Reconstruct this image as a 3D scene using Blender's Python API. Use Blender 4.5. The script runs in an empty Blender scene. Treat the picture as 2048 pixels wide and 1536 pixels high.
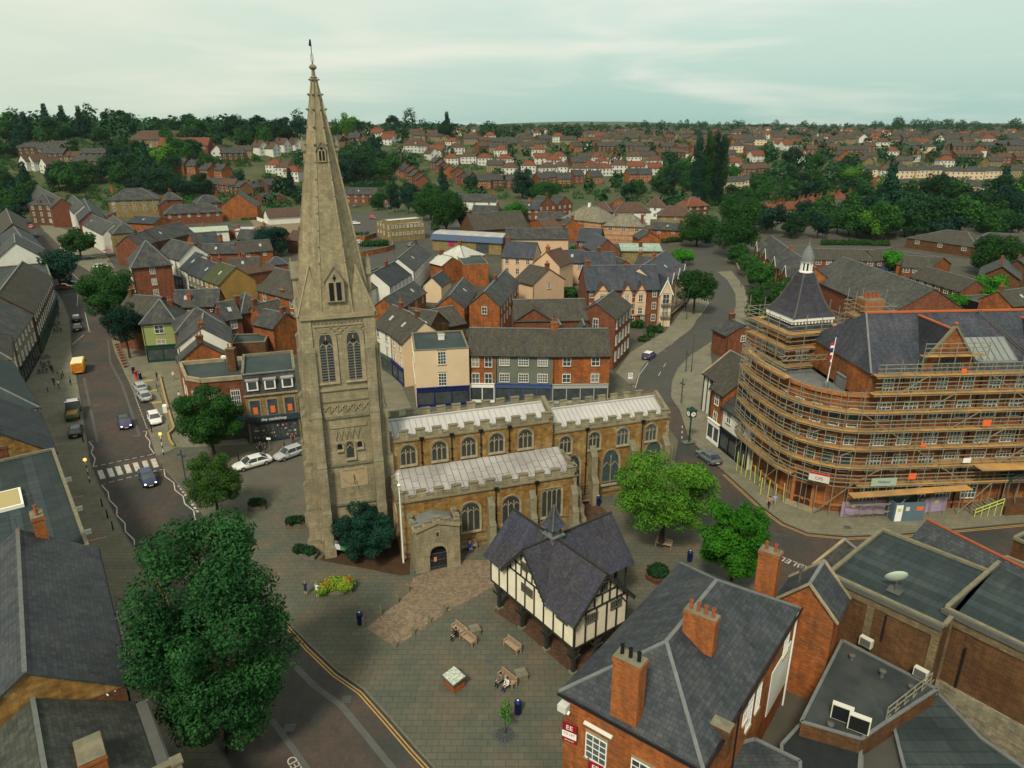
import bpy, bmesh, math, random
import numpy as np
from mathutils import Vector, Matrix
rad = math.radians
S = bpy.context.scene
# camera, world, sun, exposure
FPX = 1430.0; CAMH = 43.0; PITCH = rad(20.0)
cam = bpy.data.cameras.new("camera"); camo = bpy.data.objects.new("camera", cam)
S.collection.objects.link(camo); S.camera = camo
cam.sensor_width = 36.0; cam.lens = FPX / 2048 * 36.0
cam.clip_start = 0.5; cam.clip_end = 30000
camo.location = (0, 0, CAMH); camo.rotation_euler = (rad(90) - PITCH, 0, 0)
S.render.resolution_x = 1024; S.render.resolution_y = 768
SUN_EL, SUN_AZ = rad(48), rad(200)
W = bpy.data.worlds.new("World"); S.world = W; W.use_nodes = True
nt = W.node_tree; nt.nodes.clear()
def wn(t, **k):
 n = nt.nodes.new(t)
 for a, v in k.items(): setattr(n, a, v)
 return n
wo = wn('ShaderNodeOutputWorld'); bg = wn('ShaderNodeBackground')
sky = wn('ShaderNodeTexSky', sky_type='NISHITA', sun_disc=False); sky.sun_elevation = SUN_EL; sky.sun_rotation = SUN_AZ
sky.air_density = 1.0; sky.dust_density = 3.0; sky.ozone_density = 2.0
# a layer of thin high cloud over that sky, by direction
tc = wn('ShaderNodeTexCoord'); sep = wn('ShaderNodeSeparateXYZ'); nt.links.new(tc.outputs['Generated'], sep.inputs[0])
grad = wn('ShaderNodeValToRGB'); nt.links.new(sep.outputs['Z'], grad.inputs[0])
cr = grad.color_ramp; cr.elements[0].position = 0.0; cr.elements[0].color = (4.0, 6.1, 5.5, 1)
cr.elements[1].position = 0.22; cr.elements[1].color = (7.2, 8.3, 7.2, 1)
e = cr.elements.new(0.07); e.color = (5.4, 7.1, 6.2, 1)
e = cr.elements.new(0.5); e.color = (7.4, 8.0, 7.2, 1)
mp = wn('ShaderNodeMapping'); mp.inputs['Scale'].default_value = (1.2, 1.0, 9.0); mp.inputs['Rotation'].default_value = (0.0, 0.14, 0.0)
nt.links.new(tc.outputs['Generated'], mp.inputs[0])
no = wn('ShaderNodeTexNoise'); no.inputs['Scale'].default_value = 2.2; no.inputs['Detail'].default_value = 5; no.inputs['Roughness'].default_value = .5
no.inputs['Distortion'].default_value = .5
nt.links.new(mp.outputs[0], no.inputs[0])
r2 = wn('ShaderNodeValToRGB'); r2.color_ramp.elements[0].position = .46; r2.color_ramp.elements[0].color = (0, 0, 0, 1)
r2.color_ramp.elements[1].position = .72; r2.color_ramp.elements[1].color = (1, 1, 1, 1); nt.links.new(no.outputs[0], r2.inputs[0])
mx = wn('ShaderNodeMix', data_type='RGBA'); nt.links.new(r2.outputs[0], mx.inputs[0]); nt.links.new(grad.outputs[0], mx.inputs[6]); mx.inputs[7].default_value = (8.8, 8.8, 7.6, 1)
# warmer, creamier towards the left of the picture
wm = wn('ShaderNodeMapRange'); nt.links.new(sep.outputs['X'], wm.inputs[0]); wm.inputs[1].default_value = .1; wm.inputs[2].default_value = -.75; wm.inputs[3].default_value = 0; wm.inputs[4].default_value = .8
m3 = wn('ShaderNodeMix', data_type='RGBA'); nt.links.new(wm.outputs[0], m3.inputs[0]); nt.links.new(mx.outputs[2], m3.inputs[6]); m3.inputs[7].default_value = (8.0, 8.2, 6.6, 1)
m2 = wn('ShaderNodeMix', data_type='RGBA'); m2.inputs[0].default_value = .9; nt.links.new(sky.outputs[0], m2.inputs[6]); nt.links.new(m3.outputs[2], m2.inputs[7])
nt.links.new(m2.outputs[2], bg.inputs[0]); bg.inputs[1].default_value = 0.068
nt.links.new(bg.outputs[0], wo.inputs[0])
sl = bpy.data.lights.new("sun", 'SUN'); sl.energy = 2.5; sl.angle = rad(10); sl.color = (1.0, .9, .7)
so = bpy.data.objects.new("sun", sl); S.collection.objects.link(so)
sd = Vector((math.sin(SUN_AZ) * math.cos(SUN_EL), math.cos(SUN_AZ) * math.cos(SUN_EL), math.sin(SUN_EL)))
so.rotation_euler = sd.to_track_quat('Z', 'Y').to_euler()
S.view_settings.view_transform = 'Standard'; S.view_settings.look = 'None'; S.view_settings.exposure = 0.64; S.view_settings.gamma = 1.0
# geometry of the place (survey taken from the photograph)
COL = S.collection
R = random.Random(7)
def sm(t): t = max(0.0, min(1.0, t)); return t * t * (3 - 2 * t)
def T(x, y):
 if y < 200: return 0.0
 a = x / max(y, 1.0)
 l = sm((-a + .05) / .5)
 y0 = 400; y1 = 800 - 190 * l
 h = (27 + 10 * l) * sm((y - y0) / (y1 - y0))
 h += 4 * sm((y - 900) / 900) * (1 - l)
 h += .9 * math.sin(x * .013 + 1) * math.sin(y * .011) * sm((y - 320) / 200)
 return h
def ray(px, py):
 u = (px - 1024) / FPX; v = (768 - py) / FPX
 return u, math.cos(PITCH) + v * math.sin(PITCH), -math.sin(PITCH) + v * math.cos(PITCH)
def G(px, py, z=0.0):
 d = ray(px, py); t = (z - CAMH) / d[2]
 return Vector((d[0] * t, d[1] * t, z))
def GT(px, py, dz=0.0):
 d = ray(px, py); t = 60.0
 while t < 6000:
  x, y, z = d[0] * t, d[1] * t, CAMH + d[2] * t
  if z <= T(x, y) + dz: break
  t *= 1.006
 return Vector((d[0] * t, d[1] * t, T(d[0] * t, d[1] * t)))
ZM = dict(A=(0,400,5.12),B=(300,380,5.485),C=(700,400,5.486),D=(1000,400,5.12),E=(0,180,3.413),F=(600,180,3.413),G=(1150,180,4.096),H=(1548,180,4.096),I=(0,640,5.12),J=(220,600,4.517),K=(740,600,3.657),L=(1380,460,3.066),M=(1380,700,3.066),N=(1100,1060,2.16),O=(0,900,4.042),P=(0,1150,3.98),Q=(560,1120,3.693),R=(1200,560,3.84),S=(1350,880,2.934),T=(740,760,3.2),U=(950,980,4.041),V=(1480,600,5.12),W=(1748,600,5.12),X=(560,480,6.4),Y=(560,700,6.4),Z=(560,920,6.4),p=(0,0,1))
def q(k, x, y): o = ZM[k]; return (o[0] + x / o[2], o[1] + y / o[2])
def g(k, x, y, z=0.0): return G(*q(k, x, y), z)
def gl(k, pts, z=0.0): return [G(*q(k, x, y), z) for x, y in pts]
# materials
MATS = {}
def mat(name, c, rough=.85, kind='noise', c2=None, sc=1.0, amt=.25, metal=0.0, emit=None, spec=.12, mortar=None, bw=.45, bh=.15, bump=0.0, c3=None, sc3=.12, amt3=.5, off=.5, bc=.25, streak=.32):
 if name in MATS: return MATS[name]
 m = bpy.data.materials.new(name); m.use_nodes = True; n = m.node_tree; N = n.nodes; L = n.links
 b = N['Principled BSDF']; b.inputs['Roughness'].default_value = rough; b.inputs['Metallic'].default_value = metal
 b.inputs['Specular IOR Level'].default_value = spec
 m.diffuse_color = (*c, 1)
 c2 = c2 or tuple(x * (1 - amt) for x in c)
 if kind == 'plain': b.inputs['Base Color'].default_value = (*c, 1)
 else:
  tcn = N.new('ShaderNodeTexCoord'); oi = N.new('ShaderNodeObjectInfo')
  nz = N.new('ShaderNodeTexNoise'); nz.inputs['Scale'].default_value = sc; nz.inputs['Detail'].default_value = 6; nz.inputs['Roughness'].default_value = .65
  src = tcn.outputs['UV'] if kind in ('brick', 'uv') else tcn.outputs['Object']
  L.new(src, nz.inputs['Vector'])
  if kind != 'brick': nz.noise_dimensions = '4D'; L.new(oi.outputs['Random'], nz.inputs['W'])
  rp = N.new('ShaderNodeMapRange'); rp.inputs[1].default_value = .3; rp.inputs[2].default_value = .7; L.new(nz.outputs[0], rp.inputs[0])
  mixn = N.new('ShaderNodeMix'); mixn.data_type = 'RGBA'; L.new(rp.outputs[0], mixn.inputs[0])
  mixn.inputs[6].default_value = (*c, 1); mixn.inputs[7].default_value = (*c2, 1)
  out = mixn.outputs[2]
  if c3:
   n3 = N.new('ShaderNodeTexNoise'); n3.inputs['Scale'].default_value = sc3; n3.inputs['Detail'].default_value = 3; L.new(src, n3.inputs['Vector'])
   r3 = N.new('ShaderNodeMapRange'); r3.inputs[1].default_value = .45; r3.inputs[2].default_value = .65; r3.inputs[4].default_value = amt3; L.new(n3.outputs[0], r3.inputs[0])
   m3_ = N.new('ShaderNodeMix'); m3_.data_type = 'RGBA'; L.new(r3.outputs[0], m3_.inputs[0]); L.new(out, m3_.inputs[6]); m3_.inputs[7].default_value = (*c3, 1)
   out = m3_.outputs[2]
  if kind == 'brick':
   bt = N.new('ShaderNodeTexBrick'); L.new(tcn.outputs['UV'], bt.inputs['Vector']); bt.offset = off
   bt.inputs['Scale'].default_value = 1; bt.inputs['Brick Width'].default_value = bw; bt.inputs['Row Height'].default_value = bh
   bt.inputs['Mortar Size'].default_value = .06 * bh; bt.inputs['Bias'].default_value = -.1; bt.inputs['Mortar Smooth'].default_value = .3
   bt.inputs['Color1'].default_value = (1-bc, 1-bc, 1-bc, 1); bt.inputs['Color2'].default_value = (1+bc*.8, 1+bc*.8, 1+bc*.8, 1)
   mo = mortar or .6; bt.inputs['Mortar'].default_value = (mo, mo, mo, 1)
   mu = N.new('ShaderNodeMix'); mu.data_type = 'RGBA'; mu.blend_type = 'MULTIPLY'; mu.inputs[0].default_value = 1
   L.new(out, mu.inputs[6]); L.new(bt.outputs[0], mu.inputs[7]); out = mu.outputs[2]
   if streak:
    mp_ = N.new('ShaderNodeMapping'); mp_.inputs['Scale'].default_value = (1.6, .22, 1); L.new(tcn.outputs['UV'], mp_.inputs[0]); n4 = N.new('ShaderNodeTexNoise'); n4.inputs['Scale'].default_value = 1.0; n4.inputs['Detail'].default_value = 7; n4.inputs['Roughness'].default_value = .75; L.new(mp_.outputs[0], n4.inputs['Vector'])
    r4 = N.new('ShaderNodeMapRange'); r4.inputs[1].default_value = .3; r4.inputs[2].default_value = .7; r4.inputs[3].default_value = 1-streak; r4.inputs[4].default_value = 1+streak*.9; L.new(n4.outputs[0], r4.inputs[0])
    m4 = N.new('ShaderNodeMix'); m4.data_type = 'RGBA'; m4.blend_type = 'MULTIPLY'; m4.inputs[0].default_value = 1; L.new(out, m4.inputs[6]); L.new(r4.outputs[0], m4.inputs[7]); out = m4.outputs[2]
  L.new(out, b.inputs['Base Color'])
  if bump:
   bm_ = N.new('ShaderNodeBump'); bm_.inputs['Strength'].default_value = bump; bm_.inputs['Distance'].default_value = .05
   L.new(nz.outputs[0], bm_.inputs['Height']); L.new(bm_.outputs[0], b.inputs['Normal'])
 if emit: b.inputs['Emission Color'].default_value = (*emit[0], 1); b.inputs['Emission Strength'].default_value = emit[1]
 MATS[name] = m; return m
def leafmat(name, c, c2, sc=.35):
 m = bpy.data.materials.new(name); m.use_nodes = True; n = m.node_tree; N = n.nodes; L = n.links; MATS[name] = m
 b = N['Principled BSDF']; b.inputs['Roughness'].default_value = .55; b.inputs['Specular IOR Level'].default_value = .06
 tcn = N.new('ShaderNodeTexCoord'); oi = N.new('ShaderNodeObjectInfo'); ge = N.new('ShaderNodeNewGeometry')
 nz = N.new('ShaderNodeTexNoise'); nz.noise_dimensions = '4D'; nz.inputs['Scale'].default_value = sc; nz.inputs['Detail'].default_value = 3
 L.new(tcn.outputs['Object'], nz.inputs['Vector']); L.new(oi.outputs['Random'], nz.inputs['W'])
 ad = N.new('ShaderNodeMath'); ad.operation = 'MULTIPLY_ADD'; L.new(ge.outputs['Random Per Island'], ad.inputs[0]); ad.inputs[1].default_value = .5
 rp = N.new('ShaderNodeMapRange'); rp.inputs[1].default_value = .35; rp.inputs[2].default_value = .7; rp.inputs[4].default_value = .6; L.new(nz.outputs[0], rp.inputs[0]); L.new(rp.outputs[0], ad.inputs[2])
 mixn = N.new('ShaderNodeMix'); mixn.data_type = 'RGBA'; L.new(ad.outputs[0], mixn.inputs[0]); mixn.inputs[6].default_value = (*c, 1); mixn.inputs[7].default_value = (*c2, 1)
 hs = N.new('ShaderNodeHueSaturation'); L.new(mixn.outputs[2], hs.inputs['Color'])
 vr = N.new('ShaderNodeMapRange'); vr.inputs[3].default_value = .7; vr.inputs[4].default_value = 1.35; L.new(oi.outputs['Random'], vr.inputs[0]); L.new(vr.outputs[0], hs.inputs['Value'])
 L.new(hs.outputs[0], b.inputs['Base Color'])
 return m
STONE = mat('limestone', (.32,.275,.175), kind='brick', c2=(.2,.172,.11), bw=.7, bh=.36, sc=1.3, mortar=.75, bc=.1, c3=(.13,.12,.085), sc3=.22, amt3=.65, bump=.2)
STONE2 = mat('spire_stone', (.29,.245,.145), kind='brick', c2=(.17,.145,.09), bw=.4, bh=.22, sc=1.6, mortar=.75, bc=.13, c3=(.15,.135,.09), sc3=.3, amt3=.6, bump=.2)
TRIM = mat('dressed_stone', (.33,.275,.17), c2=(.2,.17,.11), sc=2, kind='uv', c3=(.12,.11,.08), sc3=.6)
TRIMD = mat('weathered_coping', (.2,.18,.12), c2=(.1,.1,.07), sc=1.5, kind='uv')
IRON = mat('ironstone', (.27,.15,.042), kind='brick', c2=(.15,.08,.028), bw=.55, bh=.26, sc=1.6, mortar=.8, c3=(.33,.25,.12), sc3=.45, amt3=.6, bump=.3)
SLATE = mat('grey_slate', (.05,.053,.054), kind='brick', c2=(.03,.034,.036), bw=.3, bh=.25, sc=.7, mortar=.6, c3=(.085,.08,.064), sc3=.5, amt3=.7, rough=.6)
SLATED = mat('dark_slate', (.036,.045,.052), kind='brick', c2=(.024,.03,.036), bw=.3, bh=.25, sc=.7, mortar=.6, c3=(.055,.062,.064), sc3=.3, amt3=.5, rough=.6)
SLATEB = mat('blue_slate', (.048,.056,.07), kind='brick', c2=(.036,.042,.053), bw=.3, bh=.25, sc=.8, mortar=.65, c3=(.075,.065,.08), sc3=.3, amt3=.5, rough=.55)
SLATEV = mat('purple_slate', (.055,.052,.062), kind='brick', c2=(.04,.04,.052), bw=.25, bh=.2, sc=1.2, mortar=.55, c3=(.04,.045,.075), sc3=.25, amt3=.6, rough=.6)
SLATEM = mat('mossy_tiles', (.068,.06,.05), kind='brick', c2=(.046,.045,.042), bw=.3, bh=.22, sc=1, mortar=.55, c3=(.07,.068,.045), sc3=.5, amt3=.6)
TILER = mat('red_clay_tiles', (.19,.062,.03), kind='brick', c2=(.12,.045,.028), bw=.25, bh=.25, sc=1, mortar=.6, c3=(.1,.06,.035), sc3=.5)
TILEB = mat('brown_tiles', (.105,.06,.042), kind='brick', c2=(.068,.045,.035), bw=.3, bh=.25, sc=1, mortar=.6, c3=(.07,.062,.045), sc3=.4)
BRICKO = mat('orange_brick', (.34,.112,.032), kind='brick', c2=(.19,.065,.024), bw=.45, bh=.15, sc=1.2, mortar=1.0, c3=(.13,.06,.03), sc3=.45, amt3=.7, bump=.1)
BRICK = mat('red_brick', (.18,.066,.036), kind='brick', c2=(.13,.05,.028), bw=.45, bh=.15, sc=1.2, mortar=1.0, c3=(.11,.05,.03), sc3=.35, amt3=.45, bump=.1)
BRICKD = mat('brown_brick', (.125,.058,.026), kind='brick', c2=(.08,.042,.02), bw=.45, bh=.15, sc=1.2, mortar=1.0, c3=(.06,.04,.022), sc3=.35, amt3=.5, bump=.1)
BRICKY = mat('buff_brick', (.25,.185,.08), kind='brick', c2=(.18,.135,.06), bw=.45, bh=.15, sc=1.2, mortar=.85, c3=(.12,.1,.05), sc3=.3)
WHITE = mat('white_render', (.62,.62,.56), c2=(.5,.5,.44), sc=.4)
CREAM = mat('cream_render', (.58,.45,.3), c2=(.5,.39,.26), sc=.3)
PINK = mat('peach_render', (.56,.38,.25), c2=(.48,.33,.21), sc=.3)
GREENW = mat('pale_green_render', (.25,.29,.11), c2=(.2,.24,.09), sc=.4)
OCHRE = mat('ochre_render', (.33,.19,.05), c2=(.16,.12,.04), sc=.25)
LEAD = mat('lead_sheet', (.30,.285,.27), c2=(.2,.19,.18), sc=.5, kind='uv', rough=.42, spec=.5, c3=(.42,.41,.39), sc3=.25)
LEADL = mat('pale_lead', (.42,.41,.39), c2=(.32,.32,.31), sc=.4, kind='uv', rough=.4, spec=.5)
LEADD = mat('lead_flashing', (.16,.17,.17), c2=(.1,.11,.11), sc=1.5, rough=.5)
FELT = mat('roofing_felt', (.042,.058,.058), c2=(.028,.04,.042), sc=.5, c3=(.065,.075,.07), sc3=.15)
PLASTER = mat('limewash', (.76,.73,.6), c2=(.62,.57,.42), sc=.8)
OAK = mat('black_oak', (.035,.038,.03), c2=(.02,.022,.02), sc=3)
OAKG = mat('weathered_oak', (.12,.12,.09), c2=(.07,.07,.055), sc=4)
WFRAME = mat('white_paint', (.7,.7,.66), kind='plain', rough=.5)
GLASS = mat('window_glass', (.022,.03,.036), rough=.12, spec=.8, c2=(.06,.075,.08), sc=.8)
CGLASS = mat('leaded_glass', (.02,.024,.026), rough=.3, spec=.6, c2=(.045,.052,.05), sc=3)
BGLASS = mat('blue_grey_glass', (.05,.085,.085), rough=.25, spec=.6, c2=(.03,.05,.05), sc=2)
BLACK = mat('black_paint', (.012,.013,.015), kind='plain', rough=.5)
DGREEN = mat('dark_green_paint', (.012,.045,.028), kind='plain', rough=.5)
NAVY = mat('navy_paint', (.012,.018,.09), kind='plain', rough=.35)
STEEL = mat('galvanised_tube', (.25,.235,.17), c2=(.14,.135,.105), sc=2, rough=.5, metal=.0)
STEELD = mat('dark_grey_metal', (.06,.07,.07), kind='plain', rough=.5)
BOARD = mat('scaffold_board', (.5,.28,.09), c2=(.36,.2,.07), sc=.8, c3=(.16,.13,.08), sc3=.3, amt3=.7)
TERRA = mat('terracotta', (.3,.085,.035), c2=(.2,.06,.03), sc=4)
ASPH = mat('asphalt', (.052,.05,.046), c2=(.038,.042,.04), sc=.5, c3=(.1,.058,.042), sc3=.09, amt3=.7)
ASPHN = mat('plain_asphalt', (.066,.064,.058), c2=(.05,.052,.048), sc=.6, c3=(.075,.068,.055), sc3=.15)
ROADR = mat('red_brown_setts', (.082,.059,.047), kind='brick', streak=.12, c2=(.052,.047,.042), sc=.9, bc=.1, bw=.25, bh=.12, mortar=.7, c3=(.04,.046,.044), sc3=.14, amt3=.85)
CHAN = mat('grey_channel', (.095,.095,.088), c2=(.065,.07,.066), sc=1)
PAVE = mat('plaza_slabs', (.10,.098,.074), kind='brick', streak=.08, c2=(.068,.08,.062), sc=.5, bc=.07, bw=.9, bh=.6, mortar=.68, c3=(.125,.1,.068), sc3=.28, amt3=.6, bump=.1)
PAVEL = mat('pavement_slabs', (.18,.168,.12), kind='brick', streak=.08, c2=(.14,.135,.098), sc=.5, bc=.07, bw=.9, bh=.6, mortar=.68, c3=(.11,.11,.08), sc3=.25)
COB = mat('setts', (.22,.165,.115), kind='brick', streak=.1, c2=(.16,.12,.085), sc=.8, bw=.28, bh=.24, mortar=.4, c3=(.2,.165,.11), sc3=.4, bump=.3)
PAVB = mat('brick_pavers', (.1,.05,.03), kind='brick', c2=(.06,.045,.03), sc=.7, bw=.3, bh=.15, mortar=.6)
KERB = mat('granite_kerb', (.14,.135,.11), c2=(.09,.09,.075), sc=2)
SOIL = mat('bare_soil', (.07,.036,.02), c2=(.035,.026,.016), sc=1.2, bump=.5)
GRASS = mat('grass', (.026,.055,.018), c2=(.06,.065,.028), sc=.12, c3=(.10,.085,.05), sc3=.05, amt3=.5)
FIELD = mat('town_ground', (.085,.078,.06), c2=(.045,.046,.038), sc=.15)
LINEW = mat('white_marking', (.5,.48,.42), c2=(.33,.32,.29), sc=3, c3=(.2,.19,.17), sc3=1.5, amt3=.5)
LINEY = mat('yellow_marking', (.42,.25,.07), c2=(.3,.19,.06), sc=3)
TEAK = mat('bench_teak', (.34,.25,.165), c2=(.25,.19,.13), sc=3)
BARK = mat('bark', (.06,.045,.03), c2=(.03,.025,.02), sc=4, bump=.4)
RUBBER = mat('tyre_rubber', (.012,.012,.012), kind='plain', rough=.8)
ALLOY = mat('wheel_alloy', (.35,.36,.37), kind='plain', rough=.3, metal=.7)
LAMPON = mat('lit_headlight', (.8,.85,.95), kind='plain', emit=((.8,.87,1), 3))
REDL = mat('tail_lamp', (.3,.01,.01), kind='plain', rough=.3)
AMBER = mat('amber_globe', (.8,.4,.08), kind='plain', emit=((1,.45,.08), 1.2))
PLATE = mat('number_plate', (.6,.55,.25), kind='plain')
SKIN = mat('skin', (.42,.25,.17), kind='plain', rough=.6)
REDP = mat('red_plastic', (.4,.03,.02), kind='plain', rough=.45)
TANP = mat('tactile_paving', (.33,.24,.09), c2=(.26,.19,.08), sc=2)
LEAF = [leafmat('leaf_dark_green', (.004,.02,.009), (.016,.055,.017)), leafmat('leaf_mid_green', (.007,.033,.008), (.028,.092,.014)),
  leafmat('leaf_bright_green', (.012,.08,.006), (.045,.19,.012)), leafmat('leaf_yellow_green', (.028,.1,.01), (.085,.21,.018)),
  leafmat('leaf_blue_green', (.003,.018,.012), (.011,.042,.024)), leafmat('leaf_copper', (.012,.008,.012), (.03,.018,.022))]
def colmat(name, c, rough=.35, **k): return mat(name, c, rough=rough, kind='plain', **k)
# mesh builder
class MB:
 def __init__(s): s.v = []; s.f = []; s.m = []; s.mats = []
 def mi(s, m):
  if m not in s.mats: s.mats.append(m)
  return s.mats.index(m)
 def poly(s, pts, m):
  i = len(s.v); s.v.extend([tuple(p) for p in pts]); s.f.append(tuple(range(i, i + len(pts)))); s.m.append(s.mi(m))
 def hexa(s, p, m):
  i = len(s.v); s.v.extend([tuple(a) for a in p]); k = s.mi(m)
  for f in ((0,3,2,1),(4,5,6,7),(0,1,5,4),(1,2,6,5),(2,3,7,6),(3,0,4,7)): s.f.append(tuple(i + a for a in f)); s.m.append(k)
 def box(s, x0, x1, y0, y1, z0, z1, m): s.hexa([(x0,y0,z0),(x1,y0,z0),(x1,y1,z0),(x0,y1,z0),(x0,y0,z1),(x1,y0,z1),(x1,y1,z1),(x0,y1,z1)], m)
 def tbox(s, x0, x1, y0, y1, z0, z1, t, m, ty=None):
  ty = t if ty is None else ty
  s.hexa([(x0,y0,z0),(x1,y0,z0),(x1,y1,z0),(x0,y1,z0),(x0+t,y0+ty,z1),(x1-t,y0+ty,z1),(x1-t,y1-ty,z1),(x0+t,y1-ty,z1)], m)
 def bar(s, a, b, w, m, h=None, up=(0,0,1)):
  a = Vector(a); b = Vector(b); d = (b - a)
  if d.length < 1e-6: return
  d.normalize(); u = Vector(up)
  if abs(d.dot(u)) > .98: u = Vector((1, 0, 0))
  x = d.cross(u).normalized() * (w / 2); y = x.cross(d).normalized() * ((h or w) / 2)
  s.hexa([a-x-y, a+x-y, b+x-y, b-x-y, a-x+y, a+x+y, b+x+y, b-x+y], m)
 def tube(s, a, b, r, m, r2=None, n=8, cap=True):
  a = Vector(a); b = Vector(b); d = (b - a).normalized(); u = Vector((0,0,1)) if abs(d.z) < .9 else Vector((1,0,0))
  x = d.cross(u).normalized(); y = d.cross(x); r2 = r if r2 is None else r2; i = len(s.v); k = s.mi(m)
  for c, rr in ((a, r), (b, r2)):
   for j in range(n):
    t = 2 * math.pi * j / n; s.v.append(tuple(c + x * (rr * math.cos(t)) + y * (rr * math.sin(t))))
  for j in range(n): s.f.append((i + j, i + (j+1) % n, i + n + (j+1) % n, i + n + j)); s.m.append(k)
  if cap: s.f.append(tuple(i + n + j for j in range(n))); s.m.append(k); s.f.append(tuple(i + n - 1 - j for j in range(n))); s.m.append(k)
 def lathe(s, prof, m, c=(0,0,0), n=12, sx=1, sy=1, rot=0.0):
  i = len(s.v); k = s.mi(m)
  for r, z in prof:
   for j in range(n):
    t = 2 * math.pi * j / n + rot; s.v.append((c[0] + r * math.cos(t) * sx, c[1] + r * math.sin(t) * sy, c[2] + z))
  for a in range(len(prof) - 1):
   for j in range(n): s.f.append((i+a*n+j, i+a*n+(j+1)%n, i+(a+1)*n+(j+1)%n, i+(a+1)*n+j)); s.m.append(k)
  if prof[0][0] > 1e-3: s.f.append(tuple(i + n - 1 - j for j in range(n))); s.m.append(k)
  if prof[-1][0] > 1e-3: e = i + (len(prof)-1)*n; s.f.append(tuple(e + j for j in range(n))); s.m.append(k)
 def ball(s, c, r, m, n=8, sz=1.0): s.lathe([(max(r * math.cos(t), .0005), r * sz * math.sin(t)) for t in [math.pi * (j / (n/2) - .5) for j in range(n//2 + 1)]], m, c, n)
 def prism(s, pts, z0, z1, m, ms=None, bottom=False):
  s.poly([(p[0], p[1], z1) for p in pts], m)
  if bottom: s.poly([(p[0], p[1], z0) for p in reversed(pts)], m)
  for j in range(len(pts)):
   a = pts[j]; b = pts[(j+1) % len(pts)]
   s.poly([(a[0],a[1],z0),(b[0],b[1],z0),(b[0],b[1],z1),(a[0],a[1],z1)], ms or m)
 def strip(s, pts, w, z, m, h=0.0):
  P = [Vector((p[0], p[1], 0)) for p in pts]; Lp = []; Rp = []
  for j, p in enumerate(P):
   a = P[max(j-1, 0)]; b = P[min(j+1, len(P)-1)]; d = (b - a).normalized(); nn = Vector((-d.y, d.x, 0)) * (w / 2)
   Lp.append(p + nn); Rp.append(p - nn)
  for j in range(len(P) - 1):
   c = [Rp[j], Rp[j+1], Lp[j+1], Lp[j]]
   if h: s.hexa([(a.x, a.y, z) for a in c] + [(a.x, a.y, z + h) for a in c], m)
   else: s.poly([(a.x, a.y, z) for a in c], m)
 def mesh(s, name):
  me = bpy.data.meshes.new(name); me.from_pydata(s.v, [], s.f)
  for m in s.mats: me.materials.append(m)
  me.polygons.foreach_set('material_index', s.m); metric_uv(me); me.update(); return me
 def build(s, name, parent=None, smooth=False, loc=None, rz=0.0):
  me = s.mesh(name)
  if smooth: me.polygons.foreach_set('use_smooth', [True] * len(me.polygons))
  return obj(name, me, parent, loc, rz)
def metric_uv(me):
 n = len(me.loops)
 if not n: return
 uv = me.uv_layers.new(name='UVMap')
 co = np.zeros(len(me.vertices) * 3, np.float32); me.vertices.foreach_get('co', co); co = co.reshape(-1, 3)
 vi = np.zeros(n, np.int32); me.loops.foreach_get('vertex_index', vi)
 nr = np.zeros(len(me.polygons) * 3, np.float32); me.polygons.foreach_get('normal', nr); nr = nr.reshape(-1, 3)
 tot = np.zeros(len(me.polygons), np.int32); me.polygons.foreach_get('loop_total', tot)
 nl = np.repeat(nr, tot, 0); c = co[vi]
 u = np.stack([-nl[:, 1], nl[:, 0], np.zeros(n)], 1); ln = np.linalg.norm(u, axis=1); flat = ln < .05
 u[flat] = (1, 0, 0); ln[flat] = 1; u /= ln[:, None]; v = np.cross(nl, u); v[flat] = (0, 1, 0)
 out = np.stack([(c * u).sum(1), (c * v).sum(1)], 1).astype(np.float32)
 uv.data.foreach_set('uv', out.ravel())
KIDS = {}
def obj(name, me, parent=None, loc=None, rz=0.0):
 o = bpy.data.objects.new(name, me); COL.objects.link(o)
 if loc is not None: o.location = loc
 o.rotation_euler[2] = rz
 if parent is not None: o.parent = parent; KIDS.setdefault(parent.name, []).append(o)
 return o
def tag(o, label, cat, group=None, kind=None):
 if label: o['label'] = label
 if cat: o['category'] = cat
 if group: o['group'] = group
 if kind: o['kind'] = kind
 return o
def thing(name, label, cat, loc=(0,0,0), rz=0.0, group=None):
 o = bpy.data.objects.new(name, None); COL.objects.link(o); o.location = loc; o.rotation_euler[2] = rz; o.empty_display_size = .3
 return tag(o, label, cat, group)
def dup(src, loc, rz=0.0, label=None, group=None, scale=None, name=None):
 r = src.copy(); COL.objects.link(r); r.location = loc; r.rotation_euler = (0, 0, rz)
 if scale: r.scale = scale
 if label: r['label'] = label
 if group: r['group'] = group
 def rec(a, b):
  for ch in KIDS.get(a.name, []):
   c = ch.copy(); COL.objects.link(c); c.parent = b; KIDS.setdefault(b.name, []).append(c); rec(ch, c)
 rec(src, r); return r
def structure(o): o['kind'] = 'structure'; return o
def text_mesh(txt, size, m, name='lettering', depth=.01):
 cu = bpy.data.curves.new(name, 'FONT'); cu.body = txt; cu.size = size; cu.extrude = depth; cu.align_x = 'CENTER'; cu.align_y = 'CENTER'
 o = bpy.data.objects.new(name, cu); COL.objects.link(o); bpy.context.view_layer.update()
 me = bpy.data.meshes.new_from_object(o.evaluated_get(bpy.context.evaluated_depsgraph_get())); bpy.data.objects.remove(o)
 me.materials.clear(); me.materials.append(m); me.name = name; return me
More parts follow.
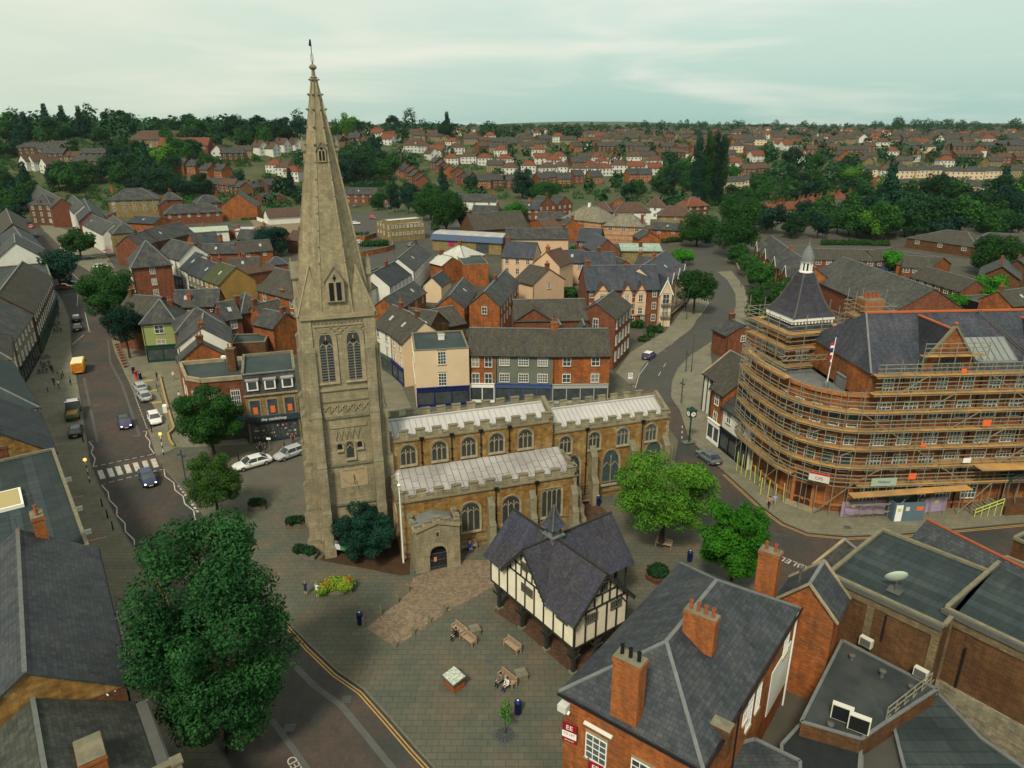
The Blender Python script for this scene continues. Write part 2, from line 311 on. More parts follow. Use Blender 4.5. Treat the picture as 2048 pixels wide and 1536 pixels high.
# windows
WC = {}; WRND = random.Random(3); GLV = [mat('glass_sky_lit', (.10,.13,.13), rough=.1, spec=.9, c2=(.05,.07,.075), sc=1.5), mat('glass_net_curtain', (.22,.22,.2), rough=.3, spec=.5, c2=(.12,.125,.12), sc=2), mat('glass_drawn_blind', (.3,.27,.2), rough=.4, c2=(.2,.18,.14), sc=1)]
def win_mesh(w, h, style, fm, gm, sill=TRIM):
 k = (round(w, 2), round(h, 2), style, fm.name, gm.name)
 if k in WC: return WC[k]
 a = MB(); t = .07; d = .07
 if style == 'sash': nx, nz = 2, 2
 elif style == 'geo': nx, nz = 3, 4
 elif style == 'case': nx, nz = 2, 1
 elif style == 'tri': nx, nz = 3, 1
 elif style == 'wide': nx, nz = 4, 3
 elif style == 'one': nx, nz = 1, 1
 elif style == 'cross': nx, nz = 2, 2
 else: nx, nz = 2, 2
 a.box(-w/2-t, -w/2, -d, 0, -t, h+t, fm); a.box(w/2, w/2+t, -d, 0, -t, h+t, fm)
 a.box(-w/2, w/2, -d, 0, h, h+t, fm); a.box(-w/2, w/2, -d, 0, -t, 0, fm)
 for i in range(1, nx): x = -w/2 + w*i/nx; a.box(x-.025, x+.025, -d+.02, -.015, 0, h, fm)
 for i in range(1, nz): z = h*i/nz; a.box(-w/2, w/2, -d+.026, -.012, z-.025, z+.025, fm)
 a.box(-w/2-.14, w/2+.14, -.14, .0, -t-.09, -t-.002, sill)
 if style != 'one': a.box(-w/2-.1, w/2+.1, -.035, .0, h+t+.003, h+t+.22, sill)
 f = a.mesh('window'); b = MB(); b.poly([(-w/2,-.02,0),(w/2,-.02,0),(w/2,-.02,h),(-w/2,-.02,h)], gm); WC[k] = (f, b.mesh('pane')); return WC[k]
def window(parent, x, y, z, face_rz, w=1.0, h=1.5, style='sash', fm=WFRAME, gm=GLASS, sill=TRIM, pane=True):
 if gm is GLASS and WRND.random() < .35: gm = WRND.choice(GLV)
 f, p = win_mesh(w, h, style, fm, gm, sill)
 o = obj('window', f, parent, (x, y, z), face_rz); obj('pane', p, o); return o
PALESK = mat('skylight_glass', (.3,.33,.33), kind='plain', rough=.2)
# building in its own frame: x along the front, y going back
FACES = {'F': 0.0, 'R': math.pi/2, 'K': math.pi, 'L': -math.pi/2}
def fpos(face, u, L_, D):
 return {'F': (u, 0), 'R': (L_, u), 'K': (L_ - u, D), 'L': (0, D - u)}[face]
def roof_parts(b, kind, L_, D, z, rh, rm, ov=.3, ridge=None, axis='x', wall=None, wm=None, par=.5):
 rd = ridge or LEADD
 if kind == 'flat':
  a = MB(); a.box(.25, L_-.25, .25, D-.25, z-.35, z-.1, rm); r = a.build('roof', b)
  p = MB(); t = .28
  for x0, x1, y0, y1 in ((-.05,L_+.05,-.05,t),(-.05,L_+.05,D-t,D+.05),(-.05,t,t,D-t),(L_-t,L_+.05,t,D-t)): p.box(x0, x1, y0, y1, z, z+par*.3, TRIMD)
  p.build('coping', b); return r
 if axis == 'y': Lr, Dr = D, L_
 else: Lr, Dr = L_, D
 def P(x, y, zz): return (x, y, zz) if axis == 'x' else (L_ - y, x, zz)
 a = MB(); c = MB(); t = .16
 if kind == 'gable':
  s = rh / (Dr / 2); zl = z - s * ov
  for sg in (0, 1):
   y0 = -ov if sg == 0 else Dr + ov; y1 = Dr / 2
   pts = [P(-ov*.6, y0, zl+.02), P(Lr+ov*.6, y0, zl+.02), P(Lr+ov*.6, y1, z+rh+.02), P(-ov*.6, y1, z+rh+.02)]
   if sg: pts = [pts[1], pts[0], pts[3], pts[2]]
   a.hexa([*pts, *[(x, yy, zz + t) for x, yy, zz in pts]], rm)
  c.bar(P(-ov*.6, Dr/2, z+rh+t+.05), P(Lr+ov*.6, Dr/2, z+rh+t+.05), .26, rd, .12)
 elif kind in ('hip', 'pyr'):
  k = min(Dr, Lr) / 2
  if kind == 'pyr': k = Lr / 2
  e = [P(-ov,-ov,z), P(Lr+ov,-ov,z), P(Lr+ov,Dr+ov,z), P(-ov,Dr+ov,z)]; e2 = [(x, y, zz+.12) for x, y, zz in e]
  r0 = P(min(k, Lr/2), Dr/2, z+rh+.12); r1 = P(max(Lr-k, Lr/2), Dr/2, z+rh+.12)
  for j in range(4): a.poly([e[j], e[(j+1)%4], e2[(j+1)%4], e2[j]], WFRAME if False else rm)
  a.poly(list(reversed(e)), rm)
  a.poly([e2[0], e2[1], r1, r0], rm); a.poly([e2[1], e2[2], r1], rm); a.poly([e2[2], e2[3], r0, r1], rm); a.poly([e2[3], e2[0], r0], rm)
  for j, r in ((0,r0),(3,r0),(1,r1),(2,r1)): c.bar(e2[j], r, .24, rd, .1)
  if Lr > 2*k + .1: c.bar(r0, r1, .26, rd, .12)
 elif kind == 'mono':
  pts = [(-ov,-ov,z-ov*rh/D+.02),(L_+ov,-ov,z-ov*rh/D+.02),(L_+ov,D,z+rh+.02),(-ov,D,z+rh+.02)]
  a.hexa([*pts, *[(x, y, zz+t) for x, y, zz in pts]], rm)
 r = a.build('roof', b)
 if c.f: c.build('ridge_tiles', b)
 return r
def chimney(roof, x, y, z0, z1, w=.9, d=.6, m=BRICK, pots=2, rz=0.0, potm=None):
 a = MB(); a.box(-w/2, w/2, -d/2, d/2, 0, z1-z0, m); a.box(-w/2-.06, w/2+.06, -d/2-.06, d/2+.06, z1-z0-.28, z1-z0-.08, m)
 a.box(-w/2-.03, w/2+.03, -d/2-.03, d/2+.03, z1-z0, z1-z0+.06, TRIMD)
 o = a.build('chimney', roof, loc=(x, y, z0), rz=rz)
 for i in range(pots):
  c = MB(); c.lathe([(.13, 0), (.11, .5), (.14, .5), (.14, .62), (.09, .62), (.08, .3)], potm or TERRA, n=8)
  c.build('chimney_pot', o, loc=((i + .5) / pots * (w - .1) - (w - .1) / 2, 0, z1 - z0 + .06))
 if potm is None and z1 < 16 and WRND.random() < .45:
  c = MB(); c.tube((0,0,0),(0,0,1.7),.025,STEELD,n=5); c.bar((-.55,0,1.6),(.55,0,1.6),.03,STEELD); [c.bar((-.5+i*.25,-.22+i*.02,1.6),(-.5+i*.25,.22-i*.02,1.6),.02,STEELD) for i in range(5)]; c.build('aerial', o, loc=(w*.4,0,z1-z0), rz=WRND.uniform(0,3))
 return o
def build(name, label, cat, k, A, B, z, D=None, C=None, roof='gable', rh=None, wm=BRICK, rm=SLATE, win=None, axis='x', chim=(), group=None,
          ov=.3, wstyle='sash', ww=.95, wh=1.45, z0=0.0, base=0.0, storey=2.8, ridge=None, gm=GLASS, sill=TRIM, shop=None, shopface='F', fm=WFRAME, gable_m=None, first=0.9, coping=None, clutter=True):
 """front eave corners A, B (zoom k pixels) at height z; C = far corner pixel or D = depth in metres"""
 a = g(k, *A, z); b = g(k, *B, z); d = b - a; L_ = d.length; d.normalize(); n = Vector((-d.y, d.x, 0))
 if C: c = g(k, *C, z); D = (c - a).dot(n)
 rz = math.atan2(d.y, d.x)
 return build_at(name, label, cat, (a.x, a.y), rz, L_, D, z, roof, rh, wm, rm, win, axis, chim, group, ov, wstyle, ww, wh, storey, ridge, gm, sill, shop, shopface, fm, gable_m, first, base, coping, clutter)
def build_at(name, label, cat, o, rz, L_, D, z, roof='gable', rh=None, wm=BRICK, rm=SLATE, win=None, axis='x', chim=(), group=None, ov=.3, wstyle='sash',
             ww=.95, wh=1.45, storey=2.8, ridge=None, gm=GLASS, sill=TRIM, shop=None, shopface='F', fm=WFRAME, gable_m=None, first=0.9, base=0.0, coping=None, clutter=True):
 t = thing(name, label, cat, (o[0], o[1], base), rz, group)
 span = D if axis == 'x' else L_
 if rh is None: rh = {'flat': 0, 'mono': D * .3}.get(roof, span / 2 * .8)
 w = MB()
 for x0, y0, x1, y1 in ((0,0,L_,0),(L_,0,L_,D),(L_,D,0,D),(0,D,0,0)): w.poly([(x0,y0,-1),(x1,y1,-1),(x1,y1,z),(x0,y0,z)], wm)
 if roof == 'gable':
  gm_ = gable_m or wm
  if axis == 'x': w.poly([(L_,0,z),(L_,D,z),(L_,D/2,z+rh)], gm_); w.poly([(0,D,z),(0,0,z),(0,D/2,z+rh)], gm_)
  else: w.poly([(0,0,z),(L_,0,z),(L_/2,0,z+rh)], gm_); w.poly([(L_,D,z),(0,D,z),(L_/2,D,z+rh)], gm_)
 if roof == 'mono': w.poly([(L_,0,z),(L_,D,z),(L_,D,z+rh)], wm); w.poly([(0,D,z),(0,0,z),(0,D,z+rh)], wm); w.poly([(L_,D,z),(0,D,z),(0,D,z+rh),(L_,D,z+rh)], wm)
 w.build('wall', t)
 r = roof_parts(t, roof, L_, D, z, rh, rm, ov, ridge, axis)
 for fc, spec in (win or {}).items():
  rows, cols = spec[0], spec[1]; W_ = spec[2] if len(spec) > 2 else ww; H_ = spec[3] if len(spec) > 3 else wh
  fl = L_ if fc in 'FK' else D; top = z - .35
  zs = [top - H_ - (rows - 1 - i) * storey for i in range(rows)]
  for zz in zs:
   for j in range(cols):
    u = fl * (j + .5) / cols; x, y = fpos(fc, u, L_, D)
    window(t, x, y, zz, FACES[fc], W_, H_, wstyle, fm, gm, sill)
 for c in chim:
  x, y, up = c[0] * L_, c[1] * D, c[2]; cw = c[3] if len(c) > 3 else .9; cd = c[4] if len(c) > 4 else .55; po = c[5] if len(c) > 5 else 2
  chimney(r, x, y, z - .3, z + up, cw, cd, c[6] if len(c) > 6 else BRICK, po)
 if clutter and z > 3.5 and roof != 'flat':
  rr = random.Random(int(abs(o[0]*7+o[1]*13))+len(label))
  if not chim and L_ > 5 and rr.random() < .75: chimney(r, L_*rr.choice([.06,.94,.5]) if axis == 'x' else L_*.5, D*.5 if axis == 'x' else D*rr.choice([.1,.9]), z+rh*.6, z+rh+1.3, 1.1, .6, rr.choice([BRICK,BRICKO,BRICKD]), 2)
  if rr.random() < .4 and roof == 'gable' and axis == 'x':
   a = MB(); u = L_*rr.uniform(.2,.8); v = D*.25; zz = z+rh*.5+.2; s = rh/(D/2); a.hexa([(u-.35,v-.4,zz-.4*s),(u+.35,v-.4,zz-.4*s),(u+.35,v+.4,zz+.4*s),(u-.35,v+.4,zz+.4*s),(u-.35,v-.4,zz-.4*s+.1),(u+.35,v-.4,zz-.4*s+.1),(u+.35,v+.4,zz+.4*s+.1),(u-.35,v+.4,zz+.4*s+.1)], PALESK); a.build('skylight', r)
  a = MB(); a.bar((-.2,-ov-.05,z-.12),(L_+.2,-ov-.05,z-.12),.12,BLACK,.1) if axis == 'x' or roof == 'hip' else a.bar((-ov-.05,0,z-.12),(-ov-.05,D,z-.12),.12,BLACK,.1); a.build('gutter', t)
  a = MB(); a.tube((.25,-.08,0),(.25,-.08,z-.1),.05,BLACK,n=6); a.build('drainpipe', t)
 if shop:
  fasc, txt = shop[0], shop[1]; fl = L_ if shopface in 'FK' else D; x, y = fpos(shopface, fl/2, L_, D)
  a = MB(); a.box(-fl/2+.1, fl/2-.1, -.22, -.002, 2.6, 3.25, fasc); a.box(-fl/2+.05, fl/2-.05, -.32, -.002, 3.252, 3.33, fasc)
  n_ = max(2, int(fl / 2.2))
  for j in range(n_ + 1): xx = -fl/2 + .15 + (fl - .3) * j / n_; a.box(xx-.07, xx+.07, -.16, -.002, 0, 2.598, fasc)
  a.box(-fl/2+.22, fl/2-.22, -.14, -.002, 0, .45, fasc)
  so_ = a.build('shopfront', t, loc=(x, y, .12), rz=FACES[shopface])
  gsh = MB(); gsh.poly([(-fl/2+.2,-.06,.4),(fl/2-.2,-.06,.4),(fl/2-.2,-.06,2.6),(-fl/2+.2,-.06,2.6)], GLASS); gsh.build('display_window', so_)
  if txt:
   tm = text_mesh(txt, shop[2] if len(shop) > 2 else .5, shop[3] if len(shop) > 3 else WFRAME)
   lo = obj('lettering', tm, so_, (0, -.235, 2.92)); lo.rotation_euler = (rad(90), 0, 0)
 if coping and roof == 'gable':
  for yy in (-.12, L_ + .12) if axis == 'x' else (-.12, D + .12):
   cp = MB()
   for s0, s1 in ((0, .5), (1, .5)):
    if axis == 'x': A_ = (yy, s0 * D + (-ov if s0 == 0 else ov), z - ov * rh / (D/2) + .24); B_ = (yy, .5 * D, z + rh + .26)
    else: A_ = (s0 * L_ + (-ov if s0 == 0 else ov), yy, z - ov * rh / (L_/2) + .24); B_ = (.5 * L_, yy, z + rh + .26)
    cp.bar(A_, B_, .26, coping, .14)
   cp.build('verge_coping', t)
 return t
# trees
def leaf_mesh(name, lobes, n, size, m, seed=0, droop=0.0, sub=.5):
 """many small leaf clumps spread through the outer shells of uneven lobes; lobes = [(x,y,z,rx,rz)]"""
 rg = np.random.default_rng(seed); lobes = np.array(lobes, float); vol = lobes[:, 3] ** 2 * (lobes[:, 4] / lobes[:, 3]) ; pick = rg.choice(len(lobes), n, p=vol / vol.sum()); lb = lobes[pick]
 d = rg.normal(size=(n, 3)); d /= np.linalg.norm(d, axis=1)[:, None]
 rr = 1 - np.abs(rg.normal(size=n)) * .2; rr = np.clip(rr, .2, 1.0) * (1 + .16 * np.sin(d[:, 0] * 7 + pick) * np.sin(d[:, 1] * 8 + 1) + rg.normal(size=n) * .05)
 c = lb[:, :3] + d * np.stack([lb[:, 3], lb[:, 3], lb[:, 4]], 1) * rr[:, None]
 nr = d * .9 + rg.normal(size=(n, 3)) * .55 + np.array([0, 0, .35]); nr /= np.linalg.norm(nr, axis=1)[:, None]
 a = np.cross(nr, rg.normal(size=(n, 3))); a /= np.linalg.norm(a, axis=1)[:, None]; b = np.cross(nr, a)
 if droop: a = a * (1 - droop) + np.array([0, 0, -1.0]) * droop; c[:, 2] -= droop * rg.random(n) * size
 s = size * (.55 + rg.random(n) * .9)
 v = np.stack([c + a * s[:, None], c + b * (s * sub)[:, None] + nr * (s * .12)[:, None], c - a * s[:, None], c - b * (s * sub)[:, None] + nr * (s * .12)[:, None]], 1).reshape(-1, 3)
 me = bpy.data.meshes.new(name); me.vertices.add(n * 4); me.vertices.foreach_set('co', v.astype(np.float32).ravel())
 me.loops.add(n * 4); me.loops.foreach_set('vertex_index', np.arange(n * 4, dtype=np.int32)); me.polygons.add(n)
 me.polygons.foreach_set('loop_start', np.arange(0, n * 4, 4, dtype=np.int32)); me.polygons.foreach_set('loop_total', np.full(n, 4, np.int32))
 me.materials.append(m); me.update(); me.validate(); return me
def lobes_for(w, h0, h1, k, seed, shape='round'):
 rr = random.Random(seed); out = []; hh = h1 - h0; cz = (h0 + h1) / 2
 if shape == 'poplar':
  for i in range(k): t = (i + .5) / k; out.append((rr.uniform(-.15,.15)*w, rr.uniform(-.15,.15)*w, h0 + hh*t, w*(.34 + .5*math.sin(math.pi*min(t*.9+.08, 1)))*.5, hh/k*1.5))
  return out
 if shape == 'cone':
  for i in range(k): t = i / k; r = w/2*(1-t)**.8; an = rr.uniform(0, 6.3); out.append((math.cos(an)*r*.3, math.sin(an)*r*.3, h0 + hh*t*.95, max(r*.8,.12*w), hh/k*1.2))
  return out
 out.append((0, 0, cz, w * .33, hh * .36))
 for i in range(k):
  an = i * 2.4 + rr.uniform(-.5, .5); zt = rr.uniform(-.85, .95); ring = math.sqrt(max(0, 1 - (zt * .9) ** 2)) * rr.uniform(.6, 1.05)
  r = w * (rr.uniform(.14, .25) if k < 32 else rr.uniform(.085, .19)) * (1 - .25 * abs(zt)); out.append((math.cos(an) * ring * (w/2 - r * .6), math.sin(an) * ring * (w/2 - r * .6), cz + zt * (hh/2 - r*.5), r, r * rr.uniform(.6, .95)))
 return out
def trunk_mb(h, r, h1, w, k=5, seed=1, m=None):
 rr = random.Random(seed); a = MB(); m = m or BARK; p = Vector((0,0,-.1)); z = 0
 a.tube(p, (0,0,h*.5), r*1.25, m, r*.9, 8, False); a.tube((0,0,h*.5-.01), (rr.uniform(-.1,.1), 0, h), r*.9, m, r*.75, 8, False)
 for i in range(k):
  an = i * 2.4 + rr.uniform(-.3,.3); e = Vector((math.cos(an)*w*.3, math.sin(an)*w*.3, h + (h1-h)*rr.uniform(.35,.7))); mid = Vector((e.x*.4, e.y*.4, h + (e.z-h)*.5))
  a.tube((0,0,h*.93), mid, r*.55, m, r*.35, 6, False); a.tube(mid, e, r*.35, m, r*.1, 5, False)
 a.tube((0,0,h*.98), (0,0,h1*.85), r*.7, m, r*.1, 6, False); return a
def tree(name, label, P, w, h, hb, leaf=0, n=6000, size=.28, k=16, seed=1, shape='round', tr=None, cat='tree', group=None, droop=0.0, sx=1.0):
 t = thing(name, label, cat, P, 0.0, group)
 trunk_mb(hb + .8, tr or max(.08, w * .028), h, w, 5, seed).build('trunk', t)
 me = leaf_mesh('crown', lobes_for(w, hb, h, k, seed, shape), n, size, LEAF[leaf] if isinstance(leaf, int) else leaf, seed, droop)
 obj('crown', me, t); return t
# cars
def car_parts(L_=4.3, Wd=1.78, H=1.46, body=None, kind='hatch', lights=False, roofm=None):
 """x forward; body with bonnet, cabin and boot as lofted sections"""
 hw = Wd / 2; b = MB()
 if kind == 'saloon': prof = [(-.5,.62,.80,1),(-.47,.30,.86,1),(-.36,.24,.92,1),(-.2,.22,.93,1),(0,.22,.90,1),(.2,.22,.87,1),(.36,.24,.80,1),(.47,.30,.68,1),(.5,.40,.56,1)]
 else: prof = [(-.5,.55,.86,1),(-.48,.28,.98,1),(-.36,.24,.97,1),(-.1,.22,.94,1),(.12,.22,.92,1),(.24,.22,.90,1),(.38,.25,.82,1),(.48,.30,.70,1),(.5,.40,.58,1)]
 secs = []
 for t, z0, z1, _ in prof:
  e = 1 - .10 * (abs(t) / .5) ** 4 * 1.6; w = hw * e; x = t * L_
  secs.append([(x,-w*.90,z0),(x,-w,z0+.12),(x,-w,(z0+z1)/2+.05),(x,-w*.93,z1-.04),(x,-w*.75,z1),(x,w*.75,z1),(x,w*.93,z1-.04),(x,w,(z0+z1)/2+.05),(x,w,z0+.12),(x,w*.90,z0)])
 i = len(b.v)
 for s_ in secs: b.v.extend(s_)
 k = b.mi(body); ns = 10
 for a in range(len(secs)-1):
  for j in range(ns): b.f.append((i+a*ns+j, i+(a+1)*ns+j, i+(a+1)*ns+(j+1)%ns, i+a*ns+(j+1)%ns)); b.m.append(k)
 b.f.append(tuple(range(i, i+ns))); b.m.append(k); e = i+(len(secs)-1)*ns; b.f.append(tuple(e+ns-1-j for j in range(ns))); b.m.append(k)
 # cabin: roof panel in body colour, glass below
 if kind == 'saloon': cx = (-.40, -.23, .07, .24)
 elif kind == 'suv': cx = (-.47, -.40, .08, .22)
 else: cx = (-.46, -.36, .08, .25)
 zb = .90; x0, x1, x2, x3 = [c * L_ for c in cx]; wb = hw * .90; wt = hw * .72; g_ = MB()
 lo = [(x0,-wb,zb),(x3,-wb,zb-.04),(x3,wb,zb-.04),(x0,wb,zb)]; hi = [(x1,-wt,H-.05),(x2,-wt,H-.05),(x2,wt,H-.05),(x1,wt,H-.05)]
 g_.hexa(lo + hi, GLASS)
 r = MB(); rm = roofm or body; r.hexa([(x1-.04,-wt-.02,H-.06),(x2+.04,-wt-.02,H-.06),(x2+.04,wt+.02,H-.06),(x1-.04,wt+.02,H-.06),(x1+.12,-wt*.8,H),(x2-.2,-wt*.8,H),(x2-.2,wt*.8,H),(x1+.12,wt*.8,H)], rm)
 for sy in (-1, 1):
  for p0, p1 in ((lo[0], hi[0]), (lo[1], hi[1])): r.bar((p0[0], sy*wb, p0[2]), (p1[0], sy*(wt+.01), p1[2]), .07, body)
  xm = (x1 + x2) / 2 - .05; r.bar((xm, sy*(wb+.005), zb), (xm, sy*(wt+.01), H-.05), .07, body)
 return b, g_, r, hw
def car(label, P, rz, body, kind='hatch', L_=4.3, Wd=1.78, H=1.46, lights=False, roofm=None, group=None, cat='car', name='parked_car'):
 t = thing(name, label, cat, P, rz, group); b, g_, r, hw = car_parts(L_, Wd, H, body, kind, lights, roofm)
 bo = b.build('body', t, smooth=True); g_.build('cabin_glass', t); r.build('car_roof', t)
 for sx in (-1, 1):
  for sy in (-1, 1):
   w = MB(); w.tube((0,-.1,0),(0,.1,0), .32, RUBBER, n=14); wo_ = w.build('wheel', t, loc=(sx*L_*.305, sy*(hw-.09), .32))
   m = MB(); m.tube((0,sy*.09,0),(0,sy*.115,0), .2, ALLOY, n=10); m.build('rim', wo_)
 for sy in (-1, 1):
  h = MB(); h.ball((0,0,0), .15, LAMPON if lights else ALLOY, 8, .6); h.build('headlight', t, loc=(L_*.465, sy*hw*.66, .64))
  h = MB(); h.box(-.04,.03,-.13,.13,-.09,.09, REDL); h.build('tail_light', t, loc=(-L_*.49, sy*hw*.68, .78))
  h = MB(); h.tbox(-.09,.09,-.1,.1,0,.13,.02, body); h.build('door_mirror', t, loc=(L_*.16, sy*(hw+.06), .93))
 for s_, z in ((1,.42),(-1,.55)):
  h = MB(); h.box(-.012,.012,-.26,.26,-.055,.055, PLATE); h.build('number_plate', t, loc=(s_*L_*.503, 0, z))
 return t
# people
def skin_body(name, joints, edges, cols, smoothlv=1):
 """joints: [(x,y,z,r)], one skinned surface; cols(co)->material index list"""
 me = bpy.data.meshes.new(name); me.from_pydata([j[:3] for j in joints], edges, []); o = bpy.data.objects.new(name, me); COL.objects.link(o)
 bpy.context.view_layer.objects.active = o
 sk = o.modifiers.new('s', 'SKIN'); sk.use_smooth_shade = True
 for i, j in enumerate(joints): me.skin_vertices[0].data[i].radius = (j[3], j[3] * (j[4] if len(j) > 4 else 1)); 
 me.skin_vertices[0].data[0].use_root = True
 sb = o.modifiers.new('u', 'SUBSURF'); sb.levels = smoothlv; sb.render_levels = smoothlv
 bpy.context.view_layer.update()
 m2_ = bpy.data.meshes.new_from_object(o.evaluated_get(bpy.context.evaluated_depsgraph_get())); bpy.data.objects.remove(o); m2_.name = name; return m2_
def person(label, P, rz, top, legs, hair, pose='stand', skirt=False, sleeve=False, cat='person', group=None, h=1.7, bare=False):
 """faces +x in its own frame; pose stand / walk / sit"""
 t = thing('person', label, cat, P, rz, group); s = h / 1.75; J = []; E_ = []
 def j(x, y, z, r, f=1): J.append((x*s, y*s, z*s, r*s, f)); return len(J) - 1
 def c(*i): E_.extend([(i[a], i[a+1]) for a in range(len(i)-1)])
 sit = pose == 'sit'; dz = -.47 if sit else 0
 pel = j(0,0,.95+dz,.135,.85); wa = j(0,0,1.1+dz,.115,.85); ch = j(.01,0,1.3+dz,.145,.75); nk = j(0,0,1.46+dz,.055); hd = j(.02,0,1.58+dz,.085,1.05); tp = j(.01,0,1.68+dz,.075)
 c(pel, wa, ch, nk, hd, tp)
 for sy in (-1, 1):
  if sit: hip = j(.05,sy*.09,.93+dz,.095); kn = j(.46,sy*.11,.5,.062); an = j(.45,sy*.12,.1,.045); toe = j(.6,sy*.13,.04,.04); c(pel, hip, kn, an, toe)
  else:
   f = (.24 * sy) if pose == 'walk' else 0.0
   hip = j(.0,sy*.09,.88,.09); kn = j(f*.6+.03,sy*.1,.5,.06); an = j(f,sy*.1,.1,.042); toe = j(f+.15,sy*.12,.035,.038); c(pel, hip, kn, an, toe)
  sh = j(0,sy*.18,1.42+dz,.06)
  if sit: el = j(.06,sy*.24,1.15+dz,.045); wr = j(.26,sy*.15,1.03+dz,.032); ha = j(.33,sy*.12,1.02+dz,.035,.6)
  elif pose == 'reach': el = j(.16,sy*.24,1.22,.045); wr = j(.36,sy*.2,1.2,.032); ha = j(.45,sy*.18,1.2,.035,.6)
  else: el = j(-.03-.05*sy*(pose=='walk'),sy*.25,1.16,.045); wr = j(.05-.14*sy*(pose=='walk'),sy*.27,.92,.032); ha = j(.07-.16*sy*(pose=='walk'),sy*.27,.83,.035,.6)
  c(ch, sh, el, wr, ha)
  for q_ in range(4): fi = j(J[ha][0]/s+(.07 if sit else .015*(q_-1.5)+.01), J[ha][1]/s+(.015*(q_-1.5) if sit else 0), J[ha][2]/s-(.01 if sit else .085-.008*abs(q_-1.3)), .009); c(ha, fi)
  th = j(J[wr][0]/s+.05, J[wr][1]/s-sy*.02, J[wr][2]/s-(.0 if sit else .05), .01); c(wr, th)
 me = skin_body('body', J, E_, None)
 mats_ = [SKIN, top, legs, BLACK]
 for m_ in mats_: me.materials.append(m_)
 zt = (1.47 + dz) * s; hipz = (1.0 + dz) * s; idx = []
 for p in me.polygons:
  x, y, z = p.center; k = 1
  if z > zt: k = 0
  elif z < .09 * s: k = 3
  elif sit and (z < .52*s) : k = 2
  elif not sit and z < hipz and abs(y) < .2*s: k = 2
  if abs(y) > .2*s and z < (1.1 if sleeve else 1.22)*s + dz*s and z > .6*s + dz*s and not sit: k = 0 if z < (.9 if sleeve else 1.2)*s else 1
  if bare and not sit and z < .5*s and k == 2: k = 0
  if sit and x > .27*s and z > .52*s and z < .62*s: k = 0
  idx.append(k)
 me.polygons.foreach_set('material_index', idx); me.polygons.foreach_set('use_smooth', [True]*len(me.polygons)); b = obj('body', me, t)
 hz_ = (1.6 + dz) * s; hm = MB()
 hm.lathe([(.001,.125*s),(.075*s,.1*s),(.108*s,.03*s),(.105*s,-.04*s),(.06*s,-.09*s)][::-1], hair, (-.018*s,0,hz_+.005), 10); hm.build('hair', b, smooth=True)
 f = MB(); f.bar((.095*s,0,hz_-.0),(.118*s,0,hz_-.03), .022*s, SKIN); f.build('nose', b)
 for sy in (-1,1): e = MB(); e.ball((.088*s,sy*.032*s,hz_+.005),.011*s,BLACK,6); e.build('eye', b)
 if skirt: k = MB(); k.lathe([(.25*s,.5*s),(.2*s,.75*s),(.13*s,1.05*s)], legs, n=10, sy=1.0); k.build('skirt', b, smooth=True)
 return t
# land, roads, pavements
def terrain():
 xs = sorted(set([-60,-40,-20,0,20,40,60] + [int(v) for v in np.concatenate([-np.geomspace(60, 5200, 34), np.geomspace(60, 5200, 34)])])); ys = sorted(set([-30,0,20,60,100,150,200,240] + [int(v) for v in np.concatenate([np.linspace(260, 1000, 30), np.geomspace(1000, 9000, 16)])]))
 v = []; f = []
 for y in ys:
  for x in xs:
   far = 0
   if y > 2500: far = (18 * math.sin(x * .0011 + 1) + 10 * math.sin(x * .0027)) * sm((y - 2500) / 3000)
   v.append((x, y, T(x, y) - .03 + far))
 n = len(xs)
 for j in range(len(ys) - 1):
  for i in range(n - 1): f.append((j*n+i, j*n+i+1, (j+1)*n+i+1, (j+1)*n+i))
 me = bpy.data.meshes.new('ground'); me.from_pydata(v, [], f); me.materials.append(FIELD); me.materials.append(GRASS)
 for p in me.polygons: p.material_index = 0 if p.center.y < 330 else 1
 metric_uv(me); structure(obj('ground', me))
terrain()
def sheet(name, pts, z, m, thick=0.0, side=None):
 a = MB(); P = [(p[0], p[1]) for p in pts]
 ar = sum(P[i][0]*P[(i+1)%len(P)][1] - P[(i+1)%len(P)][0]*P[i][1] for i in range(len(P)))
 if ar < 0: P.reverse()
 if thick: a.prism(P, z - thick, z, m, side or KERB)
 else: a.poly([(x, y, z) for x, y in P], m)
 return structure(a.build(name))
pp = lambda *pts: [G(x, y) for x, y in pts]
HL = gl('A', [(150,40),(205,150),(240,290),(262,420)]) + gl('I', [(640,-190),(712,0),(725,150),(728,330),(790,640),(880,1200),(910,1420)]) + gl('O', [(745,160),(800,290),(1000,680),(1100,830),(1280,1170)]) + pp((360,1340),(412,1464),(460,1540),(520,1660))
HR = gl('A', [(215,30),(330,160),(430,290),(620,480),(760,640),(1010,790)]) + gl('I', [(1130,150),(1175,330),(1330,660),(1380,780),(1560,860),(1660,1080),(1515,1130),(1600,1400),(1660,1530)]) + gl('O', [(1310,130),(1430,270),(1640,520),(1775,770)]) + pp((470,1110),(520,1180),(570,1240)) + gl('Q', [(230,640),(430,830),(620,960),(800,1160),(1000,1390),(1130,1530)]) + pp((940,1640))
sheet('high_street', HL + HR[::-1], .012, ROADR)
CL = gl('G', [(985,1280),(960,1311)]) + gl('R', [(850,120),(830,170),(700,380),(540,500),(340,650),(280,760),(262,835)])
CR = gl('G', [(1110,1240),(1140,1311)]) + gl('R', [(975,0),(1040,110),(1045,200),(1000,330),(890,455),(700,580),(600,680),(555,780),(545,900),(580,960)])
sheet('northampton_road', CL + CR[::-1], .012, ASPHN)
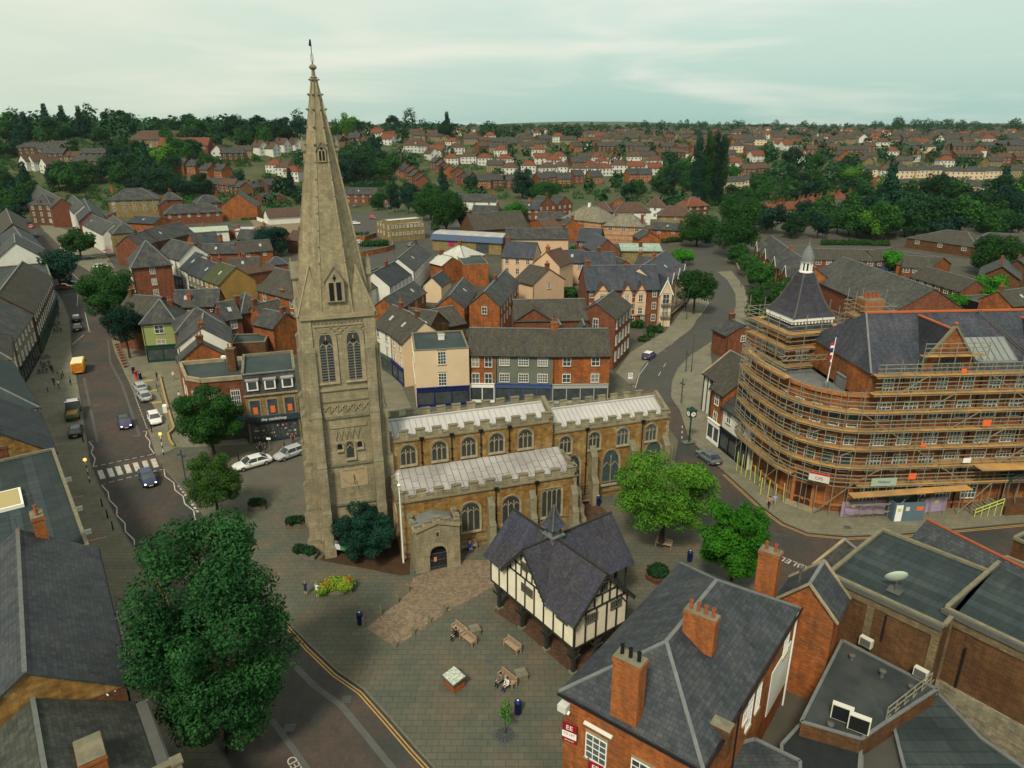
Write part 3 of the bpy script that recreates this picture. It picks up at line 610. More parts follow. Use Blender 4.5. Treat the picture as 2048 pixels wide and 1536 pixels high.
# church street: past the chancel, past the scaffolded hall and round to the right
SR = gl('R', [(580,958),(610,1000),(672,1190)]) + gl('S', [(130,40),(300,200),(400,290),(520,400),(640,490),(780,548),(1000,568),(1300,556),(2048,488),(2500,430)])
SL = gl('R', [(262,830),(420,1000),(600,1240)]) + gl('S', [(0,130),(190,340),(300,450),(430,590)]) + pp((1540,1170),(1600,1330),(2400,1330))
sheet('church_street', SR + SL[::-1], .008, ROADR)
sheet('far_road', gl('G', [(985,1290),(1040,1225),(1075,1185),(1115,1180),(1130,1225),(1120,1270)]), .016, ASPHN)
sheet('car_park', pp((640,432),(740,425),(880,436),(1010,460),(1010,505),(900,500),(760,560),(640,530)), .004, ASPHN)
sheet('gravel_yard', pp((500,440),(640,436),(640,480),(520,470)), .006, mat('sandy_gravel',(.2,.15,.09),c2=(.14,.11,.07),sc=.4))
sheet('side_street', pp((0,440),(60,452),(140,500),(60,560),(-80,560)), .006, ASPHN)
# plaza, with the lane north of the church
PL = gl('I', [(1515,1130),(1600,1400),(1660,1530)]) + HR[-11:]
PL = gl('I', [(1600,1400),(1660,1530)]) + gl('O', [(1310,130),(1430,270),(1640,520),(1775,770)]) + pp((470,1110),(520,1180),(570,1240)) + gl('Q', [(230,640),(430,830),(620,960),(800,1160),(1000,1390),(1130,1530)]) + pp((940,1640),(1200,1700),(1600,1330),(1540,1170)) + gl('S', [(430,590),(300,450),(190,340),(0,130)]) + gl('R', [(600,1240),(420,1000),(262,832)]) + pp((1230,745),(1100,660),(760,700),(600,880)) + gl('J', [(1700,1250),(1265,1310),(600,1340)])
sheet('plaza', PL, .12, PAVE, .2)
sheet('lane_by_tower', pp((445,925),(600,872),(640,880),(640,950),(610,965),(520,985),(455,962)), .124, mat('lane_paving',(.1,.09,.07),c2=(.075,.07,.058),sc=.6))
sheet('rear_lane', gl('K', [(60,430),(160,470),(300,790),(130,820)]), .124, PAVL_ if 'PAVL_' in globals() else PAVEL)
# pavement along the left of the high street, and on its right side further up
sheet('west_pavement', gl('A', [(262,420)]) + HL[4:] + pp((300,1660),(150,1500),(40,900),(0,700)) , .12, PAVEL, .2)
sheet('east_pavement', gl('A', [(620,480),(760,640),(1010,790)]) + gl('I', [(1130,150),(1175,330),(1330,660),(1380,780),(1560,860),(1660,1080),(1515,1130),(1600,1400)]) + gl('J', [(600,1340),(1265,1310),(900,800)]) + gl('A', [(1450,1250),(1150,650),(1000,450),(800,350)]), .116, PAVEL, .2)
sheet('east_pavement_far', gl('A', [(215,30),(330,160),(430,290),(620,480),(800,350),(500,240),(270,20)]), .116, PAVEL, .2)
sheet('church_street_pavement', gl('R', [(890,455),(700,580),(600,680),(555,780),(545,900),(580,958),(610,1000),(672,1190)]) + gl('S', [(130,40),(300,200),(400,290),(520,400),(640,490),(780,548),(1000,568),(1300,556),(2048,488),(2500,430)]) + gl('S', [(2500,200),(1200,100),(600,200)]) + gl('R', [(900,1100),(850,560)]), .12, PAVEL, .2)
V_ = gl('R', [(900,-60),(975,0),(1040,110),(1045,200),(1000,330),(890,455)]); sheet('road_side_verge', V_ + gl('R', [(1010,500),(1120,360),(1150,200),(1110,60),(1010,-70)]), .1, PAVEL, .2)
sheet('apartment_pavement', gl('R', [(850,120),(830,170),(700,380),(540,500),(340,650),(280,760),(262,832),(90,760),(230,560),(500,400),(700,150)]), .1, PAVEL, .2)
sheet('sett_crossing', gl('Q', [(640,503),(950,245),(982,130),(1360,0),(1600,0),(1590,190),(1230,385),(850,645)], .124), .126, COB)
sheet('brick_floor', gl('U', [(150,980),(250,860),(700,500),(1200,1150),(1170,1290),(800,1500),(730,1440),(380,1130)], .124), .128, PAVB)
sheet('church_bed', gl('Z', [(500,1285),(1100,1390),(1536,1480)], .12) + gl('T', [(255,1245),(262,830)], .12) + gl('Z', [(1350,700),(640,700),(600,1180)], .12), .13, SOIL)
sheet('east_garden_bed', gl('T', [(1330,790),(1420,760),(1560,880),(1500,990),(1320,900)], .12), .129, PAVB)
# stone edge strips
def band(name, pts, w, z, m, h=0.0): a = MB(); a.strip(pts, w, z, m, h); return structure(a.build(name))
band('kerb', HR[14:], .16, .121, KERB, .012); band('kerb', HL[4:], .16, .121, KERB, .012); band('kerb', SR[3:], .16, .121, KERB, .012); band('kerb', CR[2:], .15, .121, KERB, .012)
def offs(pts, o):
 out = []
 for j, p in enumerate(pts):
  a = pts[max(j-1,0)]; b = pts[min(j+1,len(pts)-1)]; d = (b-a).normalized(); out.append(Vector((p.x - d.y*o, p.y + d.x*o, 0)))
 return out
QE = pp((545,1215),(585,1252)) + gl('Q', [(230,640),(430,830),(620,960),(800,1160),(1000,1390),(1130,1530)]) + pp((940,1640))
for o_ in (-.3, -.55): band('yellow_line', offs(QE, o_), .1, .018, LINEY)
OE = gl('O', [(1100,832),(1280,1170)]) + pp((350,1290),(385,1385))
for o_ in (.3, .55): band('yellow_line', offs(OE, o_), .1, .018, LINEY)
OE = gl('O', [(1672,640),(1775,780)]) + pp((468,1130),(520,1190))
for o_ in (-.3, -.55): band('yellow_line', offs(OE, o_), .1, .018, LINEY)
SE = gl('S', [(300,200),(400,290),(520,400),(640,490),(780,548),(1000,568),(1300,556),(2048,488),(2500,430)])
for o_ in (-.3, -.55): band('yellow_line', offs(SE, o_), .1, .014, LINEY)
SE = gl('S', [(190,340),(300,450),(380,530)])
band('yellow_line', offs(SE, .3), .1, .014, LINEY)
band('channel', offs(QE, -2.2), .5, .015, CHAN); band('channel', gl('P', [(1640,1250),(1830,1540),(2000,1760)]) , .4, .016, CHAN)
band('channel', gl('I', [(860,590),(920,880),(1000,1250)]), .35, .015, CHAN); band('channel', gl('I', [(1105,200),(1130,440),(1250,660),(1430,1190)]), .35, .015, CHAN)
band('channel', gl('O', [(1190,830),(1280,1000),(1360,1200)]), .45, .015, CHAN)
band('channel', gl('Q', [(-60,1180),(100,1400),(210,1560)]), .45, .015, CHAN)
a = MB(); Wd = .12
for pts in (gl('O', [(1140,806),(1090,826),(1085,727),(1015,660),(1010,592),(945,530),(945,465),(882,402),(875,342),(822,285),(848,275)]),
   gl('O', [(1290,162),(1325,156),(1335,215),(1405,265),(1415,325),(1480,375),(1493,435),(1565,490),(1580,565),(1670,637),(1635,653)]),
   gl('I', [(950,1240),(910,1245),(955,1300),(935,1360),(975,1420),(955,1503),(995,1498)]),
   gl('I', [(1465,1142),(1505,1140),(1490,1190),(1535,1240),(1530,1300),(1580,1370),(1545,1378)])): a.strip(pts, Wd, .018, LINEW)
structure(a.build('zigzag_marking'))
a = MB()
for x, y in ((785,168),(862,153),(928,137),(1000,122),(1070,106),(1145,91),(1215,76)):
 P = gl('O', [(x,y),(x+42,y-7),(x+70,y+60),(x+27,y+69)]); a.poly([(p.x,p.y,.02) for p in P[::-1]], LINEW)
def dash(a, p0, p1, n, w, duty=.6, z=.019, m=None):
 for i in range(n): s0 = p0.lerp(p1, i/n); s1 = p0.lerp(p1, (i+duty)/n); a.strip([s0, s1], w, z, m or LINEW)
dash(a, *gl('O', [(752,136),(1252,32)]), 8, .13); dash(a, *gl('O', [(880,263),(1295,160)]), 6, .13)
structure(a.build('zebra_crossing'))
sheet('crossing_asphalt', gl('O', [(752,150),(1255,45),(1325,150),(815,275)]), .016, ASPH)
a = MB()
dash(a, *gl('O', [(1442,285),(1610,515)]), 9, .28, .62); dash(a, *gl('O', [(1497,300),(1628,475)]), 8, .28, .62)
dash(a, *gl('I', [(1375,760),(1510,1120)]), 20, .14, .5); dash(a, *gl('I', [(795,650),(885,1240)]), 26, .14, .5)
dash(a, *gl('R', [(505,640),(425,775)]), 2, .12, .45); dash(a, *gl('R', [(632,1120),(628,1240)]), 3, .12, .5)
for pts in (gl('A', [(870,1150),(915,1350),(945,1352)]), gl('A', [(860,1380),(740,1480)]), gl('A', [(835,880),(780,955),(640,985)]), gl('A', [(800,930),(790,1090)]), gl('A', [(735,750),(870,870)]),gl('A', [(415,260),(465,330)]),gl('A', [(700,620),(900,690),(1020,770)]),
   gl('R', [(835,170),(800,230),(700,360),(540,502)]), gl('R', [(370,635),(300,730),(270,830)])): a.strip(pts, .12, .019, LINEW)
structure(a.build('road_marking'))
for k_, x, y, w_, h_, m_ in (('Q',490,1030,.5,.5,STEELD),('Q',70,1240,.6,.5,STEELD),('O',1230,835,.5,.4,STEELD),('O',1600,720,.5,.4,STEELD),('S',1010,518,.6,.45,STEELD),('S',1190,612,.6,.4,STEELD),('Q',318,440,.35,.35,STEELD),('Q',458,577,.5,.3,STEELD),('Q',1540,752,.6,.4,STEELD),('R',480,542,1.4,1.0,STEELD),('I',985,872,.9,.4,CHAN),('I',1400,1185,.9,.4,CHAN),('P',1000,1000,.3,.3,STEELD)):
 c = g(k_, x, y); a = MB(); z = .133 if k_ == 'Q' and x > 300 and y < 800 or (x, y) == (1010, 518) else .024
 a.box(c.x-w_/2-.12, c.x+w_/2+.12, c.y-h_/2-.12, c.y+h_/2+.12, z-.004, z, CHAN); a.box(c.x-w_/2, c.x+w_/2, c.y-h_/2, c.y+h_/2, z, z+.006, m_); structure(a.build('drain_cover'))
tm = text_mesh('DISABLED', 1.25, LINEW, depth=.003); o = obj('disabled_bay_marking', tm, None, g('S', 750, 745) + Vector((0,0,.02))); structure(o); o.rotation_euler[2] = math.atan2((g('S',670,718)-g('S',825,780)).y, (g('S',670,718)-g('S',825,780)).x)
tm = text_mesh('DISABLED', .95, LINEW, depth=.003); o = obj('disabled_bay_marking', tm, None, g('Q', 165, 1600) + Vector((0,0,.02))); structure(o); dv_ = g('Q',45,1440)-g('Q',130,1580); o.rotation_euler[2] = math.atan2(dv_.y, dv_.x)
for x, y in ((1520,625),(1560,730),(1610,850)): c = g('I', x, y); a = MB(); a.box(-.75,.75,-.5,.5,.1201,.125,TANP); structure(a.build('tactile_paving', loc=(c.x, c.y, 0), rz=.45))
# parish church
CO = Vector((7.09, 70.39, .12)); CA = rad(18.5)
CH = thing('parish_church', 'sandstone parish church with a tall crocketed spire, battlemented lead roofs and orange ironstone walls', 'church', CO, CA)
def arch_pts(w, h, rise, n=8, pointed=True):
 hs = h - rise; P = []
 if pointed:
  for i in range(n + 1):
   t = i / n; x = -w/2 * (1 - t) ** 1.0; P.append((-w/2 * math.cos(t * math.pi/2) ** .85 if t < 1 else 0, hs + rise * math.sin(t * math.pi/2) ** .9 if t > 0 else hs))
  P = P[:-1] + [(0, h)] + [(-x, z) for x, z in P[:-1]][::-1]
 else: P = [(-w/2 * math.cos(math.pi * i / (2*n)), hs + rise * math.sin(math.pi * i / (2*n))) for i in range(2*n + 1)]
 return P
AW = {}
def arch_win(parent, x, y, z, rz, w, h, rise, lights=3, pointed=True, ring=TRIM, gm=CGLASS, label=None, tr=.22, louvre=False, tracery=True):
 k = (w, h, rise, lights, pointed, ring.name, gm.name, tr, louvre, tracery)
 if k not in AW:
  a = MB(); P = [(-w/2, 0)] + arch_pts(w, h, rise, 8, pointed) + [(w/2, 0)]; s = (w/2 + tr) / (w/2); Q_ = [(px * s, pz + (tr if pz > h - rise else tr*.3) if pz > 0 else -.02) for px, pz in P]
  for i in range(len(P) - 1):
   (x0,z0),(x1,z1),(X0,Z0),(X1,Z1) = P[i], P[i+1], Q_[i], Q_[i+1]
   a.hexa([(X0,-.16,Z0),(x0,-.06,z0),(x0,.05,z0),(X0,.05,Z0),(X1,-.16,Z1),(x1,-.06,z1),(x1,.05,z1),(X1,.05,Z1)], ring)
  a.hexa([(-w/2-tr,-.24,-.2),(w/2+tr,-.24,-.2),(w/2+tr,.03,-.2),(-w/2-tr,.03,-.2),(-w/2-tr,-.2,-.03),(w/2+tr,-.2,-.03),(w/2+tr,.03,.02),(-w/2-tr,.03,.02)], ring)
  hs = h - rise
  for i in range(1, lights):
   xx = -w/2 + w * i / lights; zt = hs + rise * (1 - abs(xx) / (w/2)) * .7
   a.box(xx-.055, xx+.055, -.09, .0, 0, zt, ring)
  if tracery:
   for i in range(lights):
    xx = -w/2 + w * (i + .5) / lights; hw_ = w / lights / 2 - .04; zb = hs - .15
    a.bar((xx-hw_,-.06,zb),(xx,-.06,zb+hw_*1.2), .07, ring); a.bar((xx,-.06,zb+hw_*1.2),(xx+hw_,-.06,zb), .07, ring)
  g_ = MB(); g_.poly([(px,-.025,pz) for px, pz in P], gm)
  if louvre:
   for j in range(int(hs / .28)): g_.hexa([(-w/2,-.03,.1+j*.28),(w/2,-.03,.1+j*.28),(w/2,-.02,.14+j*.28),(-w/2,-.02,.14+j*.28),(-w/2,-.1,.05+j*.28),(w/2,-.1,.05+j*.28),(w/2,-.09,.09+j*.28),(-w/2,-.09,.09+j*.28)], CHAN)
  AW[k] = (a.mesh('window'), g_.mesh('pane'))
 f, g_ = AW[k]; o = obj('window', f, parent, (x, y, z), rz); obj('pane', g_, o); return o
def battlement(parent, pts, z, h0, t=.35, mer=1.0, gap=.85, hm=.75, m=STONE, closed=False):
 """string course, low wall with merlons along a polyline"""
 a = MB(); n = len(pts)
 for i in range(n if closed else n - 1):
  p = Vector((*pts[i], 0)); r = Vector((*pts[(i+1) % n], 0)); d = r - p; L_ = d.length; d.normalize(); e = t/2 - .01
  a.bar(p + Vector((0,0,z+h0/2)) + d*e, r + Vector((0,0,z+h0/2)) - d*e, t, m, h0)
  a.bar(p + Vector((0,0,z-.06)) - d*(e+.04), r + Vector((0,0,z-.06)) + d*(e+.04), t+.22, TRIMD, .14)
  k = max(1, round((L_ + gap) / (mer + gap))); u = L_ / (k * mer + (k-1) * gap)
  for j in range(k):
   s = j * (mer + gap) * u; A_ = p + d * s; B_ = p + d * (s + mer * u); zz = z + h0
   a.bar(A_ + Vector((0,0,zz+hm/2)), B_ + Vector((0,0,zz+hm/2)), t - .004, m, hm)
   a.bar(A_ + Vector((0,0,zz+hm+.05)) - d*.05, B_ + Vector((0,0,zz+hm+.05)) + d*.05, t+.12, TRIMD, .1)
   if j < k - 1: C_ = p + d * ((j+1) * (mer + gap) * u); a.bar(B_ + Vector((0,0,zz+.04)), C_ + Vector((0,0,zz+.04)), t+.1, TRIMD, .08)
 return a.build('battlement', parent)
def buttress(parent, x, y, rz, w, steps, m=STONE, base=True):
 a = MB(); z0 = -.1
 if base: p = steps[0][0]; a.tbox(-w/2-.12, w/2+.12, -p-.25, .0, z0, 1.1, .0, m); z0 = 1.1; a.hexa([(-w/2-.12,-p-.25,1.1),(w/2+.12,-p-.25,1.1),(w/2+.12,0,1.1),(-w/2-.12,0,1.1),(-w/2,-p,1.5),(w/2,-p,1.5),(w/2,0,1.5),(-w/2,0,1.5)], TRIMD)
 for i, (p, z1) in enumerate(steps):
  a.box(-w/2, w/2, -p, 0, z0, z1, m); q_ = steps[i+1][0] if i + 1 < len(steps) else .02; z2 = z1 + (p - q_) * 1.3
  a.hexa([(-w/2-.03,-p-.04,z1),(w/2+.03,-p-.04,z1),(w/2+.03,0,z1),(-w/2-.03,0,z1),(-w/2,-q_,z2),(w/2,-q_,z2),(w/2,0,z2),(-w/2,0,z2)], TRIMD); z0 = z1
 return a.build('buttress', parent, loc=(x, y, 0), rz=rz)
def lead_roof(parent, x0, x1, y0, z0, y1, z1, m, every=.75, laps=True):
 a = MB(); a.hexa([(x0,y0,z0-.12),(x1,y0,z0-.12),(x1,y1,z1-.12),(x0,y1,z1-.12),(x0,y0,z0),(x1,y0,z0),(x1,y1,z1),(x0,y1,z1)], m)
 n = int(abs(x1-x0)/every)
 for i in range(n + 1): x = x0 + .1 + (x1-x0-.2)*i/n; a.bar((x,y0,z0+.03),(x,y1,z1+.03), .045, LEAD if m is LEADL else LEADD, .06)
 if laps:
  rr = random.Random(3)
  for i in range(n):
   for k_ in (.33, .66): t = k_ + rr.uniform(-.12,.12); xa = x0+.1+(x1-x0-.2)*i/n; xb = x0+.1+(x1-x0-.2)*(i+1)/n; a.bar((xa,y0+(y1-y0)*t,z0+(z1-z0)*t+.012),(xb,y0+(y1-y0)*t,z0+(z1-z0)*t+.012), .04, LEADD, .02)
 return a.build('roof', parent)
# walls
a = MB()
def wallbox(a, x0, x1, y0, y1, z1, m):
 for p0, p1 in (((x0,y0),(x1,y0)),((x1,y0),(x1,y1)),((x1,y1),(x0,y1)),((x0,y1),(x0,y0))): a.poly([(*p0,-.3),(*p1,-.3),(*p1,z1),(*p0,z1)], m)
wallbox(a, -19.6, 0, 0, 4.79, 6.75, IRON); a.build('aisle_wall', CH)
a = MB(); wallbox(a, -20.3, -1.0, 4.8, 10.8, 11.35, IRON); a.build('nave_wall', CH)
a = MB(); wallbox(a, -.99, 14.5, 5.5, 12.5, 9.5, IRON); a.build('chancel_wall', CH)
a = MB(); wallbox(a, -19.6, -.5, 10.81, 14.5, 6.4, IRON); a.build('north_aisle_wall', CH); lead_roof(CH, -19.4, -.7, 14.3, 6.3, 10.85, 7.6, LEAD)
# stone bands, plinths, quoins
a = MB()
for (x0, y0), (x1, y1), z, t, h in (((-19.6,0),(0,0),.7,.3,.3),((0,0),(0,4.8),.7,.3,.3),((-1,5.5),(14.5,5.5),.8,.3,.3),((14.5,5.5),(14.5,12.5),.8,.3,.3),((-19.6,0),(0,0),1.75,.18,.14),((-.8,5.5),(14.5,5.5),2.0,.18,.14)): a.bar((x0,y0,z),(x1,y1,z), t, TRIMD, h)
for x, y, z1, s in ((0,0,6.5,.5),(-19.6,0,6.5,.5),(14.5,5.5,9.4,.5)):
 for j in range(int(z1/.5)): w_ = .28 if j % 2 else .42; a.box(x-w_ if x > -5 else x-.03, x+.03 if x > -5 else x+w_, y-.03, y+w_, j*.5, j*.5+.46, TRIM)
a.build('stone_dressing', CH)
lead_roof(CH, -19.35, -.25, .3, 6.55, 4.78, 8.0, LEAD)
lead_roof(CH, -20.2, -1.2, 5.0, 11.3, 7.8, 12.5, LEADL, .65, False); lead_roof(CH, -20.2, -1.2, 10.6, 11.3, 7.8, 12.5, LEADL, .65, False)
lead_roof(CH, -.8, 14.2, 5.7, 9.5, 9.0, 10.9, LEADL, .6, False); lead_roof(CH, -.8, 14.2, 12.3, 9.5, 9.0, 10.9, LEADL, .6, False)
a = MB(); a.bar((-20.2,7.8,12.56),(-1.2,7.8,12.56),.25,LEADL,.14); a.bar((-.8,9,10.96),(14.2,9,10.96),.25,LEADL,.14); a.build('ridge_roll', CH)
# gable parapets at the east ends
a = MB(); a.poly([(-1.0,4.8,11.3),(-1.0,10.8,11.3),(-1.0,7.8,12.9)], IRON); a.poly([(14.5,5.5,9.4),(14.5,12.5,9.4),(14.5,9,11.2)], IRON)
for y0, y1, z0, z1, x in ((4.8,7.8,11.9,13.1,-1.1),(10.8,7.8,11.9,13.1,-1.1),(5.5,9,10.0,11.5,14.4),(12.5,9,10.0,11.5,14.4)): a.bar((x,y0,z0-.35),(x,y1,z1-.35),.34,STONE,.8); a.bar((x,y0,z0+.1),(x,y1,z1+.1),.46,TRIMD,.12); a.build('gable_coping', CH); a = MB()
battlement(CH, [(-19.6,.1),(-.1,.1),(-.1,4.5)], 6.7, .35, hm=.6); battlement(CH, [(-19.5,.4),(-19.5,4.6)], 6.7, .35, hm=.6)
battlement(CH, [(-20.2,4.95),(-1.3,4.95)], 11.3, .35, hm=.65); battlement(CH, [(-20.2,10.65),(-1.3,10.65)], 11.3, .35, hm=.65)
battlement(CH, [(-.6,5.65),(14.4,5.65)], 9.45, .35, hm=.6); battlement(CH, [(14.4,12.35),(-.6,12.35)], 9.45, .35, hm=.6)
for x in (-17.8,-14.4,-11.1,-7.9,-4.5): arch_win(CH, x+.2, 4.8, 8.45, 0, 1.55, 2.2, .75, 3, False)
for x in (.6,4.3,8.0,11.8): arch_win(CH, x+.3, 5.5, 6.7, 0, 1.35, 2.05, .65, 3, False, gm=CGLASS if x < 6 else BGLASS)
arch_win(CH, -12.1, 0, 2.0, 0, 1.9, 3.3, .9, 3, False); arch_win(CH, -7.6, 0, 2.1, 0, 1.9, 3.2, .9, 3, False); arch_win(CH, -2.9, 0, 2.1, 0, 2.2, 3.3, .12, 4, False)
arch_win(CH, 2.0, 5.5, 1.6, 0, 1.6, 4.5, 1.7, 2); arch_win(CH, 6.9, 5.5, 1.7, 0, 2.1, 4.4, 1.9, 2, gm=BGLASS); arch_win(CH, 12.6, 5.5, 1.8, 0, 2.2, 4.6, 1.9, 3, gm=BGLASS)
arch_win(CH, -19.6, 2.5, 2.0, -math.pi/2, 1.4, 3.0, .9, 2); arch_win(CH, 14.5, 9, 2.5, math.pi/2, 3.2, 5.5, 2.4, 5)
arch_win(CH, 9.7, 5.5, .3, 0, 1.0, 2.2, .8, 1, True, TRIM, OAK)
for x in (-9.9, -5.2): buttress(CH, x, 0, 0, .7, [(1.0,2.6),(.6,4.9)], STONE)
buttress(CH, .0, .35, math.pi/2, .7, [(1.1,2.6),(.7,4.6)]); buttress(CH, -.35, 0, 0, .7, [(1.1,2.6),(.7,4.6)])
for x in (4.4, 9.6, 14.1): buttress(CH, x, 5.5, 0, .75, [(1.5,2.8),(.9,6.0)])
buttress(CH, 14.5, 5.9, math.pi/2, .75, [(1.5,2.8),(.9,6.0)])
a = MB()
for x, y, z0, z1 in ((-16.1,4.8,8.1,11.1),(-12.8,4.8,8.1,11.1),(-9.5,4.8,8.1,11.1),(-6.2,4.8,8.1,11.1),(-9.3,0,.3,6.4),(-4.7,0,.3,6.4),(3.6,5.5,.5,9.2),(10.9,5.5,.5,9.2)):
 d = MB(); d.tube((0,-.1,z0),(0,-.1,z1),.06,BLACK); d.tbox(-.2,.2,-.3,0,z1,z1+.35,-.04,BLACK); d.box(-.13,.13,-.2,0,z0+.3,z0+.4,BLACK); d.box(-.13,.13,-.2,0,(z0+z1)/2,(z0+z1)/2+.1,BLACK); d.build('drainpipe', CH, loc=(x,y,0))
# porch
PX0, PX1, PYF = -18.7, -14.1, -3.1
a = MB(); aw = 1.75; xc = (PX0+PX1)/2
for p0, p1 in (((PX1,PYF),(PX1,0)),((PX0,0),(PX0,PYF))): a.poly([(*p0,-.2),(*p1,-.2),(*p1,4.9),(*p0,4.9)], STONE)
A_ = [(xc + x, z) for x, z in arch_pts(aw, 2.9, 1.0, 8)]
a.poly([(PX0,PYF,-.2),(xc-aw/2,PYF,-.2),(xc-aw/2,PYF,1.9),(PX0,PYF,1.9)], STONE); a.poly([(xc+aw/2,PYF,-.2),(PX1,PYF,-.2),(PX1,PYF,1.9),(xc+aw/2,PYF,1.9)], STONE)
L_ = [p for p in A_ if p[0] <= xc + .001]; R_ = [p for p in A_ if p[0] >= xc - .001]
for i in range(len(L_)-1): a.poly([(PX0,PYF,L_[i][1]),(L_[i][0],PYF,L_[i][1]),(L_[i+1][0],PYF,L_[i+1][1]),(PX0,PYF,L_[i+1][1])], STONE)
for i in range(len(R_)-1): a.poly([(R_[i][0],PYF,R_[i][1]),(R_[i+1][0],PYF,R_[i+1][1]),(PX1,PYF,R_[i+1][1]),(PX1,PYF,R_[i][1])], STONE)
a.poly([(PX0,PYF,2.9),(PX1,PYF,2.9),(PX1,PYF,4.9),(xc,PYF,5.6),(PX0,PYF,4.9)], STONE)
porch = a.build('porch', CH)
a = MB()
for s in (0, .18):
 P = [(x*(1+s*.35), z + s*.8) for x, z in arch_pts(aw+.1, 2.95, 1.05, 8)]
 for i in range(len(P)-1): a.bar((xc+P[i][0],PYF-.05+s*.2-.0,P[i][1]),(xc+P[i+1][0],PYF-.05+s*.2,P[i+1][1]), .16, TRIM)
a.box(xc-.25,xc+.25,PYF-.06,PYF,3.85,4.55,TRIM); a.build('arch_moulding', porch)
a = MB(); a.poly([(xc-.14,PYF-.065,3.95),(xc+.14,PYF-.065,3.95),(xc+.14,PYF-.065,4.45),(xc-.14,PYF-.065,4.45)], CGLASS); a.build('niche', porch)
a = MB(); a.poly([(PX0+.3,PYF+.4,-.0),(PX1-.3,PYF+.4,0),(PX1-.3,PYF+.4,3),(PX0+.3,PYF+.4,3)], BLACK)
for i in range(13): x = xc - aw/2 + aw*(i+.5)/13; a.tube((x,PYF+.15,.02),(x,PYF+.15,1.9),.02,STEELD,n=5)
for z in (.3,1.1,1.9): a.bar((xc-aw/2,PYF+.15,z),(xc+aw/2,PYF+.15,z),.05,STEELD)
a.build('gate', porch)
a = MB(); a.box(xc-.45,xc-.15,PYF+.08,PYF+.1,1.0,1.5,colmat('notice_orange',(.5,.2,.13))); a.build('notice', porch)
a = MB(); a.hexa([(PX0+.3,PYF+.3,4.7),(PX1-.3,PYF+.3,4.7),(PX1-.3,0,4.7),(PX0+.3,0,4.7),(xc-.1,PYF+.3,5.3),(xc+.1,PYF+.3,5.3),(xc+.1,0,5.3),(xc-.1,0,5.3)], LEADD); a.build('porch_roof', porch)
a = MB()
for p0, p1 in (((PX0,PYF,4.95),(xc,PYF,5.65)),((xc,PYF,5.65),(PX1,PYF,4.95)),((PX0,PYF,4.95),(PX0,0,4.95)),((PX1,PYF,4.95),(PX1,0,4.95))): a.bar(p0,p1,.42,TRIM,.35); 
for x, z in ((PX0+.3,5.3),(PX0+1.35,5.6),(xc,5.95),(PX1-1.35,5.6),(PX1-.3,5.3)): a.box(x-.3,x+.3,PYF-.18,PYF+.18,z-.2,z+.25,STONE); a.box(x-.35,x+.35,PYF-.24,PYF+.24,z+.252,z+.33,TRIMD)
for x in (PX0, PX1):
 for y in (-2.2,-.9): a.box(x-.17,x+.17,y-.35,y+.35,5.1,5.5,STONE); a.box(x-.22,x+.22,y-.4,y+.4,5.502,5.58,TRIMD)
a.build('parapet', porch)
# tower: square from x -27.3..-20.3, y 4..11
TX0, TX1, TY0, TY1 = -27.3, -20.3, 4.0, 11.0; xc = (TX0+TX1)/2; yc = (TY0+TY1)/2
a = MB(); wallbox(a, TX0, TX1, TY0, TY1, 25.6, STONE); tw = a.build('tower', CH)
a = MB()
def ringcourse(a, z, t, h, m=TRIM, o=0.0):
 for p0, p1 in (((TX0-o,TY0-o),(TX1+o,TY0-o)),((TX1+o,TY0-o),(TX1+o,TY1+o)),((TX1+o,TY1+o),(TX0-o,TY1+o)),((TX0-o,TY1+o),(TX0-o,TY0-o))): a.bar((*p0,z),(*p1,z),t,m,h)
for z, t, h in ((1.2,.5,.4),(5.3,.32,.22),(9.9,.34,.25),(15.2,.34,.25),(18.2,.36,.28),(25.6,.6,.4),(16.9,.2,.12)): ringcourse(a, z, t, h, TRIMD if z < 17 else TRIM)
a.build('string_course', tw)
def onface(i):
 return [(xc,TY0,0),(TX1,yc,math.pi/2),(xc,TY1,math.pi),(TX0,yc,-math.pi/2)][i]
def rt(i, u, o):
 x, y, r = onface(i); return x + u*math.cos(r) + o*math.sin(r), y + u*math.sin(r) - o*math.cos(r), r
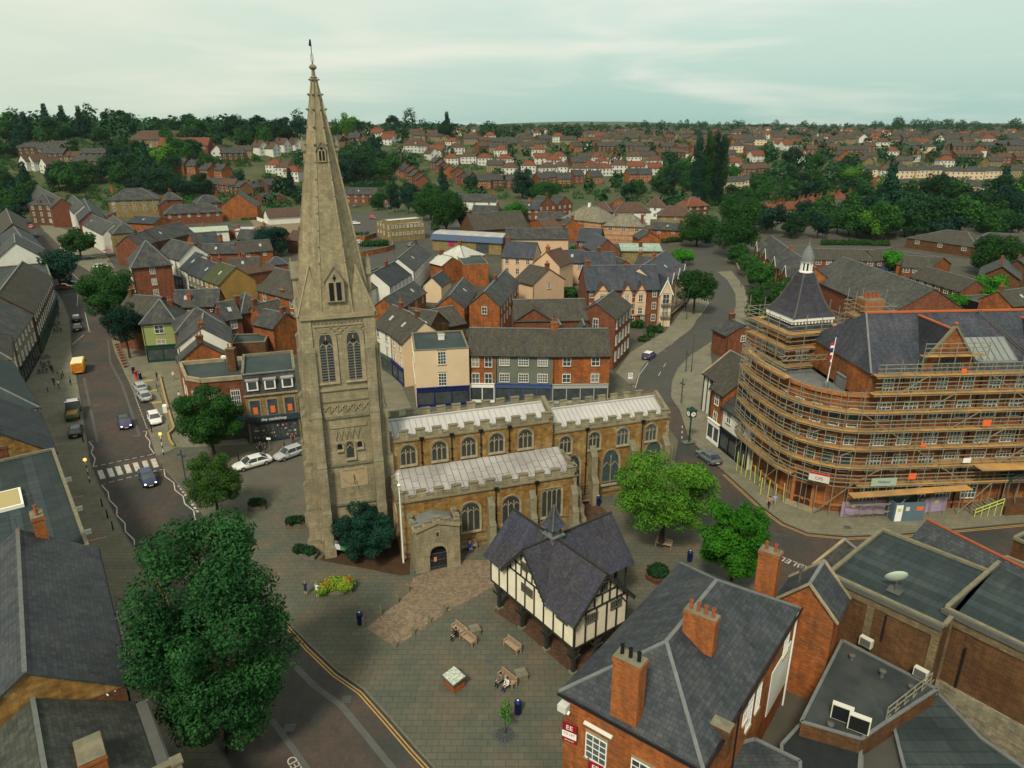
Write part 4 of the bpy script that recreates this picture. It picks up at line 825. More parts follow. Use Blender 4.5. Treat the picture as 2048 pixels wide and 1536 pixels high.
for i in range(4):
 # clasping corner pilasters and buttress pairs
 for s in (-1, 1):
  x, y, r = rt(i, s*2.85, 0)
  buttress(tw, x, y, r, .95, [(1.25,5.0),(1.0,10.2),(.75,15.6),(.4,22.2)], STONE)
  x, y, r = rt(i, s*3.0, 0); a = MB(); a.box(-.55,.5,-.12,0,0,25.4,STONE); a.build('pilaster', tw, loc=(x,y,0), rz=r)
  x, y, r = rt(i, s*1.3, 0); arch_win(tw, x, y, 19.0, r, 1.25, 5.0, 1.25, 2, True, TRIM, CGLASS, tr=.42, louvre=True)
  a = MB()
  for dx, dz in ((0,.12),(0,-.12),(.12,0),(-.12,0)): a.box(dx-.09,dx+.09,-.1,-.03,dz-.09,dz+.09,BLACK)
  a.build('quatrefoil', tw, loc=(x,y,23.05), rz=r)
 # bands of carved tracery
 a = MB(); x, y, r = rt(i, 0, 0)
 for k_ in range(13): u = -2.3 + k_*.37; a.bar((u,-.06,24.95),(u+.18,-.06,25.2),.07,TRIM); a.bar((u+.18,-.06,25.2),(u+.36,-.06,24.95),.07,TRIM)
 for k_ in range(6):
  u = -2.25 + k_*.78
  for sg in (-1, 1): a.bar((u,-.06,24.25-.25*sg),(u+.74,-.06,24.25+.25*sg),.07,TRIM); a.bar((u,-.06,16.15-.42*sg),(u+.74,-.06,16.15+.42*sg),.09,TRIM)
  a.bar((u+.74,-.06,15.7),(u+.74,-.06,16.6),.07,TRIM)
 a.bar((-2.35,-.05,23.85),(2.35,-.05,23.85),.08,TRIM); a.bar((-2.35,-.05,24.65),(2.35,-.05,24.65),.08,TRIM)
 a.build('carved_band', tw, loc=(x,y,0), rz=r)
x, y, r = rt(0, 0, 0)
arch_win(tw, x+.15, y, 10.55, 0, .75, 1.75, .5, 1, True, TRIM, CGLASS, tr=.2)
for s in (-1, 1): arch_win(tw, x+.15+s*1.0, y, 11.6, 0, .5, .6, .25, 1, True, TRIM, BLACK, tr=.14, tracery=False)
a = MB()
for k_ in range(-2, 3):
 u = .15 + k_*.55; a.bar((u-.25,-.07,12.7),(u,-.07,13.9),.07,TRIM); a.bar((u,-.07,13.9),(u+.25,-.07,12.7),.07,TRIM)
a.box(-1.7,2.0,-.1,0,14.0,14.35,TRIM); a.build('niche_canopy', tw, loc=(x,y,0))
DIAL = mat('sundial_plaster', (.36,.28,.17), c2=(.28,.22,.14), sc=2); a = MB(); a.box(-1.3,1.5,-.03,0,7.2,9.35,DIAL); sdl = a.build('sundial', tw, loc=(x+.2,y,0))
a = MB(); a.bar((.1,-.03,8.6),(.1,-.55,7.6),.06,BLACK); a.build('gnomon', sdl); RUST = colmat('faded_red_lettering', (.17,.07,.04), .9)
tm = text_mesh('IMPROVE THE TIME', .26, RUST, depth=.004); o = obj('lettering', tm, sdl, (.1,-.04,9.12)); o.rotation_euler = (rad(90),0,0)
a = MB()
for k_ in range(12): t = rad(-20 - k_*12.7); a.bar((.1+1.0*math.cos(t),-.035,8.6+.9*math.sin(t)),(.1+1.25*math.cos(t),-.035,8.6+1.15*math.sin(t)),.05,RUST,.02)
a.build('hour_mark', sdl)
# broach spire
a = MB(); ZB, ZT = 25.78, 46.9; RB = 3.55 / math.cos(math.pi/8)
def octr(z): t = (z - ZB) / (ZT - ZB); return RB * (1 - t) ** .93 + .14 * t
zs = [ZB + (ZT-ZB)*i/12 for i in range(13)]
prof = [(octr(z), z) for z in zs]; a.lathe(prof, STONE2, (xc, yc, 0), 8, rot=math.pi/8); sp = a.build('spire', tw)
a = MB(); hw = 3.62
for sx, sy in ((-1,-1),(1,-1),(1,1),(-1,1)):
 c = (xc+sx*hw, yc+sy*hw, ZB); e1 = (xc+sx*1.2, yc+sy*hw, ZB); e2 = (xc+sx*hw, yc+sy*1.2, ZB); z_ = 30.2; rr_ = octr(z_)*.97; top = (xc+sx*rr_*.707, yc+sy*rr_*.707, z_)
 P = [(c, e1, top), (e2, c, top)]
 for f_ in P:
  f_ = list(f_); nrm = (Vector(f_[1])-Vector(f_[0])).cross(Vector(f_[2])-Vector(f_[0]))
  if nrm.dot(Vector((sx,sy,0))) < 0: f_ = [f_[1], f_[0], f_[2]]
  a.poly(f_, STONE2)
 a.bar(c, top, .14, TRIM); a.build('broach', sp); a = MB()
for k_ in range(8):
 t = math.pi/8 + k_*math.pi/4; a = MB(); ct, st = math.cos(t), math.sin(t)
 for i in range(12): z0, z1 = zs[i], zs[i+1]; r0, r1 = octr(z0), octr(z1); a.bar((xc+r0*ct,yc+r0*st,z0),(xc+r1*ct,yc+r1*st,z1),.15,TRIM)
 z = 30.5
 while z < 46.8:
  r0 = octr(z); s_ = .13 if z > 40 else .09
  a.bar((xc+r0*ct,yc+r0*st,z),(xc+(r0+s_*1.9)*ct,yc+(r0+s_*1.9)*st,z+s_*1.3),s_,TRIMD); z += 1.5 if z < 43 else 1.25
 a.build('crocketed_rib', sp)
def lucarne(i, z, w, h):
 _, _, r = onface(i); ap = octr(z) * math.cos(math.pi/8); x, y = xc + ap*math.sin(r), yc - ap*math.cos(r); d = w*.62
 a = MB(); e = .25
 a.box(-w/2,w/2,-d*.35,1.2,0,h*.6,TRIM); a.poly([(-w/2,-d*.35,h*.6),(w/2,-d*.35,h*.6),(0,-d*.35,h)],TRIM)
 for s in (-1,1): a.hexa([(0,-d*.35-.1,h),(s*(w/2+.15),-d*.35-.1,h*.6-.12),(s*(w/2+.15),1.4,h*.6-.12),(0,1.6,h),(0,-d*.35-.1,h+.12),(s*(w/2+.15),-d*.35-.1,h*.6),(s*(w/2+.15),1.4,h*.6),(0,1.6,h+.12)],TRIMD)
 a.tube((0,-d*.3,h),(0,-d*.3,h+.45),.06,TRIM,n=6); l = a.build('lucarne', sp, loc=(x,y,z), rz=r)
 for s in (-1,1):
  g_ = MB(); g_.box(s*w*.2-w*.13,s*w*.2+w*.13,-d*.35-.03,-d*.35-.005,.12,h*.56,BLACK); g_.build('opening', l)
 g_ = MB(); g_.box(-.06,.06,-d*.35-.03,-d*.35-.005,h*.6,h*.78,BLACK); g_.box(-.16,.16,-d*.35-.032,-d*.35-.006,h*.66,h*.72,BLACK); g_.build('quatrefoil', l)
for i in range(4): lucarne(i, 27.0, 1.7, 3.3); lucarne(i, 39.6, .75, 1.7)
a = MB(); a.lathe([(.14,47.1),(.34,47.3),(.18,47.42),(.14,47.9),(.36,48.1),(.3,48.25),(.1,48.4)], TRIMD, (xc,yc,-.5), 8); a.build('finial', sp)
a = MB(); a.tube((xc,yc,48.3),(xc,yc,50.4),.035,BLACK,n=6)
for t in (0,1.57,3.14,4.71):
 for i in range(6):
  b0, b1 = i/6*5, (i+1)/6*5; a.bar((xc+math.cos(t)*(.02+.07*b0*(1-b0/6)),yc+math.sin(t)*(.02+.07*b0*(1-b0/6)),48.4+b0*.17),(xc+math.cos(t)*(.02+.07*b1*(1-b1/6)),yc+math.sin(t)*(.02+.07*b1*(1-b1/6)),48.4+b1*.17),.03,BLACK)
a.hexa([(xc-.2,yc-.02,49.9),(xc+.05,yc-.02,49.8),(xc+.05,yc+.02,49.8),(xc-.2,yc+.02,49.9),(xc-.1,yc-.02,50.45),(xc+.03,yc-.02,50.3),(xc+.03,yc+.02,50.3),(xc-.1,yc+.02,50.45)],BLACK)
a.build('weather_vane', sp, loc=(0,0,-.5))
# flagpole in front of the aisle corner
fp = g('T', 215, 1170, .12); t = thing('flagpole', 'tall bare white flagpole standing between the tower bush and the church porch', 'flagpole', fp)
a = MB(); a.tube((0,0,0),(0,0,10.2),.09,WFRAME,.05,10); a.build('pole', t); a = MB(); a.ball((0,0,10.28),.1,WFRAME,8); a.build('finial', t); a = MB(); a.lathe([(.12,8.9),(.2,9.05),(.12,9.2)],WFRAME,n=8); a.build('collar', t)
# timber-framed old school on posts, in the middle of the plaza
GP = g('U', 790, 1490, .12); GA = math.atan2((g('U',190,960,.12)-GP).y, (g('U',190,960,.12)-GP).x)
# frame: x runs from the near corner away to the left, y runs to the right/back
GS = thing('old_grammar_school', 'timber-framed hall with cream panels on dark oak posts, cross-gabled slate roof and small louvred turret', 'timber hall', GP, GA)
LX = 11.7
v_ = g('U',1130,1285,.12)-GP; LY = 5.85; YF = 9.4
# y must point away from the camera: flip when needed
SY = 1 if (-math.sin(GA)*v_.x+math.cos(GA)*v_.y) > 0 else -1
def Y(y): return y*SY
Z0, Z1 = 2.5, 5.65; o_ = .0; xg = 6.3; G2 = 2.7
def gbox(a, x0, x1, y0, y1, z0, z1, m): a.box(x0, x1, min(Y(y0),Y(y1)), max(Y(y0),Y(y1)), z0, z1, m)
def gpoly(a, P, m): P = [(x, Y(y), z) for x, y, z in P]; a.poly(P if SY > 0 else P[::-1], m)
for px_, py_ in [(x, y) for x in (.12, 3.6, 7.1, 10.6) for y in (.12, 5.0)] + [(.12, 2.6), (10.6, 2.6), (xg-G2+.2, YF-.2), (xg+G2-.2, YF-.2), (xg-G2+.2, 7.4), (xg+G2-.2, 7.4)]:
 if 1:
  a = MB(); a.box(-.28,.28,-.28,.28,-.0,.22,TRIMD); a.tbox(-.17,.17,-.17,.17,.22,Z0-.2,.03,OAK)
  for sx, sy in ((1,0),(-1,0),(0,1),(0,-1)):
   if 0 <= px_ + sx*.1 <= LX and 0 <= py_ + sy*.1 <= LY: a.bar((sx*.12,Y(sy*.12),1.5),(sx*.75,Y(sy*.75),Z0-.12),.14,OAK)
  a.build('post', GS, loc=(px_, Y(py_), 0))
a = MB(); gbox(a, -.03, LX+.03, -.03, LY+.03, Z0-.02, Z0+.14, OAK); gbox(a, xg-G2-.03, xg+G2+.03, LY+.04, YF+.03, Z0-.02, Z0+.14, OAK); a.build('floor', GS)
# ridges: one along x (eaves on the long sides), one across giving the side gables
W2 = LY/2; yc_ = LY/2; slope = 1.07; ZR = Z1 + W2*slope
a = MB(); e = 0.0
for P in ([(-e,-e,Z0),(LX+e,-e,Z0),(LX+e,-e,Z1),(-e,-e,Z1)],[(LX+e,LY+e,Z0),(-e,LY+e,Z0),(-e,LY+e,Z1),(LX+e,LY+e,Z1)],[(LX+e,-e,Z0),(LX+e,LY+e,Z0),(LX+e,LY+e,Z1),(LX+e,yc_,ZR-.05),(LX+e,-e,Z1)],[(-e,LY+e,Z0),(-e,-e,Z0),(-e,-e,Z1),(-e,yc_,ZR-.05),(-e,LY+e,Z1)],
          [(xg-G2,-e,Z1),(xg+G2,-e,Z1),(xg,-e,ZR-.05)],[(xg+G2,LY+e,Z1),(xg-G2,LY+e,Z1),(xg,LY+e,ZR-.05)]): gpoly(a, P, PLASTER)
wl = a.build('plaster_wall', GS)
def timber(pts2, face, w=.12):      # on face: 'a' long side y=-e, 'b' near gable x=-e, 'c' far side y=LY+e, 'd' far gable
 a = MB()
 for (u0,z0),(u1,z1) in pts2:
  f = {'a': lambda u,z:(u,Y(-e-.03),z),'c':lambda u,z:(u,Y(LY+e+.03),z),'f':lambda u,z:(xg-G2-.03,Y(u),z),'h':lambda u,z:(u,Y(YF+.03),z),'b':lambda u,z:(-e-.03,Y(u),z),'d':lambda u,z:(LX+e+.03,Y(u),z)}[face]
  a.bar(f(u0,z0), f(u1,z1), w, OAK, w, up=(0,1,0) if face in 'ach' else (1,0,0))
 return a.build('timber_frame', GS)
def frame(lo, hi, face, n, gc, gw):
 P = [((lo,Z0+.1),(hi,Z0+.1)),((lo,Z1),(hi,Z1))]
 for i in range(n+1): u = lo+(hi-lo)*i/n; P.append(((u,Z0),(u,Z1)))
 for s in (0,1): u = lo if s == 0 else hi; sg = 1 if s == 0 else -1; P.append(((u,Z1-1.1),(u+sg*.8,Z1)))
 # gable studs
 for k_ in range(-3,4) if gw > 0 else ():
  u = gc + k_*gw/3.5; zt = Z1 + (gw-abs(u-gc))*(ZR-Z1)/gw - .1
  if zt > Z1 + .15: P.append(((u,Z1),(u,zt)))
 for zz in (Z1+1.1, Z1+2.2) if gw > 0 else ():
  hwid = gw-(zz-Z1)/((ZR-Z1)/gw)-.1
  if hwid > .2: P.append(((gc-hwid,zz),(gc+hwid,zz)))
 timber(P, face)
frame(-e, LX+e, 'a', 9, xg, G2); frame(LY, YF, 'f', 3, 0, -9); frame(xg-G2, xg+G2, 'h', 4, xg, G2); frame(-e, LY+e, 'b', 5, yc_, W2); frame(-e, LY+e, 'd', 5, yc_, W2)
def gwin(x, y, z, rz, w, h):
 a = MB(); n = max(3, int(w/.2))
 for i in range(n+1): xx = -w/2+w*i/n; a.box(xx-.03,xx+.03,-.12,-.02,0,h,OAKG)
 a.box(-w/2-.05,w/2+.05,-.13,-.02,-.08,0,OAKG); a.box(-w/2-.05,w/2+.05,-.13,-.02,h,h+.08,OAKG); o = a.build('window', GS, loc=(x,y,z), rz=rz)
 b = MB(); b.poly([(-w/2,-.035,0),(w/2,-.035,0),(w/2,-.035,h),(-w/2,-.035,h)], GLASS); b.build('pane', o)
ra = 0 if SY > 0 else math.pi
rb = -math.pi/2
for u, w_, z in ((xg-.1,1.5,Z1-1.3),(1.5,1.3,Z1-1.2),(xg+.3,.9,Z1+.9)): gwin(u, Y(-e), z, ra, w_, .65)
for u, w_, z in ((LY*.3,1.3,Z1-1.1),(LY*.78,1.2,Z1-.95),(yc_+.15,.7,Z1+1.25)): gwin(-e, Y(u), z, rb, w_, .65)
# roof slabs, each slope cut at the valleys
ov = .5; t_ = .14; a = MB()
def slab(P): 
 P = [Vector((x, Y(y), z)) for x, y, z in P]
 nrm = (P[1]-P[0]).cross(P[2]-P[0]).normalized()
 if nrm.z < 0: P = P[::-1]; nrm = -nrm
 b = [p + nrm*.02 for p in P]; c = [p + nrm*(t_+.02) for p in P]; a.poly(c, SLATEV); a.poly(b[::-1], SLATEV)
 for i in range(len(P)): j = (i+1) % len(P); a.poly([b[i], b[j], c[j], c[i]], SLATEV)
zl = Z1 - (ov-.0)*slope; XA, XB = -e-ov, LX+e+ov; yl, yh = -e-ov, LY+e+ov; q1, q2 = xg-G2-ov, xg+G2+ov
for y0 in (yl, yh):
 slab([(XA,y0,zl),(q1,y0,zl),(xg,yc_,ZR),(XA,yc_,ZR)]); slab([(q2,y0,zl),(XB,y0,zl),(XB,yc_,ZR),(xg,yc_,ZR)])
 ye = yl if y0 == yl else YF+ov
 slab([(q1,y0,zl),(q1,ye,zl),(xg,ye,ZR),(xg,yc_,ZR)] if ye != y0 else [(q1,y0,zl),(xg,y0,ZR),(xg,yc_,ZR)]); slab([(xg,ye,ZR),(q2,ye,zl),(q2,y0,zl),(xg,yc_,ZR)] if ye != y0 else [(xg,y0,ZR),(q2,y0,zl),(xg,yc_,ZR)])
rf = a.build('roof', GS)
a = MB(); zz = ZR+.17
for p0, p1 in (((XA,yc_,zz),(XB,yc_,zz)),((xg,yl,zz),(xg,YF+ov,zz))): a.bar((p0[0],Y(p0[1]),p0[2]),(p1[0],Y(p1[1]),p1[2]),.2,OAK,.12)
for q_ in (q1,q2):
 for y0 in (yl,yh): a.bar((q_,Y(y0),zl+.2),(xg,Y(yc_),ZR+.18),.2,LEADD,.05)
a.build('ridge_and_valley_lead', rf)
for p0, p1 in (((q1,yl,zl),(xg,yl,ZR)),((q2,yl,zl),(xg,yl,ZR)),((q1,YF+ov,zl),(xg,YF+ov,ZR)),((q2,YF+ov,zl),(xg,YF+ov,ZR)),((XA,yl,zl),(XA,yc_,ZR)),((XA,yh,zl),(XA,yc_,ZR)),((XB,yl,zl),(XB,yc_,ZR)),((XB,yh,zl),(XB,yc_,ZR))):
 a = MB(); A_ = Vector((p0[0],Y(p0[1]),p0[2]-.02)); B_ = Vector((p1[0],Y(p1[1]),p1[2]-.02)); a.bar(A_, B_, .09, OAK, .24)
 for i in range(12): c = A_.lerp(B_, (i+.5)/12) - Vector((0,0,.18)); a.ball(c, .1, OAK, 6)
 a.build('barge_board', rf)
# turret
a = MB(); cx, cy = xg, Y(yc_); a.box(cx-.55,cx+.55,cy-.55,cy+.55,ZR-.5,ZR+.35,LEADD); a.box(cx-.72,cx+.72,cy-.72,cy+.72,ZR+.35,ZR+.5,LEADD)
for sx in (-1,1):
 for sy in (-1,1): a.box(cx+sx*.42-.07,cx+sx*.42+.07,cy+sy*.42-.07,cy+sy*.42+.07,ZR+.5,ZR+1.35,STEELD)
tu = a.build('turret', rf); a = MB(); pr = [(1.05,1.3),(.75,1.6),(.5,2.0),(.3,2.5),(.12,3.05),(.04,3.3)]
a.lathe([(r*1.15, ZR+z) for r, z in pr], SLATEB, (cx,cy,0), 4, rot=math.pi/4); a.build('turret_roof', tu); a = MB()
for k_ in range(4):
 t = math.pi/4 + k_*math.pi/2
 for i in range(5): (r0,z0),(r1,z1) = pr[i], pr[i+1]; a.bar((cx+r0*1.17*math.cos(t),cy+r0*1.17*math.sin(t),ZR+z0+.02),(cx+r1*1.17*math.cos(t),cy+r1*1.17*math.sin(t),ZR+z1+.02),.1,CHAN)
a.tube((cx,cy,ZR+3.2),(cx,cy,ZR+4.3),.025,BLACK,n=5); a.bar((cx-.25,cy,ZR+3.9),(cx+.3,cy,ZR+3.9),.04,BLACK); a.build('hip_lead', tu)
# the big brick hall wrapped in scaffolding
HB = mat('hall_brick', (.2,.082,.034), kind='brick', c2=(.12,.05,.024), sc=1.1, bw=.5, bh=.2, mortar=.95, c3=(.36,.12,.03), sc3=.28, amt3=.6)  # brick tone darkened to include the shade the scaffolding casts
HBO = mat('sandstone_band', (.36,.15,.06), c2=(.26,.11,.045), sc=1.5, kind='uv')
TH = thing('town_hall', 'large red brick hall with rounded corner, slate roofs with orange ridges and a spired tower', 'hall', (0,0,0))
foot = [(31.4,89),(31.6,84.5),(32.2,81.2),(32.9,78.4),(34.0,76.4),(35.5,75.0),(37.2,74.1),(39.2,73.8)]
fa = rad(4.2); FD = Vector((math.cos(fa), math.sin(fa), 0)); F0 = Vector((39.2, 73.8, 0)); FE = F0 + FD*34; FN = Vector((-FD.y, FD.x, 0))
a = MB()
def rib(a, P, z0, z1, m, close=False):
 for i in range(len(P)-1): a.poly([(*P[i],z0),(*P[i+1],z0),(*P[i+1],z1),(*P[i],z1)], m)
rib(a, foot, -.2, 14.7, HB); a.poly([(*F0[:2],-.2),(*FE[:2],-.2),(*FE[:2],17.3),(*F0[:2],17.3)], HB)
bk = F0 + FN*14; be = FE + FN*14
a.poly([(*be[:2],-.2),(*bk[:2],-.2),(*bk[:2],17.3),(*be[:2],17.3)], HB); a.poly([(*bk[:2],14),(*F0[:2],14),(*F0[:2],17.3),(*bk[:2],17.3)], HB)
a.poly([(31.4,89,-.2),(33.5,93,-.2),(33.5,93,14.7),(31.4,89,14.7)][::-1], HB)
wl = a.build('wall', TH)
a = MB(); a.poly([(*p,13.6) for p in foot] + [(bk.x,bk.y,13.6),(33.5,93,13.6)], LEADD); a.build('corner_terrace', TH)
a = MB()
for z, t, h in ((14.75,.5,.3),(11.6,.3,.25),(8.3,.25,.2),(4.9,.3,.25),(1.0,.3,.3)):
 for i in range(len(foot)-1): a.bar((*foot[i],z),(*foot[i+1],z),t,HBO,h)
 a.bar((*F0[:2],z),(*FE[:2],z),t,HBO,h)
a.bar((*F0[:2],17.3),(*FE[:2],17.3),.6,HBO,.35); a.build('stone_band', TH)
def on(f, u, o=0.0): p = F0 + FD*u - FN*o; return p.x, p.y
for r_, (z, h, w, st) in enumerate(((1.5,1.9,1.7,'wide'),(5.4,2.0,1.6,'wide'),(8.7,1.4,1.6,'wide'),(11.9,1.9,1.5,'geo'),(15.2,1.5,1.2,'geo'))):
 for j in range(10):
  u = 2.2 + j*3.1
  if u > 25 or (r_ == 0 and u > 15): continue
  x, y = on(0, u, .01); window(TH, x, y, z, fa, w, h, st, WFRAME, BGLASS, HBO)
for u in (3.8, 12.9, 18.8): x, y = on(0, u, .0); a = MB(); a.tube((0,-.12,.2),(0,-.12,17),.07,BLACK); a.build('drainpipe', TH, loc=(x,y,0))
for i in range(1, len(foot)-1):
 p, q_ = Vector(foot[i]), Vector(foot[i+1]); m_ = (p+q_)/2; d = q_-p; r = math.atan2(d.y, d.x)
 for z, h in ((5.4,2.1),(11.0,2.1),(8.8,.9)):
  if i == 4 and z < 3: continue
  window(TH, m_.x+.01*math.sin(r), m_.y-.01*math.cos(r), z, r, 1.1, h, 'one' if h > 1 else 'case', WFRAME, BGLASS, HBO)
# doorway in the rounded corner
p, q_ = Vector(foot[4]), Vector(foot[5]); m_ = (p+q_)/2; d = q_-p; r = math.atan2(d.y, d.x)
a = MB(); a.box(-1.35,-1.0,-.35,0,0,4.4,HBO); a.box(1.0,1.35,-.35,0,0,4.4,HBO); a.box(-1.4,1.4,-.4,0,4.4,4.8,HBO); a.box(-1,1,-.2,0,2.9,3.05,HBO); dr = a.build('doorway', TH, loc=(m_.x,m_.y,.12), rz=r)
DOORW = mat('dark_oak_door', (.06,.025,.015), c2=(.04,.018,.01), sc=3)
for s in (-1,1): a = MB(); a.box(min(0,s*.98),max(0,s*.98),-.12,-.02,0,2.88,DOORW); [a.box(s*.49-.35,s*.49+.35,-.15,-.12,.2+k*.9,.9+k*.9,DOORW) for k in range(3)]; a.build('door', dr)
a = MB(); a.box(-.95,.95,-.06,-.02,3.06,4.38,GLASS); a.build('fanlight', dr)
a = MB(); a.box(-1.8,1.8,-1.3,0,-.1,.14,TRIM); a.build('step', dr)
# main roof: ridge parallel to the front
EV = 17.4; RG = 22.3; a = MB(); e0 = F0 - FN*.4 - FD*.2; e1 = FE - FN*.4; r0 = F0 + FN*7.0 + FD*2.5; r1 = FE + FN*7.0; b0 = F0 + FN*14.4 - FD*.2; b1 = FE + FN*14.4
def v3(p, z): return (p.x, p.y, z)
a.poly([v3(e0,EV),v3(e1,EV),v3(r1,RG),v3(r0,RG)], SLATEB); a.poly([v3(b1,EV),v3(b0,EV),v3(r0,RG),v3(r1,RG)], SLATEB); a.poly([v3(b0,EV),v3(e0,EV),v3(r0,RG)], SLATEB); a.poly([v3(e0,EV),v3(b0,EV),v3(b1,EV),v3(e1,EV)], SLATEB)
rf = a.build('roof', TH); RT = mat('orange_ridge', (.42,.11,.04), c2=(.33,.09,.035), sc=3)
a = MB(); a.bar(v3(r0,RG+.08),v3(r1,RG+.08),.32,RT,.2); a.bar(v3(r0,RG+.08),v3(e0,EV+.1),.2,LEADD,.1); a.build('ridge_tiles', rf)
# gabled dormers on the front
for gi, u in enumerate((8.6, 21.0)):
 w = 3.3; ga = 22.4 if gi == 0 else 22.0; P = lambda uu, o, z: v3(F0 + FD*(u+uu) - FN*o, z)
 a = MB(); a.poly([P(-w,.02,17.3),P(w,.02,17.3),P(w*.8,.02,18.8),P(0,.02,ga),P(-w*.8,.02,18.8)], HB); dm = a.build('gable', TH)
 a = MB(); a.bar(P(-w*.95,.0,18.2),P(0,.0,ga+.2),.4,TRIMD,.2); a.bar(P(w*.95,.0,18.2),P(0,.0,ga+.2),.4,TRIMD,.2); a.ball(P(0,.0,ga+.4),.25,TERRA); a.build('coping', dm)
 a = MB(); rz_ = ga - .35
 for s in (-1,1):
  q0 = [P(s*w*.95,-.2,17.6),P(0,-.2,rz_),P(0,-6.6,rz_),P(s*w*.95,-.8,17.6)]; a.poly(q0 if s > 0 else q0[::-1], SLATEB); a.poly((q0 if s < 0 else q0[::-1]), SLATEB)
 a.build('dormer_roof', dm); a = MB(); a.bar(P(0,-.2,rz_+.06),P(0,-6.4,rz_+.06),.26,RT,.16); a.build('ridge_tiles', dm)
 a = MB()
 for k_ in range(9): t = math.pi*k_/8; a.bar(P(.5*math.cos(t),.08,17.7+.5*math.sin(t)),P(1.7*math.cos(t),.08,17.7+1.15*math.sin(t)),.09,CHAN)
 for k_ in range(12):
  t, t2 = math.pi*k_/12, math.pi*(k_+1)/12
  for rr_ in (.5,1.1,1.75): a.bar(P(rr_*math.cos(t),.08,17.7+rr_*.7*math.sin(t)),P(rr_*math.cos(t2),.08,17.7+rr_*.7*math.sin(t2)),.09,CHAN)
 f_ = a.build('wheel_window', dm)
 g_ = MB(); g_.poly([P(1.7*math.cos(math.pi*k_/12),.05,17.7+1.2*math.sin(math.pi*k_/12)) for k_ in range(13)], GLASS); g_.build('pane', f_)
a = MB(); P = lambda uu, o, z: v3(F0 + FD*(uu) - FN*o, z)
a.hexa([P(12.2,-.6,18.0),P(17.2,-.6,18.0),P(17.2,-3.4,18.6),P(12.2,-3.4,18.6),P(12.2,-.6,18.3),P(17.2,-.6,18.3),P(17.2,-3.4,20.2),P(12.2,-3.4,20.2)], mat('dull_lead',(.2,.22,.21),c2=(.15,.165,.16),sc=.6)); [a.bar(P(12.3+i*.8,-.6,18.36),P(12.3+i*.8,-3.4,20.26),.07,LEADD) for i in range(7)]; fl = a.build('lead_flat', rf)
for gi, (ua, ub) in enumerate(((16.6,17.7),)):
 a = MB()
 for s in (-.22,.22): a.bar(P(16.0+s,-6.6,RG+.2),P(19.3+s,-.4,EV+.6),.07,CHAN)
 for k_ in range(26): t = k_/25; a.bar(P(16.0-.22+3.3*t,-6.6+6.2*t,RG+.2+(EV+.4-RG)*t),P(16.0+.22+3.3*t,-6.6+6.2*t,RG+.2+(EV+.4-RG)*t),.05,CHAN)
 o = a.build('ladder'); tag(o, 'long aluminium roof ladder hooked over the orange ridge of the hall', 'ladder', 'roof ladders on the hall')
a = MB()
for s in (-.2,.2): a.bar(P(19.9+s,-.5,EV+.5),P(22.6+s,-2.8,20.9),.07,CHAN)
for k_ in range(14): t = k_/13; a.bar(P(19.7+2.7*t,-.5-2.3*t,EV+.5+3*t),P(20.1+2.7*t,-.5-2.3*t,EV+.5+3*t),.05,CHAN)
tag(a.build('ladder'), 'short aluminium ladder leaning on the right hand dormer of the hall roof', 'ladder', 'roof ladders on the hall')
# tower
TC = Vector((37.5, 90.7, 0)); TA = rad(15); tw_ = 2.75
a = MB(); a.box(-tw_,tw_,-tw_,tw_,8,18.0,HB); tt = a.build('tower', TH, loc=TC, rz=TA)
a = MB()
for z, t in ((17.9,.35),(16.9,.2),(12.2,.2)): a.box(-tw_-t,tw_+t,-tw_-t,tw_+t,z-.15,z+.15,HBO)
a.build('stone_band', tt)
a = MB(); h1 = tw_+.25; a.hexa([(-h1,-h1,18.06),(h1,-h1,18.06),(h1,h1,18.06),(-h1,h1,18.06),(-h1+.35,-h1+.35,19.5),(h1-.35,-h1+.35,19.5),(h1-.35,h1-.35,19.5),(-h1+.35,h1-.35,19.5)], SLATEB); a.build('slate_skirt', tt)
a = MB(); a.box(-tw_-.25,tw_+.25,-tw_-.25,tw_+.25,19.5,19.95,WFRAME)
for i in range(12):
 for s in (-1,1): u = -tw_+.1+i*(2*tw_-.2)/11; a.box(u-.08,u+.08,s*(tw_+.05)-.25,s*(tw_+.05)+.25,19.2,19.5,WFRAME); a.box(s*(tw_+.05)-.25,s*(tw_+.05)+.25,u-.08,u+.08,19.2,19.5,WFRAME)
a.build('white_cornice', tt)
pr = [(tw_+.35,20.0),(2.6,20.5),(2.0,21.6),(1.55,22.8),(1.25,23.7),(1.2,23.8),(1.15,23.85),(.95,24.7),(.75,25.2)]
a = MB(); a.lathe([(r*1.414,z) for r,z in pr], SLATEV, (0,0,0), 4, rot=math.pi/4); ts = a.build('tower_roof', tt)
a = MB()
for k_ in range(4):
 t = math.pi/4+k_*math.pi/2
 for i in range(len(pr)-1): (r0_,z0),(r1_,z1) = pr[i],pr[i+1]; a.bar((r0_*1.42*math.cos(t),r0_*1.42*math.sin(t),z0),(r1_*1.42*math.cos(t),r1_*1.42*math.sin(t),z1),.16,CHAN)
 a.build('hip_lead', ts); a = MB()
a = MB(); a.lathe([(.85,25.2),(.85,25.35),(.58,25.4)],WFRAME,n=8)
for k_ in range(8): t = k_*math.pi/4; a.box(.62*math.cos(t)-.09,.62*math.cos(t)+.09,.62*math.sin(t)-.09,.62*math.sin(t)+.09,25.4,26.5,WFRAME)
a.lathe([(.75,26.4),(.88,26.6),(.0,26.6)],WFRAME,n=8); a.lathe([(.88,26.62),(.82,27.1),(.56,27.8),(.25,28.4),(.1,28.6),(.16,28.75),(.05,28.9),(.03,29.5)],LEADD,n=8); a.build('cupola', ts)
a = MB(); a.lathe([(.4,25.4),(.4,26.5)],BLACK,n=8); a.build('cupola_louvre', ts)
